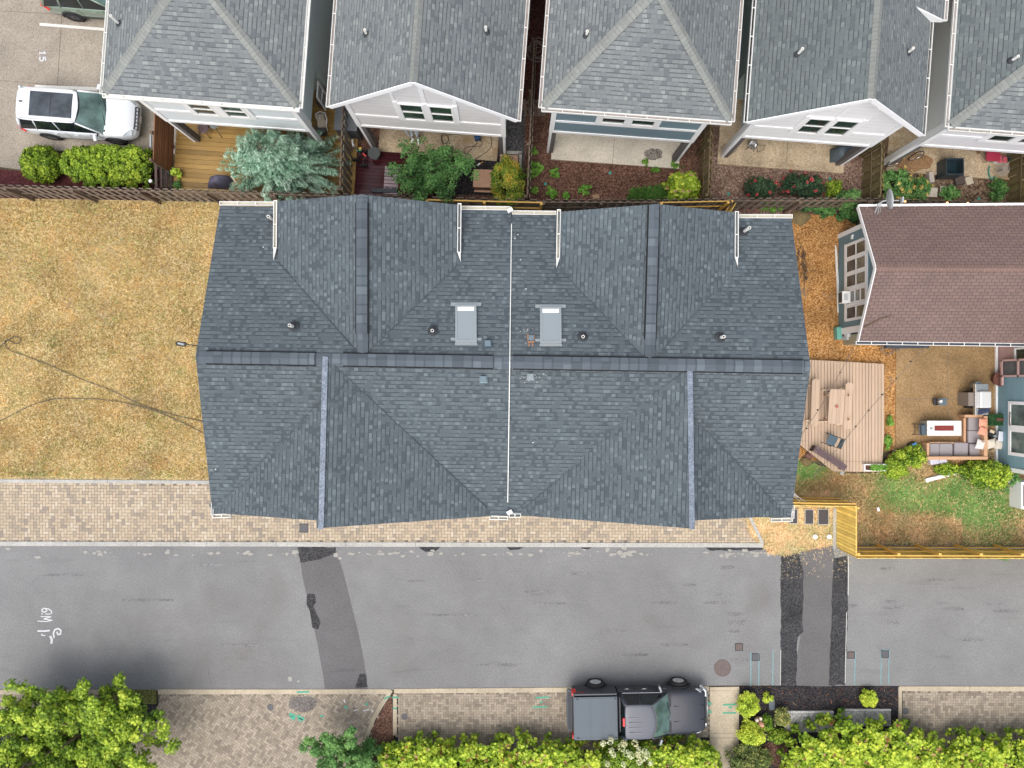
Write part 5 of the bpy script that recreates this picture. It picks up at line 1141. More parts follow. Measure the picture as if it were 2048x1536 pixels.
m = MB(); m.box(WX - .372, 3.50, .83, WX - .358, 3.94, 1.13)
m.build('grille', plain('ac_dark_grille', (.05, .05, .05), .6), ac, world=True)
m = MB(); [m.box(WX - .30 + k * .03, 3.58, 1.161, WX - .285 + k * .03, 3.86, 1.165) for k in range(6)]; m.build('louvre', M_FLASH, ac, world=True)
m = MB(); m.tube([P(1671, 491, .04), P(1674, 560, .03), P(1676, 625, .04)], .03, 8); m.tube([P(1673, 500, .04), P(1677, 570, .03), P(1679, 622, .04)], .022, 8); tag(m.build('drain_pipe', M_PIPE, org=P(1675, 560)), 'thin white pipes lying along the foot of the teal wall', 'pipe')
m = MB(); c = P(1672, 667); m.rbox(c, .22, .56, .35, R(4)); o = m.build('recycling_bin', plain('green_bin', (.13, .36, .30), .5, var=.2), org=c); bevel(o, .03); tag(o, 'narrow green bin at the corner of the teal wall', 'bin')
m = MB(); c = P(1690, 676); m.rbox(c, .30, .18, .5, .2); m.rbox(c + Vector((-.1, .1, .3)), .14, .2, .32, .5); m.rbox(c + Vector((.12, .05, .5)), .2, .1, .12, -.2); o = m.build('meter_cluster', plain('grey_white_box', (.55, .57, .58), .5, var=.2), org=c); tag(o, 'cluster of small white utility boxes at the cottage corner', 'utility box')
m = MB(); m.box(14.7, 1.72, 0, 17.0, 2.15, 2.0); m.prism([(14.7, 1.72), (17.6, 1.95), (17.6, 2.15), (14.7, 2.15)], 2.0, 2.03); o = m.build('lean_to_box', siding('beige_siding', (.42, .38, .28), .12), ct, world=True)
m = MB(); m.box(15.6, 1.5, 1.7, 17.4, 1.7, 1.9); m.build('awning_bar', plain('dark_slate_metal', (.05, .06, .08), .5), ct, world=True)
rr = random.Random(9)
m = MB()
for cx_, cy_, r_ in ((1790, 695, 10), (1812, 688, 14), (1768, 694, 8), (1776, 700, 13), (1802, 693, 7)):
    pts = []
    for i in range(26): t = i / 25 * 7.5; q = P(cx_ + r_ * math.cos(t) * rr.uniform(.85, 1.1), cy_ + r_ * .6 * math.sin(t) * rr.uniform(.85, 1.1), .06 + i * .01); pts.append(q)
    m.tube(pts, .014, 5)
tag(m.build('garden_hose', plain('grey_hose', (.16, .16, .17), .6), org=P(1790, 695)), 'tangled grey hose and cables beneath the cottage gutter', 'hose')
# branch on the roof
b0 = plane_hit(s0, s1, r1, 1727, 654); pts = [plane_hit(s0, s1, r1, x, y) + Vector((0, 0, .04)) for x, y in ((1727, 655), (1745, 646), (1760, 637), (1775, 634), (1783, 631))]
m = MB(); m.tube(pts, [.022, .03, .03, .02, .012], 6); tag(m.build('fallen_branch', M_BARK, org=b0), 'thin dark branch lying on the brown roof', 'branch')
# satellite dish
sd = thing('satellite_dish', 'grey satellite dish on the corner of the brown roof', 'satellite dish', P(1752, 432, 2.9))
base = plane_hit(e0, e1, r1, 1750, 425); Dm = plain('dish_grey', (.42, .45, .47), .4, .2)
def q_(x, y, z): return P(x, y, z)
m = MB(); m.tube([base, P(1757, 408, 3.3), P(1767, 402, 3.45), P(1772, 401, 3.5)], .03, 8); m.tube([base + Vector((.12, -.2, -.1)), P(1761, 404, 3.4)], .015, 6); m.tube([base + Vector((.2, .0, 0)), P(1763, 404, 3.4)], .012, 6); m.build('mast', Dm, sd, world=True)
m = MB(); C0 = P(1775, 399, 3.55); ax = Vector((.96, .12, .22)).normalized(); s1_ = ax.cross(Vector((0, 0, 1))).normalized(); s2 = s1_.cross(ax); rings = []
for k in range(5):
    rr_ = .40 * k / 4 + .002; dd = .10 * (k / 4) ** 2; rings.append([C0 + ax * dd + s1_ * (rr_ * math.cos(t * .2618)) + s2 * (rr_ * 1.05 * math.sin(t * .2618)) for t in range(24)])
m.loft(rings, cap=False); o = m.build('reflector', Dm, sd, True, world=True); so_ = o.modifiers.new('s', 'SOLIDIFY'); so_.thickness = .02
m = MB(); m.tube([P(1772, 401, 3.45), P(1798, 401, 3.5)], .022, 6); m.rbox(P(1802, 401, 3.42), .06, .22, .16); m.build('feed_arm', Dm, sd, world=True)
# glowing bulbs on a string behind the cottage
def emis(name, col, s):
    q = NB(name); q.b.inputs['Emission Color'].default_value = (*col, 1); q.b.inputs['Emission Strength'].default_value = s; return q.done(col, .5)
M_BULB = emis('amber_bulb', (1.0, .42, .18), 1.6)
ls = thing('string_lights', 'string of small amber bulbs along the fence behind the cottage', 'string lights', P(1900, 404, 2.0))
m = MB(); m.tube([P(1790, 402, 2), P(1850, 405, 1.95), P(1935, 407, 1.95), P(2060, 411, 2)], .008, 5); m.build('cable', M_BLACK, ls, world=True)
for x, y in ((1809, 403.5), (1893, 406), (1934, 407)): m = MB(); m.lathe(P(x, y, 1.93), [(.005, 0), (.035, .02), (.045, .06), (.02, .10)], 12); m.build('bulb', M_BULB, ls, True, world=True)
# festoon strings over the deck
M_SBULB = plain('unlit_bulb', (.07, .06, .055), .2)
for lb, pts, bl in (('string of unlit bulbs crossing the picnic table', [(1720, 672), (1690, 727), (1660, 782), (1636, 822), (1612, 856), (1596, 880)], [(1681, 745), (1658, 783), (1636, 820), (1614, 857)]),
                    ('string of unlit bulbs crossing the brown bench', [(1862, 683), (1825, 722), (1795, 756), (1764, 790), (1736, 822), (1712, 853), (1684, 886), (1657, 918), (1625, 955)], [(1822, 723), (1794, 757), (1765, 789), (1738, 821), (1712, 853), (1684, 886), (1658, 918)])):
    ls = thing('string_lights', lb, 'string lights', P(*pts[2], 2.6)); m = MB(); m.tube([P(x, y, 2.6 - .25 * math.sin(math.pi * i / (len(pts) - 1))) for i, (x, y) in enumerate(pts)], .011, 5); m.build('cable', plain('taupe_cable', (.18, .15, .13), .7), ls, world=True)
    for x, y in bl: m = MB(); m.lathe(P(x, y, 2.38), [(.004, -.10), (.032, -.06), (.034, -.03), (.018, 0), (.018, .05)], 10); m.build('bulb', M_SBULB, ls, True, world=True)
# ================================================================== teal house at the right edge
th = thing('teal_house', 'two storey teal house with white windows at the right edge', 'house', (24, -1.5, 0))
m = MB(); m.box(21.47, -3.75, 0, 27, .55, 5.6); m.build('wall', siding('teal_house_siding', (.22, .36, .42), .22), th, world=True)
m = MB(); m.box(21.55, .56, 0, 27, 3.2, 5.0); m.build('pink_wall', siding('pink_siding', (.56, .36, .34), .2), th, world=True)
m = MB(); m.box(21.40, -3.78, 0, 21.468, .6, .12); m.box(21.43, -3.78, .12, 21.468, -3.6, 5.6); m.box(21.40, .60, 0, 21.5, 2.6, .1); m.build('white_trim', M_WHITE, th, world=True)
m = MB(); m.box(21.2, -3.95, 5.6, 27.2, .75, 5.75); m.box(21.3, .76, 5.0, 27, 3.3, 5.12); m.build('roof', M_OLD, th, world=True)
for yc in (-1.32, -2.48):
    window(th, Vector((21.47, yc + .58, .85)), Vector((0, -1, 0)), nW, 1.16, 1.9, .14, pane=glassmat('green_grey_glass', (.13, .17, .16), .08), d=.06, world=True, rails=0)
window(th, Vector((21.55, 1.55, 1.1)), Vector((0, -1, 0)), nW, .75, 1.6, .08, pane=M_GLASS, d=.06, world=True, rails=0)
m = MB(); m.tube([(21.40, -1.2, 1.0), (21.36, -1.5, 1.02), (21.4, -1.8, .98)], .025, 6); m.build('window_handle', M_BARK, th, world=True)
sc = thing('door_screen', 'pink framed screen panel leaning on the teal house', 'screen', P(2010, 728)); m = MB()
A_, B_ = P(1999, 714, 0.3), P(1999, 745, 0.3)
m.hexa([(21.3, .42, .3), (21.3, .36, .3), (21.36, .36, .3), (21.36, .42, .3), (21.42, .42, 2.3), (21.42, .36, 2.3), (21.46, .36, 2.3), (21.46, .42, 2.3)]) if False else None
zA, zB = .55, 2.6
m.box(21.30, -.06 + .0, zA, 21.36, 1.05, zA + .1); m.box(21.30, .98, zA, 21.36, 1.06, zB); m.box(21.30, .30, zA, 21.36, .38, zB) ; m.box(21.30, .30, 1.55, 21.36, 1.05, 1.65)
m.build('frame', plain('pink_paint', (.60, .38, .36), .5), sc, world=True); m = MB(); m.box(21.32, .38, zA + .1, 21.34, .98, zB); m.build('mesh_panel', M_SCREEN, sc, world=True)
# heat pump with pipes
hpump = thing('heat_pump', 'white heat pump with slatted side beside the teal house', 'air conditioner', P(2032, 985)); m = MB(); c = P(2036, 984)
m.box(c.x - .42, c.y - .62, .05, c.x + .4, c.y + .55, .8); m.build('case', M_WHITE, hpump, world=True); m = MB(); m.box(c.x - .36, c.y - .5, .801, c.x + .3, c.y + .42, .806); m.build('grille', plain('grille_dark', (.05, .05, .05), .7), hpump, world=True)
m = MB(); [m.box(c.x - .34 + k * .055, c.y - .49, .807, c.x - .318 + k * .055, c.y + .41, .822) for k in range(12)]; m.build('slats', plain('grille_bar', (.38, .36, .33), .5), hpump, world=True)
m = MB(); m.tube([P(2011, 952, .3), P(2014, 960, .6), P(2021, 966, .7)], .035, 8); m.tube([P(2022, 945, .4), P(2026, 958, .75), P(2034, 964, .8)], .028, 8); m.tube([P(2040, 1004, .1), P(2048, 1008, .1)], .07, 8); m.build('pipe', M_PIPE, hpump, world=True)
# ================================================================== service drop and lawn cables
m = MB(); m.tube([P(352, 686, 5.9), P(355, 683.6, 5.95), P(371, 686, 5.95), P(373, 688.5, 5.92), P(370, 692, 5.9), P(354, 689.5, 5.88), P(352, 686, 5.9)], .03, 6); m.tube([P(356, 686, 5.96), P(369, 689, 5.96)], .045, 6, 1); m.tube([P(372, 688.5, 5.92), P(396, 691.5, 5.97)], .02, 5)
tag(m.build('service_clamp', [M_BLACK, M_FLASH], org=P(362, 687, 5.9)), 'black service wire clamp hanging off the left eave', 'cable clamp')
def smooth_pts(pts, n=8):
    out = []
    for i in range(len(pts) - 1):
        p0, p1, p2, p3 = pts[max(i - 1, 0)], pts[i], pts[i + 1], pts[min(i + 2, len(pts) - 1)]
        for k in range(n):
            t = k / n; out.append(tuple(.5 * ((2 * p1[j]) + (-p0[j] + p2[j]) * t + (2 * p0[j] - 5 * p1[j] + 4 * p2[j] - p3[j]) * t * t + (-p0[j] + 3 * p1[j] - 3 * p2[j] + p3[j]) * t ** 3) for j in (0, 1)))
    out.append(tuple(pts[-1])); return out
M_CABLE = plain('black_cable', (.07, .07, .068), .6)
c1 = smooth_pts([(-60, 745), (0, 693), (18, 678), (32, 673.5), (41, 678), (39, 686), (30, 687), (20, 682), (11, 681), (10, 690), (20, 701), (45, 710), (100, 731), (160, 757), (220, 780), (280, 808), (340, 828), (408, 844), (470, 865)])
c2 = smooth_pts([(-60, 870), (0, 842), (60, 812), (105, 799), (150, 797), (205, 799), (260, 808), (310, 822), (360, 843), (398, 862), (440, 885)])
for q, lb in ((c1, 'black cable with a small loop lying across the dry lawn'), (c2, 'arched black cable lying on the dry lawn below the looped one')):
    m = MB(); m.tube([P(x, y, .045 + .015 * (i % 3)) for i, (x, y) in enumerate(q)], .014, 6); tag(m.build('cable', M_CABLE, org=P(*q[len(q) // 2])), lb, 'cable')
for cx_, cy_, lb in ((1075, 100, 'tangled pale wire coil between two back roofs'),):
    m = MB(); rr = random.Random(4); pts = []
    for i in range(150): t = i / 150 * 6.283 * 6; r_ = 13 + 6 * math.sin(t * .37 + 1); pts.append(P(cx_ + r_ * math.cos(t) * (1 if i > 20 else 1.2), cy_ + r_ * 1.2 * math.sin(t) + 4 * math.sin(t * .21), .15 + .1 * math.sin(t * .5)))
    m.tube(pts, .012, 5); tag(m.build('wire_coil', plain('pale_wire', (.34, .28, .26), .6), org=P(cx_, cy_)), lb, 'wire coil')
# ================================================================== vehicles
def xf_wheel(rt, x, y, rad, wid, side, rimmat, name='wheel'):
    w = bpy.data.objects.new(name, None); COL.objects.link(w); w.parent = rt; w.location = (x, y, rad)
    m = MB(); h = wid / 2
    m.lathe((0, 0, 0), [(rad * .62, -h), (rad * .9, -h), (rad * .98, -h * .75), (rad, -h * .3), (rad, h * .3), (rad * .98, h * .75), (rad * .9, h), (rad * .62, h)], 28, axis='y', cap=False); m.build('tyre', M_TYRE, w, True)
    m = MB(); s = side; o = s * (h - .012)
    m.lathe((0, 0, 0), sorted([(rad * .64, s * h * .55), (rad * .64, o)], key=lambda q: q[1]) if False else [(rad * .645, o - .05 * s), (rad * .645, o), (rad * .57, o), (rad * .57, o - .03 * s)], 28, axis='y')
    for k in range(5):
        t = 6.283 * k / 5 + .3; d = Vector((math.cos(t), 0, math.sin(t))); q = Vector((-d.z, 0, d.x)); n = Vector((0, s, 0))
        m.ob((0, o - s * .03, 0), d, q, n, .03, rad * .6, -.085, .085, 0, .03)
    m.lathe((0, 0, 0), [(.06, o - .03 * s), (.06, o + .008 * s), (.01, o + .012 * s)], 14, axis='y'); m.build('rim', rimmat, w)
    m = MB(); m.lathe((0, 0, 0), [(rad * .58, o - .07 * s), (rad * .58, o - .05 * s)], 20, axis='y'); m.build('brake_disc', M_IRON, w); return w
M_TYRE = plain('tyre_rubber', (.022, .022, .024), .85)
M_RIMD = plain('dark_alloy', (.13, .13, .14), .4, .2); M_RIMS = plain('silver_alloy', (.58, .60, .62), .4, .15)
M_CARGLASS = glassmat('car_glass', (.012, .018, .020), .04); M_WSHIELD = glassmat('windshield_glass', (.10, .16, .15), .06)
M_REDL = plain('red_lens', (.62, .02, .02), .2); M_CHROME = plain('chrome', (.6, .62, .64), .15, .9); M_HEAD = glassmat('headlight_lens', (.35, .38, .40), .08)
M_TRIMB = plain('black_trim', (.025, .025, .028), .6)
def body_loft(st):
    """st: (x, half width, z top, z bottom, crown)"""
    rings = []
    for x, hw, zt, zb, cr in st:
        h = zt - zb
        half = [(0, zb), (hw * .86, zb), (hw * .97, zb + h * .12), (hw, zb + h * .4), (hw * .985, zb + h * .72), (hw * .95, zt - h * .07), (hw * .82, zt + cr * .2), (hw * .45, zt + cr * .8), (0, zt + cr)]
        rings.append([(x, y, z) for y, z in half] + [(x, -y, z) for y, z in reversed(half[1:-1])])
    return rings
def suv(label, loc, rz, L, W_, paintm, roofz=1.70, rack=True, pano=True, clad=None, rimm=None, rackm=None, detail=True, group=None):
    rt = thing('suv', label, 'car', (loc[0], loc[1], 0), rz, group); h = L / 2; hw = W_ / 2
    m = MB(); m.loft(body_loft([(-h, hw * .70, .92, .48, .0), (-h + .05, hw * .86, 1.02, .38, .01), (-h + .25, hw * .96, 1.08, .30, .02), (-h + .8, hw, 1.10, .26, .02), (0, hw, 1.06, .25, .02), (h - 1.75, hw, 1.06, .25, .02), (h - 1.4, hw * .99, 1.05, .25, .04), (h - .75, hw * .97, .99, .26, .05), (h - .3, hw * .9, .90, .30, .05), (h - .08, hw * .76, .78, .36, .02), (h, hw * .62, .66, .42, .0)]))
    b = subsurf(m.build('body', paintm, rt), 2)
    gx0, gx1 = -h + .16, h - 1.28; tx0, tx1 = -h + .48, h - 2.12; zb, zr = 1.03, roofz - .05; wb, wt = hw * .90, hw * .71
    g = MB(); bow = .16
    def ring(x0, x1, w, z, n=5):
        f = [(x1 + bow * (1 - (k / n) ** 2) , w * k / n, z) for k in range(-n, n + 1)]; r_ = [(x0 - .07 * (1 - (k / n) ** 2), w * k / n, z) for k in range(n, -n - 1, -1)]
        return f + r_
    bt, tp = ring(gx0, gx1, wb, zb), ring(tx0, tx1, wt, zr); n = len(bt); ff = []
    g.v = bt + tp
    for i in range(n):
        j = (i + 1) % n; g.f.append((i, j, n + j, n + i)); g.uv.append(None); g.m.append(1 if i < 10 else 0)
    g.f.append(tuple(range(n, 2 * n))); g.uv.append(None); g.m.append(0); g.build('glass', [M_CARGLASS, M_WSHIELD], rt)
    # roof skin
    m = MB(); rings = []
    for x, w, z in ((tx0 - .14, wt * .80, zr - .045), (tx0 - .04, wt * .97, zr + .0), (tx0 + .3, wt * 1.03, zr + .025), ((tx0 + tx1) / 2, wt * 1.05, zr + .035), (tx1 - .1, wt * 1.03, zr + .02), (tx1 + .04, wt * 1.0, zr + .0)):
        half = [(0, z - .03), (w, z - .05), (w * 1.01, z), (w * .9, z + .03), (w * .5, z + .045), (0, z + .05)]
        bx = lambda y: bow * (1 - (y / wt) ** 2) if x > tx1 else 0
        rings.append([(x + bx(y), y, zz) for y, zz in half] + [(x + bx(y), -y, zz) for y, zz in reversed(half[1:-1])])
    m.loft(rings); roof = subsurf(m.build('roof', paintm, rt), 2)
    if pano:
        q = MB(); x0, x1, w = tx0 + .48, tx1 - .12, wt * .76; q.hexa([(x0, -w, zr + .02), (x1, -w, zr + .02), (x1, w, zr + .02), (x0, w, zr + .02), (x0, -w, zr + .088), (x1, -w, zr + .08), (x1, w, zr + .08), (x0, w, zr + .088)])
        o = q.build('sunroof', glassmat('sunroof_glass', (.045, .055, .065), .12), roof); bevel(o, .05, 3)
        q = MB(); q.box((x0 + x1) / 2 - .012, -w + .05, zr + .086, (x0 + x1) / 2 + .012, w - .05, zr + .090); q.build('sunroof_bar', M_TRIMB, roof)
    for s in (-1, 1):
        m = MB()
        for (a, b_, r_) in (((gx1 + .0, s * wb, zb), (tx1, s * wt, zr), .045), ((gx0 + .02, s * wb * .98, zb), (tx0, s * wt * .97, zr), .085), ((gx0 + .75, s * wb * 1.0, zb), (tx0 + .62, s * wt * 1.01, zr), .035 if clad is None else .06), ((gx0 + 1.75, s * wb * 1.0, zb), (tx0 + 1.45, s * wt * 1.01, zr), .03)):
            m = MB(); m.tube([a, b_], r_ * .85, 6); m.build('pillar', paintm, rt, True)
        if rack: m = MB(); m.tube([(tx0 + .1, s * wt * .93, zr + .03), (tx0 + .2, s * wt * .95, zr + .09), (tx1 - .2, s * wt * .95, zr + .085), (tx1 - .05, s * wt * .92, zr + .03)], .018, 6); m.build('roof_rail', rackm or M_CHROME, rt, True)
        m = MB(); m.rbox((gx1 - .25, s * (hw + .13), 1.03), .14, .26, .17, s * -.25); o = m.build('mirror', paintm, rt); bevel(o, .05, 3)
        m = MB(); m.tube([(gx1 - .22, s * (hw - .08), 1.02), (gx1 - .22, s * (hw + .06), 1.06)], .03, 6); m.build('mirror_arm', M_TRIMB, o)
        for x in (-.05, -.95 + .0): m = MB(); m.rbox((x + .1, s * (hw - .01), .90), .20, .05, .035); bevel(m.build('door_handle', M_CHROME if clad is None else paintm, rt), .01)
        m = MB(); m.tube([(-h + .9, s * (hw + .003), .5), (0, s * (hw + .01), .46), (h - 1.5, s * (hw + .003), .5)], .02, 5); m.build('side_trim', clad or M_CHROME, rt)
        for x in (.28, 1.35 - .0): m = MB(); m.tube([(h - 1.55 - x * 1.0, s * (hw + .002), .35), (h - 1.5 - x, s * (hw + .003), .7), (h - 1.55 - x, s * (hw * .955), 1.04)], .006, 4); m.build('door_seam', M_DARK, rt)
        m = MB(); m.mesh([(-h + .02, s * hw * .74, .86), (-h + .05, s * hw * .86, .98), (-h + .42, s * hw * 1.0, .98), (-h + .34, s * hw * 1.01, .86), (-h - .02, s * hw * .7, .92)], [(0, 1, 2, 3), (0, 4, 1)]); o = m.build('tail_light', M_REDL, rt); sm = o.modifiers.new('s', 'SOLIDIFY'); sm.thickness = .05; sm.offset = 0
        m = MB(); m.mesh([(h - .10, s * hw * .55, .80), (h - .16, s * hw * .80, .80), (h - .48, s * hw * .93, .93), (h - .40, s * hw * .80, .97), (h - .16, s * hw * .58, .88)], [(0, 1, 2, 3, 4)]); o = m.build('headlight', M_HEAD, rt); sm = o.modifiers.new('s', 'SOLIDIFY'); sm.thickness = .06; sm.offset = 0
        for x in (-h + 1.12, h - 1.02):
            m = MB(); n_ = 14; m.tube([(x + .44 * math.cos(math.pi * k / n_), s * (hw - .015), .36 + .44 * math.sin(math.pi * k / n_)) for k in range(n_ + 1)], .05 if clad else .035, 6); m.build('wheel_arch', clad or M_TRIMB, rt, True)
            m = MB(); m.lathe((x, 0, .36), [(.40, s * (hw - .20)), (.40, s * (hw + .006))], 24, axis='y'); m.build('wheel_well', M_DARK, rt)
            xf_wheel(rt, x, s * (hw - .085), .36, .23, s, rimm or M_RIMD)
    m = MB(); m.box(h - .12, -hw * .5, .60, h + .02, hw * .5, .80)
    o = m.build('grille', M_TRIMB, rt)
    m = MB(); [m.box(h + .0, -hw * .48, .63 + k * .05, h + .028, hw * .48, .645 + k * .05) for k in range(4)]; [m.box(h - .02, -hw * .5 + k * .16, .78, h + .03, -hw * .5 + .1 + k * .16, .81) for k in range(6)]; m.build('grille_bar', M_CHROME, o)
    m = MB(); m.box(h + .02, -.12, .47, h + .035, .18, .60); m.build('number_plate', plain('plate_pale', (.62, .56, .55), .5), rt)
    m = MB(); m.box(-h - .01, -hw * .6, .4, -h + .06, hw * .6, .52); m.build('rear_bumper_trim', M_TRIMB, rt)
    m = MB(); m.rbox((tx0 + .12, .05, zr + .04), .14, .05, .05); m.build('antenna_fin', M_TRIMB, rt)
    m = MB(); m.box(gx1 - .02, -wb * .88, zb + .002, gx1 + .10, wb * .88, zb + .012); m.build('cowl', M_TRIMB, rt)
    for y0, y1 in ((-.5, .05), (.1, .6)): m = MB(); m.tube([(gx1 + .10, y0, zb + .05), (gx1 - .02, y1, zb + .12)], .012, 5); m.build('wiper', M_TRIMB, rt)
    return rt
hd = R(-4.2)
suv('white suv with a panoramic roof parked beside the hedge', (-18.72, 11.68), hd, 5.0, 1.93, paint('white_car_paint', (.66, .69, .72)), rackm=plain('satin_rail', (.6, .6, .6), .4, .4))
g_c = Vector((-19.2, 16.16)) + Vector((math.cos(hd), math.sin(hd))) * 1.18 + Vector((-math.sin(hd), math.cos(hd))) * .84
suv('sage green suv with dark wheel arches, cut by the top left corner', (g_c.x, g_c.y), hd, 4.55, 1.86, paint('sage_green_paint', (.175, .235, .185)), roofz=1.68, pano=False, clad=M_TRIMB, rimm=plain('black_alloy', (.06, .06, .065), .4, .5))
# ---------------------------------------------------------------- pickup truck
def pickup(label, loc, rz):
    rt = thing('pickup_truck', label, 'truck', (loc[0], loc[1], 0), rz); hw = .99
    pm = paint('charcoal_purple_paint', (.026, .029, .041), .35, 0, .15); pm2 = pm; cov = plain('tonneau_grey', (.092, .113, .134), .6, var=.06)
    m = MB(); m.loft(body_loft([(.62, hw * .99, 1.12, .42, .03), (.9, hw, 1.14, .40, .03), (1.5, hw, 1.14, .40, .05), (2.1, hw * .985, 1.12, .40, .06), (2.6, hw * .95, 1.06, .42, .06), (2.82, hw * .86, .98, .46, .04), (2.9, hw * .78, .86, .52, .0)])); subsurf(m.build('hood', pm, rt), 2)
    for y in (-.33, .33): m = MB(); m.tube([(1.45, y, 1.185), (2.82, y * .9, 1.07)], .014, 5); m.build('hood_crease', M_TRIMB if y < 0 else pm, rt)
    m = MB(); m.loft(body_loft([(-.92, hw, 1.10, .42, .0), (-.85, hw, 1.14, .40, .0), (0, hw, 1.14, .40, .0), (.75, hw, 1.14, .40, .0)])); m.build('cab', pm, rt, True)
    m = MB(); z0, z1 = .45, 1.30
    m.box(-2.80, hw - .10, z0, -.98, hw, z1); m.box(-2.80, -hw, z0, -.98, -hw + .10, z1); m.box(-2.86, -hw, z0, -2.78, hw, z1 - .02); m.box(-1.04, -hw + .1, z0, -.98, hw - .1, z1 - .03); m.box(-2.78, -hw + .1, z0, -1.04, hw - .1, z0 + .08)
    bevel(m.build('cargo_bed', pm, rt), .035, 3)
    m = MB(); m.box(-2.84, -hw + .02, z1, -.98, hw - .13, z1 + .05); o = m.build('tonneau_cover', cov, rt); bevel(o, .03, 3)
    m = MB()
    for x in (-2.18, -2.12, -1.66, -1.55): m.box(x, -hw + .1, z1 + .051, x + .018, hw - .2, z1 + .056)
    m.box(-2.78, hw - .20, z1 + .051, -1.0, hw - .185, z1 + .057); m.box(-2.78, -hw + .10, z1 + .051, -1.0, -hw + .12, z1 + .057); m.build('cover_seam', plain('seam_grey', (.09, .11, .135), .6), o)
    m = MB(); [m.rbox((x, y, z1 + .05), .08, .045, .02) for x in (-2.68, -1.06) for y in (-.87, .78)]; m.build('cover_latch', M_TRIMB, o)
    # greenhouse
    zb, zr = 1.13, 1.84; bow = .17; g = MB(); n = 5
    def ring(x0, x1, w, z): return [(x1 + bow * (1 - (k / n) ** 2), w * k / n, z) for k in range(-n, n + 1)] + [(x0, w * k / n, z) for k in range(n, -n - 1, -1)]
    bt, tp = ring(-.84, 1.18, .90, zb), ring(-.70, .42, .70, zr); N = len(bt); g.v = bt + tp
    for i in range(N): j = (i + 1) % N; g.f.append((i, j, N + j, N + i)); g.uv.append(None); g.m.append(1 if i < 10 else 0)
    g.f.append(tuple(range(N, 2 * N))); g.uv.append(None); g.m.append(0); g.build('glass', [M_CARGLASS, M_WSHIELD], rt)
    m = MB(); rings = []
    for x, w, z in ((-.76, .70, zr - .03), (-.68, .72, zr), (-.2, .735, zr + .02), (.3, .72, zr + .01), (.46, .70, zr - .012)):
        half = [(0, z - .03), (w, z - .05), (w * 1.01, z), (w * .9, z + .03), (w * .5, z + .045), (0, z + .05)]; bx = lambda y: bow * (1 - (y / .7) ** 2) if x > .4 else (bow * .7 * (1 - (y / .7) ** 2) if x > .25 else 0)
        rings.append([(x + bx(y), y, zz) for y, zz in half] + [(x + bx(y), -y, zz) for y, zz in reversed(half[1:-1])])
    m.loft(rings); rf = subsurf(m.build('roof', paint('charcoal_roof_lit', (.078, .085, .108), .4, 0, .15), rt), 2)  # lighter copy of the body paint, the roof's reflection put into the colour
    m = MB(); [m.rbox((-.30, y, zr + .052 + .004 * (abs(y) < .2)), .55, .018, .022) for y in (-.42, -.21, 0, .21)]; m.build('roof_rib', plain('rib_paint', (.20, .21, .25), .4), rf)
    for s in (-1, 1):
        m = MB(); m.tube([(1.17, s * .90, zb), (.42, s * .705, zr)], .045, 6); m.build('pillar', pm, rt, True); m = MB(); m.tube([(-.84, s * .90, zb), (-.70, s * .70, zr)], .09, 6); m.build('pillar', pm, rt, True); m = MB(); m.tube([(-.05, s * .90, zb), (-.1, s * .705, zr)], .035, 6); m.build('pillar', pm, rt, True)
        m = MB(); m.tube([(-.8, s * .915, zb + .02), (.95, s * .915, zb + .02)], .018, 5); m.build('belt_trim', M_CHROME, rt)
        m = MB(); m.rbox((.86, s * 1.13, 1.12), .10, .26, .22, s * .35); o = m.build('mirror', plain('mirror_shell', (.20, .21, .23), .3, .5), rt); bevel(o, .03, 3)
        for x in (-.62, .12): m = MB(); m.tube([(x, s * (hw + .0), .98), (x + .06, s * (hw + .035), 1.0), (x + .16, s * (hw + .035), 1.0), (x + .22, s * hw, .98)], .014, 6); m.build('door_handle', M_CHROME, rt)
        for x in (-.18, 1.0): m = MB(); m.tube([(x, s * (hw + .002), .5), (x, s * (hw * .99), 1.08)], .007, 4); m.build('door_seam', M_DARK, rt)
        m = MB(); m.box(-2.9, min(s * (hw - .17), s * (hw + .012)), .80, -2.70, max(s * (hw - .17), s * (hw + .012)), 1.18); bevel(m.build('tail_light', M_REDL, rt), .02)
        m = MB(); m.mesh([(2.80, s * .60, .74), (2.78, s * .88, .74), (2.46, s * .95, .92), (2.60, s * .84, 1.0), (2.84, s * .60, .93)], [(0, 1, 2, 3, 4)]); o = m.build('headlight', M_HEAD, rt); q = o.modifiers.new('s', 'SOLIDIFY'); q.thickness = .08; q.offset = 0
        for x in (-1.80, 1.83):
            m = MB(); m.tube([(x + .48 * math.cos(math.pi * k / 14), s * (hw - .01), .40 + .48 * math.sin(math.pi * k / 14)) for k in range(15)], .035, 6); m.build('wheel_arch', M_TRIMB, rt, True)
            m = MB(); m.lathe((x, 0, .40), [(.44, s * (hw - .24)), (.44, s * (hw + .004))], 24, axis='y'); m.build('wheel_well', M_DARK, rt)
            xf_wheel(rt, x, s * (hw + .0), .40, .26, s, M_RIMS)
    m = MB(); m.tube([(-3.0, -.92, .62), (-3.05, -.5, .62), (-3.05, .5, .62), (-3.0, .92, .62)], .05, 6); m.box(-3.07, -.86, .55, -2.87, .86, .66); m.build('rear_bumper', plain('dark_bumper', (.06, .075, .095), .5), rt)
    m = MB(); [m.box(-3.05, y, .661, -2.90, y + .06, .668) for y in np.arange(-.8, .8, .1)]; m.build('bumper_tread', M_TRIMB, rt)
    m = MB(); m.tube([(2.70, -.96, .6), (2.94, -.75, .6), (3.0, 0, .6), (2.94, .75, .6), (2.70, .96, .6)], .09, 8); m.build('front_bumper', M_CHROME, rt, True)
    m = MB(); m.box(2.82, -.55, .70, 2.93, .55, .92); m.build('grille', M_TRIMB, rt)
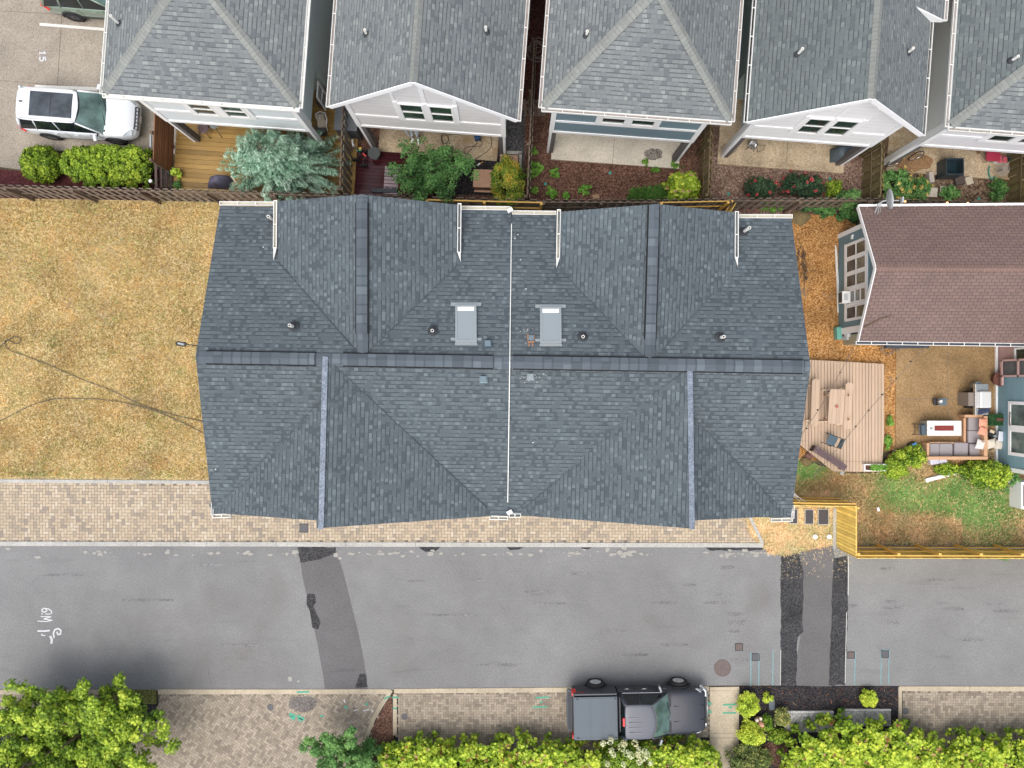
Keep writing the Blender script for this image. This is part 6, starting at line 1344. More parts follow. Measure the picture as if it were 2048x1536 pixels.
    m = MB(); m.box(-.84, -.17, 1.80, -.76, .17, 1.87); m.build('brake_light', M_REDL, rt)
    m = MB(); m.box(1.22, -.8, 1.16, 1.34, .8, 1.175); m.build('cowl', M_TRIMB, rt)
    for y0, y1 in ((-.55, .0), (.0, .5)): m = MB(); m.tube([(1.30, y0, 1.20), (1.15, y1, 1.30)], .012, 5); m.build('wiper', M_TRIMB, rt)
    m = MB(); [m.box(x, hw - .0, .93, x + .018, hw + .006, .97) for x in np.arange(.82, 1.16, .04)]; m.build('door_badge', M_CHROME, rt)
    m = MB(); m.box(-2.62, hw, 1.16, -2.36, hw + .006, 1.19); m.build('fender_script', M_REDL, rt)
    m = MB(); m.box(-.98, -hw + .05, .5, -.90, hw - .05, 1.1); m.build('cab_gap', M_DARK, rt)
    return rt
pickup('dark charcoal pickup truck with grey bed cover parked on the pavers', (5.47, -14.12), R(1.0))
# ================================================================== plants
G_HEDGE = leafmat('clipped_hedge_leaf', (.025, .05, .004), (.15, .26, .015), (.42, .56, .05))
G_JUN = leafmat('juniper_leaf', (.05, .12, .07), (.23, .40, .275), (.50, .70, .56), .6, .15)
G_MID = leafmat('mid_green_leaf', (.022, .07, .02), (.09, .23, .06), (.22, .42, .12))
G_LIME = leafmat('lime_leaf', (.03, .085, .008), (.24, .38, .025), (.72, .84, .10))
G_HYD = leafmat('hydrangea_leaf', (.03, .09, .008), (.27, .42, .03), (.68, .80, .09), .5, .3)
G_GOLD = leafmat('gold_shrub_leaf', (.12, .18, .012), (.50, .64, .05), (.82, .90, .14))
G_ORG = leafmat('orange_tip_leaf', (.045, .11, .012), (.22, .32, .03), (.75, .40, .06))
G_DARK = leafmat('rose_leaf', (.012, .035, .018), (.035, .085, .038), (.10, .17, .07))
G_VAR = leafmat('variegated_leaf', (.05, .09, .02), (.16, .22, .06), (.42, .42, .12))
G_HOST = leafmat('hosta_leaf', (.05, .14, .02), (.13, .32, .04), (.30, .52, .08))
F_TAN = leafmat('tan_panicle', (.30, .13, .06), (.56, .34, .18), (.78, .62, .42)); F_RED = leafmat('red_rose', (.45, .02, .04), (.70, .05, .08), (.85, .20, .22)); F_PINK = leafmat('pink_rose', (.7, .2, .2), (.8, .35, .35), (.85, .5, .45))
F_WHITE = leafmat('cream_bloom', (.42, .48, .16), (.72, .74, .42), (.85, .86, .66)); F_YEL = leafmat('gold_panicle', (.42, .28, .05), (.72, .55, .14), (.82, .70, .30)); F_RUST = leafmat('rusty_leaf', (.16, .05, .02), (.32, .12, .05), (.5, .25, .12))
def hedge(name, label, poly, h, nleaf, size, shape, mat, tb=.45, tv=.2, edge=.5, group=None, lumps=.25, seed=3, flowers=None, cat='hedge', tip=.4, extra=None, crad=.20, flat=.5):
    """long shrub mass over a traced outline, round-shouldered, lumpy top"""
    pts = [tuple(P(a, b, h * .5).xy) for a, b in poly]; A = np.array(pts); c = A.mean(0); root = thing(name, label, cat, (c[0], c[1], 0), 0, group)
    def field(X, Y):
        dm = np.full(len(X), 9.0)
        for i in range(len(A)):
            a, b = A[i], A[(i + 1) % len(A)]; ab = b - a; t = np.clip(((X - a[0]) * ab[0] + (Y - a[1]) * ab[1]) / (ab @ ab + 1e-9), 0, 1); dm = np.minimum(dm, np.hypot(X - a[0] - t * ab[0], Y - a[1] - t * ab[1]))
        return dm
    # clumps
    area = (A[:, 0].max() - A[:, 0].min()) * (A[:, 1].max() - A[:, 1].min()); nc = int(area * 34 * (.24 / crad) ** 1.4)
    X = RNG.uniform(A[:, 0].min(), A[:, 0].max(), nc); Y = RNG.uniform(A[:, 1].min(), A[:, 1].max(), nc); k = in_poly_np(X, Y, pts); X, Y = X[k], Y[k]
    dm = field(X, Y); top = h * np.clip(np.sqrt(np.clip(1 - (1 - np.clip(dm / edge, 0, 1)) ** 2, 0, 1)), .2, 1) * (1 - lumps + 2 * lumps * lump(X, Y, 1.6, seed))
    Zc = top * (1 - .35 * RNG.random(len(X)) ** 2); cl = np.stack([X, Y, Zc], 1)
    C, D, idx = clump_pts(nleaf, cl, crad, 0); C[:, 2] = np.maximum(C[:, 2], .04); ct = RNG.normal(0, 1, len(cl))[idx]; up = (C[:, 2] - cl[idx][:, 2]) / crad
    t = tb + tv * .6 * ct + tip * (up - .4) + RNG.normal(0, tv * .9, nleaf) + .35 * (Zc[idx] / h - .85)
    oc = C - np.array([c[0], c[1], 0]); leaves('foliage', oc, D + np.array([0, 0, .4]), size, shape, mat, t, root, flat)
    m = MB(); rr = random.Random(seed)
    for q in range(min(40, len(cl))):
        e = cl[rr.randrange(len(cl))] - np.array([c[0], c[1], 0]); m.tube([(e[0] + rr.uniform(-.1, .1), e[1] + rr.uniform(-.1, .1), 0), (e[0], e[1], e[2] * .9)], [.02, .006], 5)
    m.build('stem', M_BARK, root)
    for fm, fn, fs, fshape, fname, per in (flowers or []):
        kk = RNG.integers(0, len(cl), fn); hi = cl[kk] + np.array([0, 0, .24]) - np.array([c[0], c[1], 0]); dd = RNG.normal(0, .5, (fn, 3)) + np.array([0, .2, 1]); dd /= np.linalg.norm(dd, axis=1, keepdims=True)
        s_ = RNG.uniform(-1, 1, (fn, per, 1)); FC = hi[:, None, :] + dd[:, None, :] * s_ * fs * 1.1 * np.array([1.6, 1.6, .4]) + RNG.normal(0, fs * .28, (fn, per, 3))
        for i in range(fn): leaves(fname, FC[i], np.repeat(dd[i:i + 1], per, 0), fs * .7, fshape, fm, RNG.uniform(0, 1, per), root, .3)
    return root
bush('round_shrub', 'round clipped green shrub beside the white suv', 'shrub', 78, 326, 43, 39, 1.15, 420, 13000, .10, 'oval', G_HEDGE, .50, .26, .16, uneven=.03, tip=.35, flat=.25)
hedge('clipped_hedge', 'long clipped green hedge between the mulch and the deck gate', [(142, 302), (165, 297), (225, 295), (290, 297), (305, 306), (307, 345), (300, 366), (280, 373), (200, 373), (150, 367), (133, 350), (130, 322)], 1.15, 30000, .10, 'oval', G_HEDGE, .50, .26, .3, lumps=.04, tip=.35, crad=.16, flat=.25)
# juniper : drooping plumes
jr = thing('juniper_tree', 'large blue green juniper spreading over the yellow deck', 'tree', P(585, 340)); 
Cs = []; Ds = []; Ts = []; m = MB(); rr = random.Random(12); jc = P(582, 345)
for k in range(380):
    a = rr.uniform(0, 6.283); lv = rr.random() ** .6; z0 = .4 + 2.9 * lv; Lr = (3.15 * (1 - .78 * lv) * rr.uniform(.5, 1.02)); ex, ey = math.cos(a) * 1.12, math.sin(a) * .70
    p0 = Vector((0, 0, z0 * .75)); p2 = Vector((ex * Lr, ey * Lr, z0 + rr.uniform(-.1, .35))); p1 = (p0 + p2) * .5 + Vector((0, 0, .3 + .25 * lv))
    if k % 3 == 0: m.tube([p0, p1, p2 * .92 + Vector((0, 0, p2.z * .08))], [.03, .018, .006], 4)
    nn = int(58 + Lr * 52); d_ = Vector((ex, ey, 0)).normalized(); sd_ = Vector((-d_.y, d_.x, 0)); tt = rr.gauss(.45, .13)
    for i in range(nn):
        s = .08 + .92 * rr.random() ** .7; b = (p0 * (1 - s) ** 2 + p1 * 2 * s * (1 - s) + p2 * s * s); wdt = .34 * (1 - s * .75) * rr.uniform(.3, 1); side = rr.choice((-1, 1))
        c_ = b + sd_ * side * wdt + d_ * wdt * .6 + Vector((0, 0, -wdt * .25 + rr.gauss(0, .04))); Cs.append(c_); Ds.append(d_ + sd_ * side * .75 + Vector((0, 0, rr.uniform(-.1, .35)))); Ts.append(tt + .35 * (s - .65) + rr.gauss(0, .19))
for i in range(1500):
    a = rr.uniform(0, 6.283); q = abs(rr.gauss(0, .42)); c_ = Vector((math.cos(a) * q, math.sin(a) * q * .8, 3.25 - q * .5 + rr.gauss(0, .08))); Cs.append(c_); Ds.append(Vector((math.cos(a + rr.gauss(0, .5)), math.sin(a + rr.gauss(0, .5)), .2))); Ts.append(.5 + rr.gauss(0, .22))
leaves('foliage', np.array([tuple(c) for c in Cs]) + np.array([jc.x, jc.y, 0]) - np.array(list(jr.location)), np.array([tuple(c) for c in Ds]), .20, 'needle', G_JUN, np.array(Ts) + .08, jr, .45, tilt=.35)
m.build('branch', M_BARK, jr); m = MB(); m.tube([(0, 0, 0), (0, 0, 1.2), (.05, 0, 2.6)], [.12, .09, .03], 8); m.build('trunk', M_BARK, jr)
def tree(name, label, px0, py0, rx, ry, h, nbr, nleaf, size, shape, mat, tb, tip, crad=.3, seed=1, low=.35, cat='tree', trunk=.10, tv=.2, gap=.0, lean=(0, 0)):
    zc = h * .62; c = P(px0, py0, zc); s = (CAMH - zc) / FPX; rx *= s; ry *= s; rt = thing(name, label, cat, (c.x, c.y, 0)); rr = random.Random(seed); m = MB(); cl = []
    for k in range(nbr):
        a = 6.283 * (k * .381966) + rr.uniform(-.25, .25); e = (k + .5) / nbr; el = rr.uniform(.45, 1.08); z1 = h * (low + (1 - low) * rr.uniform(.35, 1.0) * (1.15 - .4 * el))
        end = Vector((math.cos(a) * rx * el, math.sin(a) * ry * el, min(z1, h))); st = Vector((0, 0, h * low * rr.uniform(.4, .9))); mid = (st + end) * .5 + Vector((0, 0, .15))
        m.tube([st, mid, end], [trunk * .35, trunk * .2, .008], 5)
        for i in range(7):
            t = .3 + .72 * i / 6; b = st * (1 - t) ** 2 + mid * 2 * t * (1 - t) + end * t * t if t <= 1 else end; b = Vector(b) + Vector((rr.gauss(0, .16), rr.gauss(0, .16), rr.gauss(0, .12))) * (1 if t < .95 else .4); cl.append((b.x, b.y, max(.3, b.z)))
    m.build('branch', M_BARK, rt); m = MB(); m.tube([(0, 0, 0), (.03, .02, h * .35), (0, 0, h * .8)], [trunk, trunk * .75, .02], 8); m.build('trunk', M_BARK, rt)
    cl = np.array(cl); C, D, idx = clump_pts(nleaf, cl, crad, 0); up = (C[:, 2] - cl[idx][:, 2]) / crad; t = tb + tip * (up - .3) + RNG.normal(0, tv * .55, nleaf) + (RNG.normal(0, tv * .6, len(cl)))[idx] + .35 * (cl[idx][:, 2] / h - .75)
    leaves('crown', C, D + np.array([0, 0, .3]), size, shape, mat, t, rt, .5); return rt
tree('small_tree', 'airy green tree growing over the dark red deck', 862, 338, 78, 56, 3.3, 26, 9500, .095, 'oval', G_MID, .42, .28, .26, 5)
bush('orange_tipped_shrub', 'tall yellow green shrub with orange tips at the yellow rails', 'shrub', 1015, 364, 40, 50, 2.6, 70, 9000, .07, 'oval', G_ORG, .36, .22, .24, tip=.42)
bush('oakleaf_hydrangea', 'bright lime hydrangea bush against the greenish fence', 'shrub', 1367, 373, 37, 31, 1.3, 60, 2600, .15, 'lobed', G_LIME, .5, .2, .22, tip=.3, flowers=(F_TAN, 16, .09, 'oval', 'panicle'))
for i, (x, y, r, h) in enumerate(((1073, 334, 14, .35), (1064, 348, 13, .35), (1109, 347, 11, .3), (1069, 381, 8, .25), (1102, 387, 12, .3), (1132, 391, 8, .2), (1173, 379, 11, .25), (1160, 380, 6, .2), (1068, 302, 8, .2), (1310, 340, 9, .2), (1290, 325, 9, .2), (1350, 330, 9, .2))):
    lab = ['broad green hosta upper one of the pair near the slate house yard fence', 'broad green hosta lower one of the pair near the yard fence', 'green hosta standing alone in the middle left of the brown soil', 'small green hosta closest to the orange tipped shrub by the rear fence', 'largest green hosta along the rear fence of the brown soil', 'small hosta in the brown soil above the party wall gutter', 'wide leafy hosta cluster right of centre in the brown soil', 'tiny sprout touching the leafy hosta cluster', 'small weed by the corner of the white porch column', 'low leafy weed under the slab stain', 'low weeds along the slab edge above the hydrangea bush', 'small weed at the right end of the pale slab'][i]
    bush('hosta' if i < 8 else 'weed', lab, 'plant', x, y, r, r, h, 12, 90 if i < 8 else 120, .17 * r / 12 if i < 8 else .08, 'oval', G_HOST, .5, .2, .08, tip=.2, trunk=False, group='leafy plants in the brown soil', flat=.6)
blades('weed_grass', [(1262, 378), (1330, 372), (1345, 398), (1255, 400)], 2600, .12, .12, .008, M_GRASS, lambda X, Y: .3 + 0 * X, label='low green grass by the fence below the slate house', cat='grass')
blades('weed_grass', [(1265, 316), (1370, 328), (1370, 340), (1262, 330)], 700, .08, .08, .008, M_GRASS, lambda X, Y: .5 + 0 * X, lambda X, Y: .6 * lump(X, Y, 3, 2), label='thin green grass along the pale porch slab', cat='grass')
bush('rose_bush', 'dark rose bush with red blooms left of its twin', 'shrub', 1524, 375, 34, 22, .9, 50, 3800, .075, 'oval', G_DARK, .45, .25, .2, group='rose bushes behind the fence', flowers=(F_RED, 11, .075, 'oval', 'bloom'))
bush('rose_bush', 'dark rose bush with red and pink blooms right of its twin', 'shrub', 1606, 371, 46, 26, 1.0, 60, 5200, .075, 'oval', G_DARK, .45, .25, .2, group='rose bushes behind the fence', flowers=(F_RED, 14, .08, 'oval', 'bloom'))
bush('yellow_green_shrub', 'loose light green shrub right of the rose bushes', 'shrub', 1668, 378, 18, 20, .7, 25, 1100, .08, 'oval', G_LIME, .35, .2, .18)
bush('panicle_shrub', 'green shrub with golden flower cones beside the bicycle', 'shrub', 1795, 371, 36, 33, 1.2, 60, 3600, .10, 'oval', G_MID, .6, .25, .22, flowers=(F_YEL, 34, .09, 'oval', 'panicle'))
bush('panicle_shrub', 'smaller green shrub with golden flower cones beside the pale slabs', 'shrub', 1842, 380, 17, 25, 1.1, 26, 1500, .10, 'oval', G_MID, .55, .25, .2, flowers=(F_YEL, 9, .08, 'oval', 'panicle'))
bush('leafy_plant', 'bluish green leafy plant in front of the pale slabs', 'plant', 1902, 386, 19, 15, .5, 20, 300, .16, 'oval', G_MID, .7, .2, .14, trunk=False)
bush('leafy_plant', 'scraggly green weeds beside the right edge fence', 'plant', 1996, 378, 18, 26, .5, 30, 900, .09, 'oval', G_MID, .6, .25, .16, trunk=False)
bush('ivy', 'ivy climbing over the brown fence beside the brown roof', 'plant', 1700, 398, 22, 18, 1.9, 40, 2000, .10, 'oval', G_MID, .62, .3, .2)
hedge('ivy', 'dark green ivy spread between the fence and the gravel yard', [(1596, 412), (1640, 404), (1712, 410), (1712, 438), (1690, 440), (1650, 428), (1612, 424)], .45, 5200, .09, 'oval', G_MID, .45, .25, .25, cat='plant', lumps=.4)
bush('green_shrub', 'low green shrub with white pot behind the right rear gutter', 'shrub', 1545, 414, 26, 12, .5, 30, 1700, .07, 'oval', G_HOST, .45, .25, .15)
bush('potted_plant', 'lime green plant at the foot of the gate on the yellow deck', 'plant', 353, 348, 9, 10, .7, 10, 120, .14, 'oval', G_LIME, .65, .2, .12)
bush('potted_plant', 'darker green plant beside the slatted rack on the deck', 'plant', 354, 371, 10, 9, .5, 12, 350, .06, 'oval', G_MID, .6, .2, .12)
# lower right yard greenery
bush('leafy_shrub', 'bright leafy shrub beside the planter corner of the tan deck', 'shrub', 1792, 936, 22, 26, .9, 40, 3000, .085, 'oval', G_LIME, .45, .22, .2)
bush('leafy_shrub', 'bright leafy shrub touching the left end of the patio sofa', 'shrub', 1822, 915, 30, 24, .9, 45, 3600, .085, 'oval', G_LIME, .5, .22, .2)
bush('leafy_shrub', 'small lime shrub above the terracotta pot', 'shrub', 1776, 885, 8, 14, .4, 14, 500, .07, 'oval', G_HOST, .6, .2, .12, trunk=False)
bush('leafy_shrub', 'green weeds along the right edge of the tan deck', 'shrub', 1780, 842, 7, 12, .3, 14, 400, .07, 'oval', G_HOST, .5, .2, .12, trunk=False)
bush('leafy_shrub', 'low green shrub under the front edge of the patio sofa', 'shrub', 1896, 938, 26, 14, .5, 30, 1500, .08, 'oval', G_LIME, .35, .25, .18)
hedge('leafy_hedge', 'broad lime green shrub mass at the corner of the teal house', [(1925, 938), (1950, 925), (1985, 922), (2012, 935), (2016, 960), (1990, 975), (1965, 972), (1940, 960)], .9, 7500, .095, 'oval', G_LIME, .45, .22, .3)
bush('vine', 'thin green vine over the heat pump', 'plant', 2022, 962, 12, 28, 1.0, 16, 500, .08, 'oval', G_MID, .7, .2, .14)
# bottom row
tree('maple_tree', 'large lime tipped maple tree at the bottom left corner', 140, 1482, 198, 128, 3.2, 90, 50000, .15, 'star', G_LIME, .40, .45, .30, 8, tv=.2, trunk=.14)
tree('young_tree', 'dark green young tree rising between the driveway and the mulch wedge', 672, 1520, 78, 72, 3.0, 15, 6500, .12, 'star', G_MID, .72, .25, .22, 4)
bush('low_shrub', 'grey green shrub beside the hydrangea hedge and the mulch wedge', 'shrub', 742, 1518, 38, 34, 1.0, 46, 3600, .085, 'oval', G_MID, .6, .2, .22)
HY = [(F_TAN, 80, .10, 'oval', 'panicle', 12), (F_RUST, 90, .12, 'lobed', 'rusty_leaf', 7)]
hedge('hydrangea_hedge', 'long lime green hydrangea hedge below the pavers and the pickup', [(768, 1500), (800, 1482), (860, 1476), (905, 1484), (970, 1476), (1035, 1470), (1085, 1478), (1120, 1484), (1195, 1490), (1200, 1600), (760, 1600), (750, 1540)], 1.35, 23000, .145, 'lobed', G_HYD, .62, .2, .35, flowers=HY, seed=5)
hedge('hydrangea_hedge', 'shorter lime hydrangea hedge between the cream blooms and the sidewalk', [(1290, 1488), (1350, 1484), (1410, 1478), (1432, 1500), (1440, 1540), (1440, 1600), (1290, 1600)], 1.3, 9500, .145, 'lobed', G_HYD, .62, .2, .35, flowers=[(F_TAN, 18, .085, 'oval', 'panicle', 12), (F_RUST, 45, .10, 'lobed', 'rusty_leaf', 7)], seed=6)
bush('white_hydrangea', 'hydrangea with round cream blooms below the pickup truck', 'shrub', 1248, 1515, 52, 36, 1.3, 70, 5200, .11, 'oval', G_HYD, .3, .18, .24, tip=.2)
cb = bpy.data.objects[[o.name for o in bpy.data.objects if o.name.startswith('white_hydrangea')][0]]; FC = []
for x, y in ((1221, 1482), (1248, 1487), (1243, 1495), (1223, 1502), (1227, 1509), (1254, 1507), (1262, 1511), (1278, 1500), (1290, 1503), (1294, 1510), (1279, 1522), (1301, 1526), (1247, 1529), (1215, 1528), (1206, 1487), (1270, 1486), (1287, 1515), (1276, 1509)):
    FC.append(P(x, y, 1.48) - Vector(cb.location))
FC = np.array([tuple(f) for f in FC]); n2 = 60; d = RNG.normal(0, 1, (len(FC) * n2, 3)); d /= np.linalg.norm(d, axis=1, keepdims=True)
leaves('bloom', np.repeat(FC, n2, 0) + d * (np.repeat(RNG.uniform(.10, .16, len(FC)), n2)[:, None]), d, .085, 'oval', F_WHITE, RNG.uniform(.2, 1, len(d)), cb, .2)
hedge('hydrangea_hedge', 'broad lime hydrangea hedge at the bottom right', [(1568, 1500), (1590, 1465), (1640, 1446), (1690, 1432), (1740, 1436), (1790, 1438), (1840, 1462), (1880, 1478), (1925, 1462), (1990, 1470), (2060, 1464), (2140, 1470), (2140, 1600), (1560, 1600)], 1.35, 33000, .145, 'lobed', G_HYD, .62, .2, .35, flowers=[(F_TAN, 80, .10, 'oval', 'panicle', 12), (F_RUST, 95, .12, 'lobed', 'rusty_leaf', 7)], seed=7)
bush('gold_shrub', 'gold green shrub at the top of the black mulch beside the sidewalk', 'shrub', 1496, 1410, 22, 24, .9, 50, 3600, .07, 'oval', G_GOLD, .5, .2, .17)
bush('gold_shrub', 'largest gold green shrub below the garden ornament', 'shrub', 1502, 1466, 32, 26, .9, 60, 5200, .07, 'oval', G_GOLD, .45, .2, .18)
bush('gold_shrub', 'sparse gold sprig at the kerb end of the black mulch', 'shrub', 1536, 1396, 11, 11, .5, 12, 420, .07, 'oval', G_GOLD, .45, .2, .12)
bush('gold_shrub', 'yellow mottled shrub touching the left concrete slab', 'shrub', 1566, 1435, 14, 20, .7, 26, 1500, .07, 'oval', G_VAR, .7, .2, .15)
bush('gold_shrub', 'green gold shrub between the ornament and the mottled shrub', 'shrub', 1534, 1445, 12, 20, .6, 20, 1000, .07, 'oval', G_LIME, .35, .2, .15)
bush('gold_shrub', 'small round lime shrub alone on the black mulch', 'shrub', 1739, 1398, 18, 18, .6, 40, 2600, .07, 'oval', G_GOLD, .5, .15, .12, uneven=.06)
bush('gold_shrub', 'loose green gold shrub beside the brown mulch patch', 'shrub', 1556, 1472, 26, 14, .6, 30, 1700, .08, 'oval', G_LIME, .35, .22, .18)
bush('variegated_shrub', 'dark variegated shrub at the bottom beside the sidewalk', 'shrub', 1500, 1522, 45, 38, 1.0, 80, 6500, .075, 'oval', G_VAR, .4, .28, .2)
sheet('brown_mulch_patch', rough_edge([(1515, 1492), (1545, 1484), (1578, 1488), (1570, 1515), (1560, 1540), (1530, 1520)], 9, 2, 3), .010, M_SOIL)
# pale upright leaves at edge of the paving strip
bush('leafy_plant', 'small lime plant hanging over the yellow road fence at right', 'plant', 2010, 1119, 14, 4, .5, 8, 160, .07, 'needle', G_HOST, .4, .2, .1, trunk=False)
# ================================================================== garden objects
M_CUSH = plain('taupe_cushion', (.30, .275, .285), .9, var=.08); M_TEAK = plain('teak_frame', (.52, .31, .18), .6, var=.12); M_STEEL = plain('stainless', (.62, .62, .62), .25, .8, var=.08)
M_CHAIR = plain('slate_blue_fabric', (.075, .115, .145), .7); M_BENCHB = plain('brown_plastic_boards', (.11, .07, .075), .55); M_PALEW = plain('pale_cut_wood', (.62, .50, .36), .7)
def cush(mb_, name, c, sx, sy, h, rz, mat, par=None, b=.045):
    m = MB(); m.rbox(c, sx, sy, h, rz); o = m.build(name, mat, par, world=par is not None, org=None if par is not None else c); bevel(o, b, 3); return o
# picnic table (two benches and top joined by frames)
pt = thing('picnic_table', 'tan composite picnic table with attached rounded benches', 'picnic table', P(1670, 815, .28)); Z = .28
def pboard(x0, y0, x1, y1, w, z, round_=True, nb=2, sk=.0, name='bench_seat'):
    a, b = P(x0, y0, z), P(x1, y1, z); d = (b - a).normalized(); n = Vector((-d.y, d.x, 0)); L = (b - a).length; m = MB(); bw = w / nb
    for i in range(nb):
        c0 = -w / 2 + i * bw + .003; c1 = c0 + bw - .006; e = .09 if round_ else 0; s0 = e if i == 0 else 0; s1 = e if i == nb - 1 else 0
        q = [a + n * c0 + d * s0, a + n * c1 + d * s1, b + n * c1 - d * s1, b + n * c0 - d * s0]
        if round_: q = [a + n * c0 + d * s0, a + n * (c0 + bw * .35) + d * (s0 * .35), a + n * (c1 - bw * .35) + d * (s1 * .35), a + n * c1 + d * s1, b + n * c1 - d * s1, b + n * (c1 - bw * .35) - d * (s1 * .35), b + n * (c0 + bw * .35) - d * (s0 * .35), b + n * c0 - d * s0]
        m.prism([tuple(v.xy) for v in q], z - .04, z)
    return tintmesh(m, name, M_TDECK, pt, per=16 if round_ else 8)
pboard(1632, 758, 1629, 853, .33, Z + .46); pboard(1699, 765, 1694, 859, .33, Z + .46); pboard(1675, 778.5, 1671, 848, .66, Z + .74, False, 4, name='table_top')
for y0, xs in ((771, ((1616, 1628),)), (780, ((1643, 1657),)), (777, ((1678, 1690),)), (841, ((1611, 1625),)), (843.5, ((1637, 1656),)), (849, ((1672, 1690),))):
    for a, b in xs: m = MB(); p, q = P(a, y0, Z + .12), P(b, y0, Z + .12); m.beam(p, q, .05, .09); m.build('cross_member', M_PALEW, pt, world=True)
for x in (1648, 1690):
    for y in (790, 838): m = MB(); p = P(x, y, Z); m.beam(p, p + Vector((-.12, 0, .7)), .06, .06); m.build('leg', M_TEAK, pt, world=True)
m = MB(); c = P(1673, 813, Z + .74); m.lathe(c, [(.06, 0), (.07, .05), (.05, .06)], 14); tag(m.build('candle_bowl', plain('reddish_glass', (.40, .14, .11), .3), org=c), 'small reddish candle bowl on the picnic table', 'candle')
# folding chair
def fchair(name, label, c, rz, par=None, back=True):
    rt = thing(name, label, 'chair', c, rz); m = MB(); m.rbox((0, 0, .42), .40, .42, .03); bevel(m.build('seat', M_CHAIR, rt), .015)
    m = MB(); m.hexa([(-.27, -.20, .62), (-.24, -.20, .62), (-.24, .20, .62), (-.27, .20, .62), (-.33, -.20, .86), (-.30, -.20, .86), (-.30, .20, .86), (-.33, .20, .86)]); m.build('backrest', M_CHAIR, rt)
    for s in (-1, 1):
        m = MB(); m.tube([(.22, s * .23, 0), (-.05, s * .23, .42), (-.34, s * .22, .88)], .013, 6); m.build('leg', M_BLACK, rt)
        m = MB(); m.tube([(-.28, s * .23, 0), (.18, s * .23, .44)], .013, 6); m.build('leg', M_BLACK, rt)
    m = MB(); m.tube([(-.20, -.23, .12), (-.20, .23, .12)], .01, 6); m.build('stretcher', M_BLACK, rt); return rt
fchair('folding_chair', 'black folding chair alone on the tan deck', P(1655, 879, .28), R(155)); fchair('folding_chair', 'blue grey folding chair at the end of the fire table', P(1836, 858, .03), R(2))
# brown board bench
bn = thing('board_bench', 'brown plastic board bench lying diagonally on the deck', 'bench', P(1655, 915, .28)); a, b = P(1629, 897, .68), P(1692, 937, .68); d = (b - a).normalized(); n = Vector((-d.y, d.x, 0)); m = MB()
for i in range(2): m.ob(a, d, n, Vector((0, 0, 1)), 0, (b - a).length, -.14 + i * .142, -.003 + i * .142, -.035, 0)
m.build('seat', M_BENCHB, bn, world=True)
for t in (.0, .93): m = MB(); q = a + (b - a) * t; m.ob(q, d, n, Vector((0, 0, 1)), 0, .05, -.13, .13, -.40, -.036); m.build('leg', plain('dark_brown_plastic', (.05, .03, .03), .6), bn, world=True)
m = MB()
for t in (.05, .09, .9, .95):
    for s in (-.08, .08): q = a + (b - a) * t + n * s; m.lathe(q, [(.014, 0), (.014, .004)], 8)
m.build('screw_head', M_FLASH, bn, world=True)
# planter frame on the deck
pl = thing('planter_box', 'white framed planter with green leaves at the deck corner', 'planter', P(1745, 937, .28)); a = P(1724, 941, .28); w, h = 1.82 * .72, .30; m = MB()
m.box(a.x, a.y, .28, a.x + w, a.y + .04, .5); m.box(a.x, a.y + h - .04, .28, a.x + w, a.y + h, .5); m.box(a.x, a.y + .04, .28, a.x + .04, a.y + h - .04, .5); m.box(a.x + w - .04, a.y + .04, .28, a.x + w, a.y + h - .04, .5); m.build('frame', M_WHITE, pl, world=True)
m = MB(); m.box(a.x + .04, a.y + .04, .29, a.x + w - .04, a.y + h - .04, .42); m.build('soil', M_SOIL, pl, world=True)
n = 420; C = np.stack([RNG.uniform(a.x + .25, a.x + w - .08, n), RNG.uniform(a.y + .02, a.y + h - .02, n), RNG.uniform(.42, .60, n)], 1) - np.array(list(pl.location)); leaves('foliage', C, np.tile([0, 0, 1.0], (n, 1)) + RNG.normal(0, .4, (n, 3)), .09, 'oval', G_HOST, RNG.uniform(.4, 1, n), pl)
# terracotta pot, buckets
def pot(name, label, x, y, r, h, mat, z=0.0, fill=None, cat='pot'):
    c = P(x, y, z); rt = thing(name, label, cat, c); m = MB(); m.lathe((0, 0, 0), [(r * .7, 0), (r, h), (r * 1.08, h), (r * 1.08, h + .03), (r * .94, h + .03), (r * .9, h - .06), (.02, h - .06)], 24); m.build('body', mat, rt, False)
    if fill: m = MB(); m.lathe((0, 0, 0), [(r * .88, h - .058), (r * .5, h - .01), (.02, h + .02)], 16); m.build('contents', fill, rt)
    return rt
M_TERRA = plain('terracotta', (.42, .20, .12), .8, var=.2)
pot('flower_pot', 'terracotta pot with red flowers beside the deck edge', 1777, 913, .14, .2, M_TERRA, fill=leafmat('pot_flowers', (.5, .06, .03), (.6, .1, .05), (.7, .2, .1)))
pot('bucket', 'round steel ice bucket beside the grill', 1943, 773, .20, .42, M_STEEL, .03, plain('bucket_blue', (.45, .62, .68), .3), 'bucket'); pot('bucket', 'white bucket in the shrubs at the sofa end', 1849, 908, .12, .3, M_WHITE, .03, None, 'bucket')
pot('planter_pot', 'rusty brown round fire bowl against the teal house', 1990, 758, .30, .35, plain('rust_brown', (.15, .06, .045), .8, var=.3), .03)
pot('glass_jar', 'clear glass jar on the small side table', 1838, 902, .07, .15, M_HEAD, .4, None, 'jar')
st = thing('side_table', 'small dark side table at the left end of the sofa', 'table', P(1840, 903)); m = MB(); m.rbox(P(1840, 903, 0) + Vector((0, 0, .36)), .42, .5, .03, 0); m.build('table_top', plain('dark_slate_top', (.13, .09, .08), .5), st, world=True)
for dx in (-.17, .17):
    for dy in (-.2, .2): m = MB(); p = P(1840, 903) + Vector((dx, dy, 0)); m.box(p.x - .015, p.y - .015, 0, p.x + .015, p.y + .015, .36); m.build('leg', M_BLACK, st, world=True)
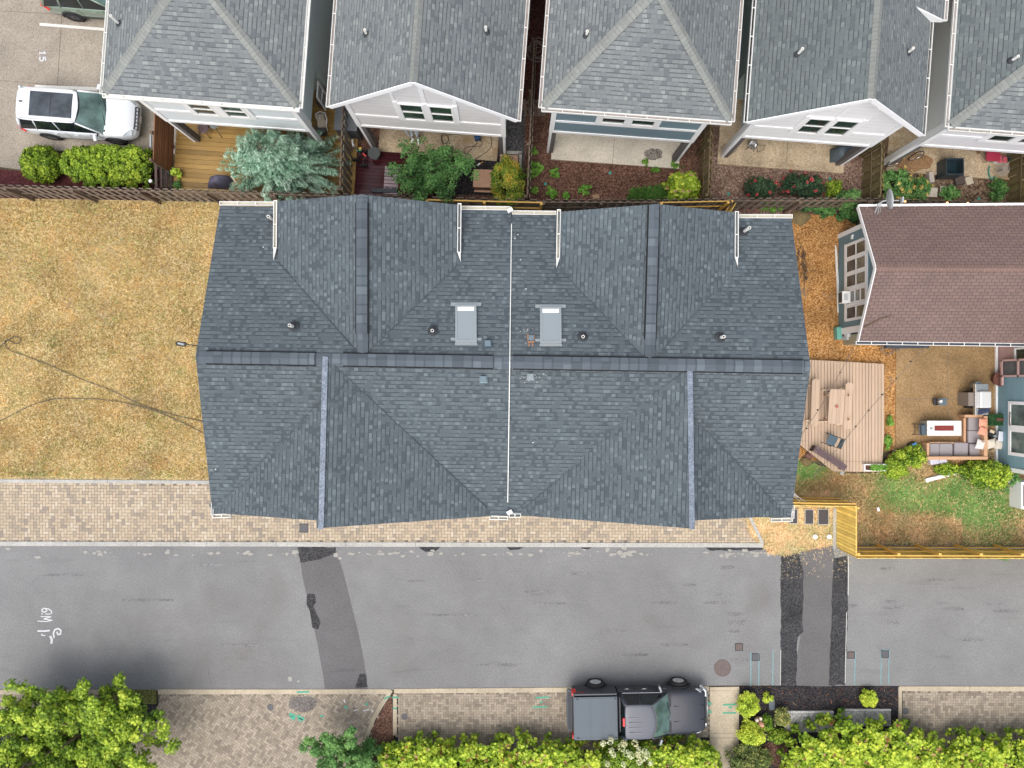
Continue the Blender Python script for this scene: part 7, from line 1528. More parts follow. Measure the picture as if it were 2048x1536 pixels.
c = P(1822, 893, .0); m = MB(); m.rbox(c, .26, .42, .35, .5, 0); m.rbox(c + Vector((-.05, .1, .35)), .2, .16, .03, .5, 1); tag(m.build('cooler_bag', [M_BLACK, plain('bright_blue', (.05, .22, .42), .5)], org=c), 'black and blue cooler bag beside the shrubs', 'bag')
c = P(1867, 922, 0); m = MB(); m.rbox(c, .5, .26, .2, .1); m.rbox(c + Vector((.3, .02, .0)), .3, .3, .26, .7); tag(bevel(m.build('plastic_sheet', plain('pale_lavender_plastic', (.52, .52, .62), .4), org=c), .04), 'crumpled pale plastic bags in front of the sofa', 'bag')
# sectional sofa
sf = thing('sectional_sofa', 'wooden sectional patio sofa with taupe cushions', 'sofa', P(1925, 880, .03)); Z = .03
def fr(x0, y0, x1, y1, z0, z1, name='frame', mat=M_TEAK, zz=None): 
    a, b = P(x0, y1, z1), P(x1, y0, z1); m = MB(); m.box(a.x, a.y, z0, b.x, b.y, z1); o = m.build(name, mat, sf, world=True); bevel(o, .008, 1); return o
fr(1855, 913, 1976, 919.5, Z, .72, 'backrest_frame'); fr(1968.5, 832, 1975.5, 912.5, Z, .72, 'backrest_frame'); fr(1854, 886, 1859, 912.5, Z, .58, 'armrest'); fr(1929.5, 829.5, 1968, 835, Z, .58, 'armrest'); fr(1927.5, 835.5, 1932, 884, Z, .34, 'seat_frame'); fr(1859.5, 884, 1932, 887, Z, .34, 'seat_frame')
fr(1860, 887.5, 1968, 912.5, .12, .26, 'seat_base', plain('teak_dark', (.22, .12, .07), .8)); fr(1932.5, 836, 1968, 887, .12, .26, 'seat_base', plain('teak_dark', (.22, .12, .07), .8))
for x, y, w, h, rz in ((1870, 900, 19.5, 26, 0), (1893, 900, 26, 27, .01), (1923, 898.5, 28, 27, -.03), (1953.5, 899.5, 27, 25, 0), (1951, 847.5, 27, 25.5, 0), (1951, 873, 28, 25, .02)):
    c = P(x, y, .42); cush(None, 'cushion', (c.x, c.y, .27), w / 45.7 , h / 45.7, .15, rz, M_CUSH, sf)
for x, y, rz, mt, lb, zz, sz in ((1966, 845, .05, 'coral', 'coral pillow nearest the grill on the sofa', .74, (.38, .36)), (1965.5, 862, -.25, 'coral', 'tilted coral pillow below the first one on the sofa', .74, (.38, .36)), (1961, 889, -.2, 'cream', 'white patterned pillow in the sofa corner', .70, (.40, .42)), (1983, 887.5, .2, 'ivory', 'cream pillow lying behind the sofa corner', .50, (.42, .42)), (2000, 890, -.12, 'ivory', 'ivory pillow against the teal house', .34, (.44, .40))):
    mt = {'coral': plain('coral_fabric', (.68, .30, .20), .9, var=.08), 'cream': speckle('patterned_cream', ((.42, .25, .15), (.66, .62, .58), (.72, .70, .66)), 5, .5, .02, .9, 0), 'ivory': plain('ivory_fabric', (.62, .56, .47), .9, var=.1)}[mt]
    c = P(x, y, zz); m = MB(); rings = []; o_ = None
    k = 8; sx, sy = sz
    for side in (0,):
        V = []; F = []
        for j in range(k + 1):
            for i in range(k + 1):
                u, v = i / k * 2 - 1, j / k * 2 - 1; q = (1 - u ** 4) * (1 - v ** 4); pin = 1 - .06 * (1 - abs(u)) * 0 - .08 * (1 - u * u) * abs(v) - .0
                V.append((u * sx / 2 * (1 - .07 * (1 - v * v)), v * sy / 2 * (1 - .07 * (1 - u * u)), .075 * q))
        nV = len(V); V += [(x_, y_, -z_) for x_, y_, z_ in V]
        for j in range(k):
            for i in range(k): a = j * (k + 1) + i; F.append((a, a + 1, a + k + 2, a + k + 1)); F.append((nV + a + k + 1, nV + a + k + 2, nV + a + 1, nV + a))
    m.mesh(V, F); o = m.build('throw_pillow', mt, smooth=True); o.location = c; o.rotation_euler = (.12, .1, rz); tag(o, lb, 'pillow', group='throw pillows around the patio sofa')
# fire table
ft = thing('fire_table', 'long white fire pit table with red glass', 'fire table', P(1880, 857, .03)); a, b = P(1854.5, 871.5, .62), P(1923, 841.5, .62); m = MB(); m.box(a.x, a.y, .58, b.x, b.y, .62)
bevel(m.build('table_top', plain('white_stone_top', (.70, .69, .66), .5), ft, world=True), .008)
m = MB(); m.box(a.x + .02, a.y + .03, .03, b.x - .05, b.y - .03, .58); m.build('base', plain('grey_board_base', (.34, .34, .31), .6, var=.1), ft, world=True)
p, q = P(1869, 861.5, .621), P(1907.5, 851, .621); m = MB(); m.box(p.x, p.y, .60, q.x, q.y, .624); m.build('burner_tray', plain('rust_tray', (.16, .04, .035), .5), ft, world=True)
m = MB(); rr = random.Random(6)
for i in range(150): x, y = rr.uniform(p.x + .03, q.x - .03), rr.uniform(p.y + .03, q.y - .03); m.rbox((x, y, .624), rr.uniform(.015, .035), rr.uniform(.015, .03), rr.uniform(.008, .022), rr.uniform(0, 3))
m.build('red_glass', plain('red_fire_glass', (.34, .055, .05), .2, var=.5, scale=25), ft, world=True)
m = MB(); c = P(1862, 857, .62); m.lathe(c, [(.05, 0), (.05, .05), (.03, .05), (.01, .03)], 14); tag(m.build('glass_candle', M_HEAD, org=c), 'small clear glass on the white fire table', 'glass')
# grill
gr = thing('gas_grill', 'stainless gas grill with side shelves beside the teal house', 'grill', P(1965, 792, .03)); Z = .95
def gb(x0, y0, x1, y1, z0, z1, name, mat, bev=.01): a, b = P(x0, y1, z1), P(x1, y0, z1); m = MB(); m.box(a.x, a.y, z0, b.x, b.y, z1); o = m.build(name, mat, gr, world=True); bevel(o, bev, 2); return o
gb(1952, 768, 1977, 781.5, .86, .92, 'side_shelf', M_STEEL); gb(1952, 817.5, 1977, 830, .86, .92, 'side_shelf', M_STEEL); gb(1937, 785, 1951.5, 812, .06, .80, 'cabinet', plain('grey_cabinet', (.24, .20, .17), .5, .2)); gb(1951, 782, 1982, 817, .1, .90, 'firebox', M_BLACK)
gb(1961, 782.5, 1983.5, 816, .90, 1.12, 'lid', plain('pale_steel_lid', (.72, .72, .71), .3, .3, var=.03), .05); gb(1951, 768, 1956, 830, .80, .95, 'control_panel', M_STEEL); gb(1956.5, 784, 1960.5, 815, .9, .96, 'grate', plain('grate_brown', (.13, .09, .07), .6))
for y in (775, 786, 792, 798.5, 805, 811.5): m = MB(); c = P(1952, y, .9); m.tube([c + Vector((-.06, 0, 0)), c + Vector((.02, 0, .0))], .026, 10); m.build('knob', M_BLACK, gr, world=True)
for y in (785, 813): m = MB(); c = P(1934, y, .1); m.lathe(c + Vector((.05, -.03, 0)), [(.08, 0), (.08, .06)], 16, axis='y'); m.build('wheel', M_BLACK, gr, world=True)
c = P(1967, 823, .93); m = MB(); m.rbox(c, .5, .16, .05, .25); m.rbox(c + Vector((.02, .1, .0)), .45, .05, .03, .1); tag(m.build('grill_tools', plain('navy_handles', (.03, .04, .08), .5, var=.5, scale=20), org=c), 'dark grill tools lying on the lower side shelf', 'tool')
# stool with cup
sl_ = thing('step_stool', 'grey plastic step stool on the patio', 'stool', P(1873, 803, .03)); m = MB(); m.rbox(P(1874, 803, .03) + Vector((0, 0, .40)), .36, .32, .04, R(2)); bevel(m.build('seat', plain('grey_plastic', (.10, .135, .155), .5), sl_, world=True), .02)
m = MB(); m.rbox(P(1866, 803.5, .03) + Vector((0, 0, .15)), .16, .30, .05, R(2)); m.build('step', plain('dark_grey_plastic', (.045, .045, .05), .6), sl_, world=True)
for dx in (-.14, .14):
    for dy in (-.13, .13): m = MB(); p = P(1873, 803) + Vector((dx, dy, 0)); m.box(p.x - .02, p.y - .02, .03, p.x + .02, p.y + .02, .43); m.build('leg', M_BLACK, sl_, world=True)
c = P(1879, 803, .47); m = MB(); m.lathe(c, [(.045, 0), (.06, .12), (.05, .12), (.04, .03)], 16); tag(m.build('white_cup', M_WHITE, org=c), 'white cup standing on the grey step stool', 'cup')
# green topiary mat, white chair, black chair
tm = thing('green_mat', 'fuzzy green box topiary with a brown centre against the teal house', 'planter', P(1994, 838, .0)); a, b = P(1979, 851, .5), P(2013, 829, .5); n = 3800
C = np.stack([RNG.uniform(a.x, b.x, n), RNG.uniform(a.y, b.y, n), RNG.uniform(.30, .5, n)], 1) - np.array(list(tm.location)); leaves('foliage', C, np.tile([0, 0, 1.0], (n, 1)) + RNG.normal(0, .4, (n, 3)), .055, 'oval', leafmat('artificial_green', (.012, .05, .015), (.03, .11, .035), (.06, .17, .06)), RNG.uniform(.1, .9, n), tm)
m = MB(); m.box(a.x + .02, a.y + .02, .03, b.x - .02, b.y - .02, .42); m.build('box', plain('dark_green_box', (.02, .05, .02), .9), tm, world=True); m = MB(); m.rbox(P(1998, 839, .44), .30, .12, .08); m.build('brown_handle', plain('brown_knot', (.13, .05, .035), .8), tm, world=True)
def pchair(label, x, y, mat, inner, rz):
    rt = thing('plastic_chair', label, 'chair', P(x, y, .0), rz); m = MB(); m.rbox((-.10, 0, .42), .42, .44, .04); bevel(m.build('seat', mat, rt), .03, 3)
    m = MB(); m.rbox((.16, 0, .44), .10, .44, .42); o = m.build('backrest', mat, rt); bevel(o, .045, 3); m = MB(); m.rbox((.10, 0, .56), .03, .32, .24); m.build('back_panel', inner, o)
    for dx in (-.25, .14):
        for dy in (-.18, .18): m = MB(); m.box(dx - .02, dy - .02, 0, dx + .02, dy + .02, .42); m.build('leg', mat, rt)
    return rt
pchair('white plastic chair between the topiary and the pillows', 1997, 872, plain('white_plastic', (.62, .64, .68), .4), M_CHAIR, R(-5)); pchair('black plastic chair with white tag under the shrub', 2008, 913, M_BLACK, M_TRIMB, R(-5))
c = P(1981, 868, .2); m = MB(); m.rbox(c, .3, .34, .12, .5); m.rbox(c + Vector((-.05, .12, .1)), .2, .12, .1, -.4, 1); m.rbox(c + Vector((.06, -.08, .12)), .12, .1, .1, .2, 2); tag(m.build('toy_pile', [M_BLACK, M_PALEW, M_FLASH], org=c), 'dark clutter pile between the sofa and the white chair', 'clutter')
c = P(1886, 951, .05); m = MB(); p, q = P(1851, 961, .08), P(1922, 942, .08); m.beam(p, q, .16, .08); m.beam(p + Vector((.3, .14, .03)), q + Vector((-.1, .035, .03)), .02, .03, 1); tag(m.build('downspout_length', [M_WHITE, M_FLASH], org=c), 'white gutter length lying on the green grass', 'gutter')
c = P(1755, 1018, 0); m = MB(); m.rbox(c, .10, .18, .1, .2); tag(bevel(m.build('white_block', M_WHITE, org=c), .02), 'small white block in the straw behind the yellow panel', 'block')
c = P(1683, 945, 0); m = MB(); m.lathe(c, [(.09, 0), (.11, .06), (.04, .1)], 9); tag(m.build('pale_stone', M_CONC, org=c), 'pale stone under the deck edge', 'rock')
m = MB(); rr = random.Random(2)
def rock(x, y, r, mat, label, grp=None):
    c = P(x, y); rr = random.Random(int(x * 7 + y)); m = MB(); rings = []
    for j, (s, z) in enumerate(((.9, 0), (1.05, .35), (.8, .75), (.35, .95))): rings.append([(r * s * math.cos(6.283 * k / 8) * rr.uniform(.75, 1.15), r * .8 * s * math.sin(6.283 * k / 8) * rr.uniform(.75, 1.15), r * z * .8) for k in range(8)])
    m.loft(rings); o = m.build('rock', mat); o.location = c; return tag(o, label, 'rock', grp)
M_RED_ROCK = plain('reddish_rock', (.17, .085, .07), .9, var=.35, scale=8); M_MROCK = plain('mossy_rock', (.17, .13, .06), .9, var=.4, scale=6)
for i, (x, y, r) in enumerate(((1490, 411, .2), (1500, 416, .24), (1509, 410, .2), (1497, 421, .18), (1513, 420, .2), (1485, 419, .16), (1518, 412, .14))): rock(x, y, r, M_RED_ROCK, 'reddish rock in the pile beside the short yellow fence', 'reddish rocks piled behind the right rear gable')
rock(1600, 436, .42, M_MROCK, 'large mossy rock at the corner of the gravel yard', None); rock(1612, 922, .26, M_MROCK, 'mossy rock left of the deck cut corner'); rock(1618, 911, .22, M_RED_ROCK, 'dark reddish rock right under the deck cut corner')
# debris in the gravel yard
for i, (x, y, lb) in enumerate(((1600, 510, 'tangle of dark twigs upper one in the gravel yard'), (1605, 545, 'long dark twig strand lower one in the gravel yard'))):
    m = MB(); rr = random.Random(i + 3)
    for k in range(16): a = rr.uniform(0, 6.28); p = P(x + rr.gauss(0, 5), y + rr.gauss(0, 10 if i else 6)); q = p + Vector((math.cos(a) * .1, math.sin(a) * .3, rr.uniform(.02, .1))); m.tube([p, (p + q) / 2 + Vector((.03, .02, .05)), q + Vector((rr.gauss(0, .1), rr.gauss(0, .15), 0))], .012, 5)
    tag(m.build('twig_tangle', plain('grey_twig', (.07, .06, .055), .8, var=.3), org=P(x, y)), lb, 'twigs')
# ------------------------------------------------------------------ back yards of the row houses
c = P(443, 366, .15); m = MB(); V = []; k = 10
for j in range(k + 1):
    for i in range(k + 1): u, v = i / k * 2 - 1, j / k * 2 - 1; V.append((c.x + u * .50 + v * .12, c.y + v * .27 + u * -.02, .15 + .75 * (1 - abs(u) ** 5) * (1 - abs(v) ** 5) * (.85 + .15 * math.sin(4 * u + 1)) + .03 * math.sin(9 * u + 4 * v)))
m.mesh(V, [(j * (k + 1) + i, j * (k + 1) + i + 1, (j + 1) * (k + 1) + i + 1, (j + 1) * (k + 1) + i) for j in range(k) for i in range(k)]); tag(m.build('covered_grill', plain('purple_grey_cover', (.095, .09, .135), .7, var=.2), smooth=True, org=c), 'grill under a purple grey cover on the yellow deck', 'grill cover')
c = P(475, 362, .15); m = MB(); m.beam(P(462, 352, .5), P(482, 378, .9), .05, .03); tag(m.build('wooden_board', M_PALEW, org=c), 'pale board leaning beside the covered grill', 'board')
rk = thing('slatted_rack', 'dark slatted rack holding small coloured pots beside the clipped hedge', 'rack', P(325, 343)); rr = random.Random(8)
for i, (x, z) in enumerate(((311, .95), (321, .75), (331, .5), (340, .3))):
    m = MB(); a, b = P(x, 312, z), P(x + 2, 376, z); m.beam(a, b, .10, .05); m.build('shelf', plain('rack_wood', (.085, .055, .05), .8, var=.2), rk, world=True)
for y in (314, 374): m = MB(); m.beam(P(309, y, .9), P(345, y + 2, .1), .05, .05); m.build('side_frame', plain('rack_wood', (.085, .055, .05), .8), rk, world=True)
cols = [(.04, .13, .28), (.03, .10, .16), (.05, .14, .04), (.12, .10, .12), (.30, .32, .36), (.03, .05, .12)]
for i in range(15):
    x, y, z = rr.choice(((316, 0, .86), (326, 0, .62), (336, 0, .4))); y = 318 + (i % 8) * 7 + rr.uniform(-2, 2); cc = cols[i % 6]; c = P(x, y, z); m = MB(); m.lathe(c, [(.04, 0), (.055, .1), (.05, .1), (.03, .04)], 10)
    tag(m.build('small_pot', plain('pot%d' % (i % 6), cc, .4), org=c), '%s pot on the %s shelf of the slatted rack, %s' % (('blue', 'dark teal', 'green', 'plum grey', 'pale grey', 'navy')[i % 6], {316: 'top', 326: 'middle', 336: 'lower'}[x], ('first', 'second', 'third', 'fourth', 'fifth', 'sixth', 'seventh', 'eighth')[i % 8] + (' spot' if i < 8 else ' place')), 'pot', 'small pots on the slatted rack')
for x, y, lb in ((311, 310, 'white ball cap on the upper end of the slatted rack'), (301, 362, 'white ball cap at the lower end of the slatted rack')): c = P(x, y, 1.0); m = MB(); m.lathe(c, [(.02, -.07), (.07, -.04), (.085, 0), (.07, .04), (.02, .07)], 14); tag(m.build('lamp_globe', M_WHITE, smooth=True, org=c), lb, 'garden lamp')
# drum like plant stand on the deck
ps = thing('patio_chair_set', 'black wire chair with round seat on the yellow deck', 'chair', P(415, 262, .15)); m = MB(); m.lathe((0, 0, 0), [(.2, .40), (.24, .43), (.2, .46), (.04, .44)], 20); m.build('seat', M_BENCHB, ps)
for k in range(4): t = k * 1.57 + .4; m = MB(); m.tube([(math.cos(t) * .18, math.sin(t) * .18, .42), (math.cos(t) * .36, math.sin(t) * .36, 0)], .015, 6); m.build('leg', M_BLACK, ps)
ps2 = thing('patio_table', 'small black tripod table beside the wire chair', 'table', P(437, 258, .15)); m = MB(); m.lathe((0, 0, 0), [(.16, .48), (.18, .5), (.1, .5), (.1, .52), (.02, .52)], 18); m.build('table_top', plain('grey_top', (.2, .22, .23), .4), ps2)
for k in range(3): t = k * 2.09 + .9; m = MB(); m.tube([(0, 0, .48), (math.cos(t) * .42, math.sin(t) * .42, 0)], .014, 6); m.build('leg', M_BLACK, ps2)
# stroller like cart
cr = thing('white_cart', 'white framed cart between the two leftmost back houses', 'cart', P(645, 245)); m = MB(); pc = [P(x, y, .9) for x, y in ((633, 238), (631, 228), (640, 223), (650, 226), (654, 240), (652, 252))]; m.tube(pc, .022, 8); m.tube([P(636, 252, .3), P(640, 232, .8)], .02, 6); m.tube([P(655, 262, .3), P(650, 240, .8)], .02, 6); m.build('frame', M_WHITE, cr, world=True)
m = MB(); c = P(644, 244, .45); m.rbox(c, .34, .6, .22, .1); bevel(m.build('tray', plain('dirty_cream', (.5, .44, .36), .7, var=.35, scale=7), cr, world=True), .05, 3)
m = MB(); c = P(646, 265, .1); m.rbox(c, .4, .34, .45, .1); m.lathe(c + Vector((0, 0, .45)), [(.13, 0), (.13, .03), (.08, .03), (.08, .01)], 14); bevel(m.build('motor', plain('dark_grey_body', (.09, .095, .10), .6), cr, world=True), .03)
c = P(650, 208, .0); m = MB(); m.rbox(c + Vector((.2, 0, 0)), .8, .55, .9, R(-4)); tag(m.build('brown_crate', M_FP, org=c), 'dark brown crate between the two leftmost houses', 'crate')
# red deck things
c = P(752, 313, .12); um = thing('round_side_table', 'round dark table beside the clutter on the red deck', 'table', c); m = MB(); m.lathe((0, 0, 0), [(.26, .45), (.27, .48), (.02, .48)], 24); m.build('table_top', plain('slate_round', (.055, .065, .065), .6), um); m = MB(); m.lathe((0, 0, 0), [(.16, 0), (.03, .05), (.03, .45)], 12); m.build('pedestal', M_BLACK, um)
bk = thing('kids_tricycle', 'dark tricycle and toys at the corner of the red deck', 'tricycle', P(725, 318, .12)); m = MB(); rr = random.Random(3)
m.tube([(-.25, -.1, .3), (0, 0, .5), (.25, .25, .35)], .025, 6); m.tube([(0, 0, .5), (-.1, .25, .6), (-.3, .3, .6)], .02, 6); m.tube([(.05, -.3, .2), (.2, .1, .4)], .02, 6); m.build('frame', M_BLACK, bk)
for x, y in ((-.25, -.1), (.28, .28), (.1, -.35)): m = MB(); m.lathe((x, y, .17), [(.17, -.03), (.17, .03)], 18, axis='y'); m.build('wheel', M_TYRE, bk)
m = MB(); m.rbox((0, .3, .45), .12, .08, .08, .3, 0); m.rbox((-.05, .22, .45), .2, .05, .06, .1, 1); m.rbox((.18, .03, .42), .06, .18, .05, .8, 2); m.build('grip', [plain('toy_yellow', (.7, .45, .05), .4), plain('toy_green', (.05, .4, .25), .4), plain('toy_red', (.6, .06, .04), .4)], bk)
c = P(708, 290, .2); m = MB(); m.rbox(c, .07, .3, .3, .2); tag(m.build('white_bottle', M_WHITE, org=c), 'white bottle leaning at the fence of the red deck', 'bottle')
c = P(770, 382, .13); m = MB(); rr = random.Random(5)
pts = [P(742 + i * 3.2, 381 + 3 * math.sin(i * 1.3), .2 + .05 * math.sin(i)) for i in range(16)]; m.tube(pts, .02, 6); m.tube([p + Vector((.1, .08, .03)) for p in pts], .014, 6); m.rbox(c, 1.1, .16, .12, 0); tag(m.build('hose_bundle', plain('dark_tarp', (.03, .035, .045), .5, var=.3), org=c), 'dark tarp and hose bundled along the fence of the red deck', 'tarp')
# person half hidden under the porch
c = P(812, 262, .06)
def person():
    rt = thing('person', 'person in pale blue shirt crouching under the porch edge with white shoes', 'person', (c.x, c.y, .06), 0)
    me = bpy.data.meshes.new('body'); V = [(0, .10, .50), (0, .02, .78), (.02, -.08, 1.02), (.03, -.12, 1.14), (.03, -.17, 1.27), (.12, .0, .48), (.20, -.26, .46), (.20, -.22, .08), (.20, -.38, .04), (-.10, .0, .48), (-.02, -.30, .44), (-.06, -.22, .08), (-.04, -.38, .04), (.20, -.06, .98), (.30, -.24, .78), (.22, -.42, .66), (-.16, -.04, .98), (-.26, -.22, .78), (-.10, -.40, .66)]
    E = [(0, 1), (1, 2), (2, 3), (3, 4), (0, 5), (5, 6), (6, 7), (7, 8), (0, 9), (9, 10), (10, 11), (11, 12), (2, 13), (13, 14), (14, 15), (2, 16), (16, 17), (17, 18)]
    rad = [.15, .14, .15, .055, .10, .09, .065, .045, .04, .09, .065, .045, .04, .06, .045, .03, .06, .045, .03]
    me.from_pydata(V, E, []); o = bpy.data.objects.new('body', me); COL.objects.link(o); o.parent = rt; me.materials.append(plain('pale_blue_shirt', (.42, .47, .52), .9, var=.15))
    md = o.modifiers.new('skin', 'SKIN'); 
    for i, r_ in enumerate(rad): me.skin_vertices[0].data[i].radius = (r_, r_)
    me.skin_vertices[0].data[0].use_root = True
    o.modifiers.new('sub', 'SUBSURF').levels = 1
    m = MB(); m.lathe((.03, -.18, 1.27), [(.03, -.10), (.08, -.06), (.10, .02), (.085, .09), (.03, .125)], 16); m.build('hair', M_BARK, rt, True)
    for x, y, r_ in ((.22, -.42, .3), (-.05, -.40, -.2)):
        m = MB(); m.rbox((x, y, 0), .10, .27, .09, r_); q = m.build('shoe', M_WHITE, rt); bevel(q, .035, 3)
    return rt
c = Vector((P(828, 285).x, P(828, 285).y + .42, .06)); person()
# pressure washer, hoses
pw = thing('pressure_washer', 'blue pressure washer on the tan porch slab', 'machine', P(955, 277, .06)); m = MB(); m.rbox((0, 0, .1), .26, .34, .3, .2); bevel(m.build('body', plain('machine_blue', (.03, .07, .18), .4), pw), .04, 3); m = MB(); m.tube([(-.1, .12, .3), (-.12, .22, .65), (.12, .22, .65), (.1, .12, .3)], .015, 6); m.build('handle', M_BLACK, pw)
for x in (-.15, .15): m = MB(); m.lathe((x, .15, .1), [(.1, -.03), (.1, .03)], 14, axis='y'); m.build('wheel', M_TYRE, pw)
m = MB(); pts = smooth_pts([(885, 300), (886, 285), (882, 272), (886, 267), (893, 270), (897, 280), (890, 287), (883, 283), (884, 273), (893, 270), (920, 268), (950, 269)]); m.tube([P(x, y, .09) for x, y in pts], .016, 6)
pts = smooth_pts([(955, 285), (945, 295), (932, 308), (928, 298), (940, 293), (960, 292), (964, 285), (956, 278)]); m.tube([P(x, y, .09) for x, y in pts], .014, 6); pts = smooth_pts([(981, 272), (983, 290), (975, 302), (960, 312), (952, 318), (955, 325)]); m.tube([P(x, y, .09) for x, y in pts], .012, 6); tag(m.build('hose', plain('dark_hose', (.07, .06, .05), .6), org=P(930, 285)), 'dark hoses coiled over the tan porch slab', 'hose')
c = P(960, 327, .03); m = MB(); m.beam(P(954, 331, .05), P(960, 327, .05), .07, .03, 0); m.beam(P(960, 327, .05), P(966, 324, .05), .04, .03, 1); tag(m.build('hand_brush', [M_WHITE, plain('orange_handle', (.6, .3, .06), .5)], org=c), 'white brush with orange handle on the black gravel', 'brush')
c = P(966, 366, 0); bxs = thing('planter_box', 'tan wooden box half hidden by the orange tipped shrub', 'planter', c); m = MB(); m.rbox((0, .05, .0), .74, .72, .5, R(-2)); m.build('body', plain('tan_box', (.36, .20, .13), .6), bxs); m = MB(); m.rbox((0, .05, .5), .80, .78, .04, R(-2)); m.rbox((0, -.43, .2), .76, .08, .04, R(-2)); m.build('lid', plain('tan_lid', (.50, .30, .20), .6), bxs)
c = P(1018, 326, 0); m = MB(); m.rbox(c, .8, .45, .45, R(-4)); tag(bevel(m.build('deck_box', plain('tan_box2', (.42, .26, .18), .6), org=c), .02), 'tan box above the orange tipped shrub', 'box')
# slate house yard: stone, palette, small caps
c = P(1191, 394, 0); m = MB(); m.prism([(c.x - .16, c.y + .08), (c.x - .1, c.y - .12), (c.x + .2, c.y - .06), (c.x + .12, c.y + .1)], 0, .08); tag(m.build('flat_stone', plain('tan_stone', (.33, .22, .13), .9), org=c), 'flat tan stone lying by the rear fence', 'rock')
for x, y, lb in ((1091, 368, 'round teal sprinkler cap near the hostas'), (1220, 346, 'small teal sprinkler cap in the middle of the brown soil'), (1457, 388, 'teal sprinkler cap left of the rose bushes'), (1660, 358, 'teal sprinkler cap above the loose green shrub'), (1957, 398, 'teal cap by the fence in the rough back soil')):
    c = P(x, y, 0); m = MB(); m.lathe((0, 0, 0), [(.07, 0), (.07, .03), (.04, .04)], 14); o = m.build('sprinkler_cap', plain('teal_plastic', (.05, .28, .22), .5)); o.location = c; tag(o, lb, 'sprinkler')
pa = thing('wooden_pallet', 'grey wooden pallet beside the slate house', 'pallet', P(1069, 218)); m = MB(); c = P(1069, 218)
for i in range(5): m.rbox(c + Vector((-.42 + i * .2, 0, .12)), .13, .75, .02, .1)
for j in (-.3, 0, .3): m.rbox(c + Vector((0, j, .0)), 1.0, .08, .115, .1)
m.build('boards', plain('grey_pallet', (.17, .12, .10), .9, var=.3), pa, world=True)
# bright white house porch
fp = thing('round_fire_pit', 'round steel bowl table on the porch of the bright white house', 'fire pit', P(1502, 293, .06)); m = MB(); m.lathe((0, 0, 0), [(.05, .1), (.2, .25), (.21, .28), (.16, .28), (.1, .2), (.02, .18)], 24); m.build('bowl', M_STEEL, fp)
for k in range(4): t = k * 1.57 + .5; m = MB(); m.tube([(math.cos(t) * .15, math.sin(t) * .15, .2), (math.cos(t) * .26, math.sin(t) * .26, 0)], .012, 6); m.build('leg', M_BLACK, fp)
for x, y, lb in ((1522, 296, 'thin metal folding frame right of the steel bowl'), (1466, 300, 'thin metal folding frame left of the steel bowl')):
    m = MB(); pc = [P(x - 9, y - 4, .5), P(x + 9, y - 6, .5), P(x + 4, y + 3, .3), P(x - 6, y + 9, .1), P(x - 9, y - 4, .5)]; m.tube(pc, .012, 6); tag(m.build('folding_rack', plain('brown_metal', (.10, .08, .07), .5), org=P(x, y)), lb, 'frame')
c = P(1678, 312, .06); m = MB(); V = []; k = 10
for j in range(k + 1):
    for i in range(k + 1):
        u, v = i / k * 2 - 1, j / k * 2 - 1; r_ = math.hypot(u, v); V.append((c.x + u * .42, c.y + v * .30, .06 + .85 * max(0, 1 - r_ ** 4 * .25) * (1 if max(abs(u), abs(v)) < .9 else .05) + .02 * math.sin(7 * u)))
m.mesh(V, [(j * (k + 1) + i, j * (k + 1) + i + 1, (j + 1) * (k + 1) + i + 1, (j + 1) * (k + 1) + i) for j in range(k) for i in range(k)]); tag(m.build('covered_grill', plain('slate_grill_cover', (.085, .115, .135), .7, var=.15), smooth=True, org=c), 'grill under a slate grey cover on the porch of the bright white house', 'grill cover')
# lavender house yard
bk = thing('bicycle', 'bicycle with thin wheels leaning at the lavender house porch', 'bicycle', P(1803, 325), R(16))
def ringw(cx_, r_): return [(cx_ + r_ * math.cos(6.283 * k / 24), .05 + .5 * r_ * math.sin(6.283 * k / 24) * .6, .34 + r_ * math.sin(6.283 * k / 24) * .8) for k in range(25)]
for cx_ in (-.5, .5):
    w = bpy.data.objects.new('wheel', None); COL.objects.link(w); w.parent = bk; m = MB(); m.tube(ringw(cx_, .33), .02, 6); m.build('tyre', M_TYRE, w); m = MB(); m.tube(ringw(cx_, .30), .012, 6)
    for k in range(10): t = .628 * k; m.tube([(cx_, .05, .34), (cx_ + .3 * math.cos(t), .05 + .09 * math.sin(t), .34 + .24 * math.sin(t))], .003, 3)
    m.build('rim', M_STEEL, w)
m = MB(); m.tube([(-.5, .05, .34), (-.1, .1, .36), (.35, .25, .72), (-.2, .25, .74), (-.1, .1, .36)], .018, 6); m.tube([(-.5, .05, .34), (-.2, .25, .74)], .014, 6); m.tube([(.35, .25, .72), (.5, .05, .34)], .016, 6); m.build('frame', plain('olive_bike_paint', (.30, .32, .12), .4), bk)
m = MB(); m.tube([(.32, .05, .86), (.34, .26, .84), (.32, .45, .88)], .016, 6); m.build('handlebar', M_CHROME, bk); m = MB(); m.rbox((-.24, .26, .78), .24, .13, .06); m.build('saddle', plain('tan_saddle', (.55, .22, .09), .6), bk)
tk = thing('storage_bin', 'dark open storage bin in the rough back soil', 'bin', P(1892, 342)); c = P(1889, 343); m = MB(); w, d_, h_ = .78, .72, .75
for a in ((-w / 2, -d_ / 2, w / 2, -d_ / 2 + .05), (-w / 2, d_ / 2 - .05, w / 2, d_ / 2), (-w / 2, -d_ / 2 + .05, -w / 2 + .05, d_ / 2 - .05), (w / 2 - .05, -d_ / 2 + .05, w / 2, d_ / 2 - .05)): m.box(c.x + a[0], c.y + a[1], 0, c.x + a[2], c.y + a[3], h_)
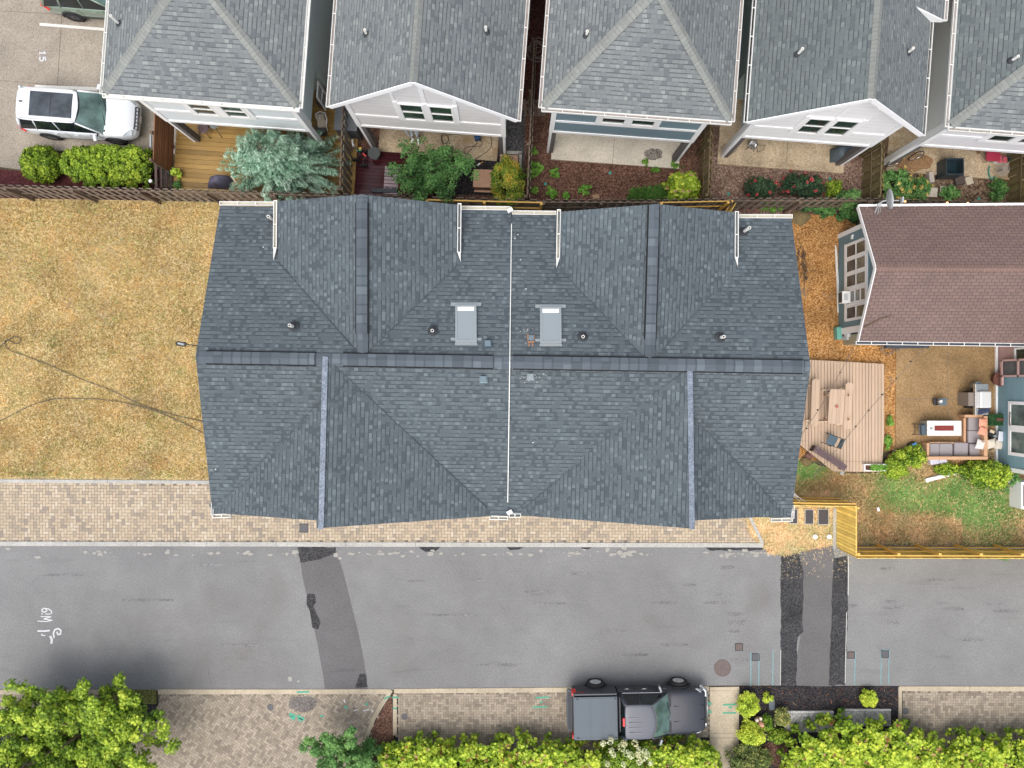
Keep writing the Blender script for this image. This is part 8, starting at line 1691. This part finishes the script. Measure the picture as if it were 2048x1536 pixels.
m.build('sides', plain('dark_teal_plastic', (.028, .045, .055), .35), tk, world=True); m = MB(); m.box(c.x - w / 2 + .05, c.y - d_ / 2 + .05, .02, c.x + w / 2 - .05, c.y + d_ / 2 - .05, .35); m.build('water', plain('dark_water', (.015, .03, .04), .08), tk, world=True)
for x, y, w, h, rz, mt, lb, hh in ((1856, 358, .22, .46, .1, (.42, .38, .34), 'pale narrow board left of the dark bin', .3), (1932, 364, .32, .36, .3, (.50, .44, .34), 'pale cushion block right of the dark bin', .25), (1915, 362, .42, .4, .2, (.08, .06, .055), 'dark box beside the pale cushion block', .2)):
    c = P(x, y, 0); m = MB(); m.rbox(c, w, h, hh, rz); tag(bevel(m.build('garden_box', plain('gb' + lb[:6], mt, .8, var=.2), org=c), .02), lb, 'box')
for x, y, w, h, lb in ((1861, 385, .58, .42, 'pale paving slab nearest the golden cone shrub'), (1893, 381, .62, .36, 'pale paving slab partly under the bluish plant')):
    c = P(x, y, 0); m = MB(); m.rbox(c, w, h, .05, R(-3)); tag(bevel(m.build('paving_slab', M_SLABW, org=c), .01), lb, 'paving slab')
rc = thing('red_chair', 'red folding camp chair under the lavender house', 'chair', P(1975, 318, .06)); m = MB(); m.rbox((0, 0, .35), .6, .42, .04, -.05); m.build('seat', plain('crimson_fabric', (.38, .03, .07), .8), rc)
for x in (-.27, .27):
    for y in (-.18, .18): m = MB(); m.tube([(x, y, 0), (-x * .6, y, .4)], .012, 6); m.build('leg', M_STEEL, rc)
c = P(1994, 323, .06); m = MB(); m.rbox(c + Vector((0, 0, .3)), .40, .32, .08, 0, 0); m.rbox(c, .34, .26, .3, 0, 1); tag(bevel(m.build('red_cooler', [plain('faded_red', (.50, .10, .13), .5), M_WHITE], org=c), .03), 'small red topped cooler beside the camp chair', 'cooler')
fn = thing('standing_fan', 'round wire fan or basket at the corner of the lavender porch', 'fan', P(1993, 344)); m = MB()
for r_ in (.08, .14, .2, .26, .30): m.tube([(r_ * math.cos(6.283 * k / 24), r_ * math.sin(6.283 * k / 24), .5 - r_ * .3) for k in range(25)], .007, 5)
for k in range(16): t = 6.283 * k / 16; m.tube([(0, 0, .5), (.3 * math.cos(t), .3 * math.sin(t), .41)], .005, 4)
m.build('cage', plain('pale_wire_metal', (.48, .45, .43), .4, .4), fn); m = MB(); m.lathe((0, 0, 0), [(.18, 0), (.03, .05), (.03, .4)], 14); m.build('base', M_BLACK, fn)
m = MB(); pts = smooth_pts([(1980, 332), (1977, 340), (1979, 352), (1984, 358), (1990, 352)]); m.tube([P(x, y, .1) for x, y in pts], .03, 6); tag(m.build('hose', plain('green_hose', (.03, .25, .19), .5), org=P(1979, 345)), 'short green hose beside the wire basket', 'hose')
c = P(2012, 318, .06); m = MB(); pts = [P(2012 + 8 * math.cos(t * .7), 318 + 6 * math.sin(t * .7), .06 + t * .012) for t in range(36)]; m.tube(pts, .02, 6); tag(m.build('hose_coil', plain('dark_green_hose', (.02, .07, .07), .5), org=c), 'dark green hose coil beside the red cooler', 'hose')
# ------------------------------------------------------------------ bottom strip objects
for x0, y0, x1, y1, lb in ((1567, 1420, 1665, 1462, 'left weathered concrete slab in the black mulch'), (1677, 1416, 1779, 1450, 'right pale concrete slab in the black mulch')):
    a, b = P(x0, y1, 0), P(x1, y0, 0); rt = thing('concrete_slab', lb, 'slab', (a + b) / 2); m = MB(); mid = (a.x + b.x) / 2; m.box(a.x, a.y, 0, mid - .006, b.y, .13); m.box(mid + .006, a.y, 0, b.x, b.y, .13); bevel(m.build('body', speckle('weathered_slab' + lb[:4], ((.22, .21, .20), (.34, .33, .31), (.50, .50, .48)), 24, 1.2, .3), rt, world=True), .02)
    m = MB(); m.box(a.x, b.y - .045, .13, b.x, b.y - .004, .134); m.build('worn_edge', plain('chalky_edge', (.62, .62, .61), .9, var=.2), rt, world=True)
gn = thing('garden_ornament', 'peach and white garden ornament among the gold shrubs', 'ornament', P(1515, 1438)); m = MB(); m.lathe((0, 0, 0), [(.14, 0), (.17, .2), (.1, .4), (.12, .5), (.08, .62), (.02, .66)], 14); m.build('body', plain('peach_clay', (.62, .34, .22), .6, var=.2), gn, True); m = MB(); m.rbox((-.16, .12, .3), .14, .12, .12, .4, 0); m.rbox((0, .20, .34), .1, .12, .1, .1, 0); m.build('wing', plain('cream_clay', (.7, .62, .5), .6), gn)
c = P(1543, 1408, 0); m = MB(); m.rbox(c, .26, .5, .05, .1); tag(m.build('slate_tile', plain('blue_slate', (.10, .12, .14), .6, var=.25), org=c), 'dark slate tile in the black mulch', 'tile')
c = P(1549, 1440, 0); m = MB(); m.tube([c, P(1550, 1452, .6)], .02, 6); tag(m.build('garden_stake', M_PALEW, org=c), 'pale stake between the gold shrubs', 'stake')
c = P(250, 1419, .02); m = MB(); m.mesh([(c.x - .35, c.y - .22, .5), (c.x - .2, c.y - .28, .52), (c.x + .38, c.y + .25, .55), (c.x + .25, c.y + .30, .52)], [(0, 1, 2, 3)]); o = m.build('yard_sign', plain('pale_sign', (.60, .58, .66), .5, var=.2), org=c); q = o.modifiers.new('s', 'SOLIDIFY'); q.thickness = .02; tag(o, 'white sign board seen through the maple leaves', 'sign')
m = MB(); m.tube([P(1583, 983, 1.6), P(1606, 1001, 1.2)], .012, 5); m.tube([P(1580, 985, 1.6), P(1600, 1003, 1.2)], .012, 5); m.tube([P(1594, 1012, 1.2), P(1602, 996, 1.4)], .01, 5); m.tube([P(1578, 985, 1.4), P(1612, 1003, 1.0)], .014, 5); tag(m.build('rope_bundle', M_WHITE, org=P(1595, 995)), 'white cords hanging beside the duplex corner over the yellow fence', 'cord')
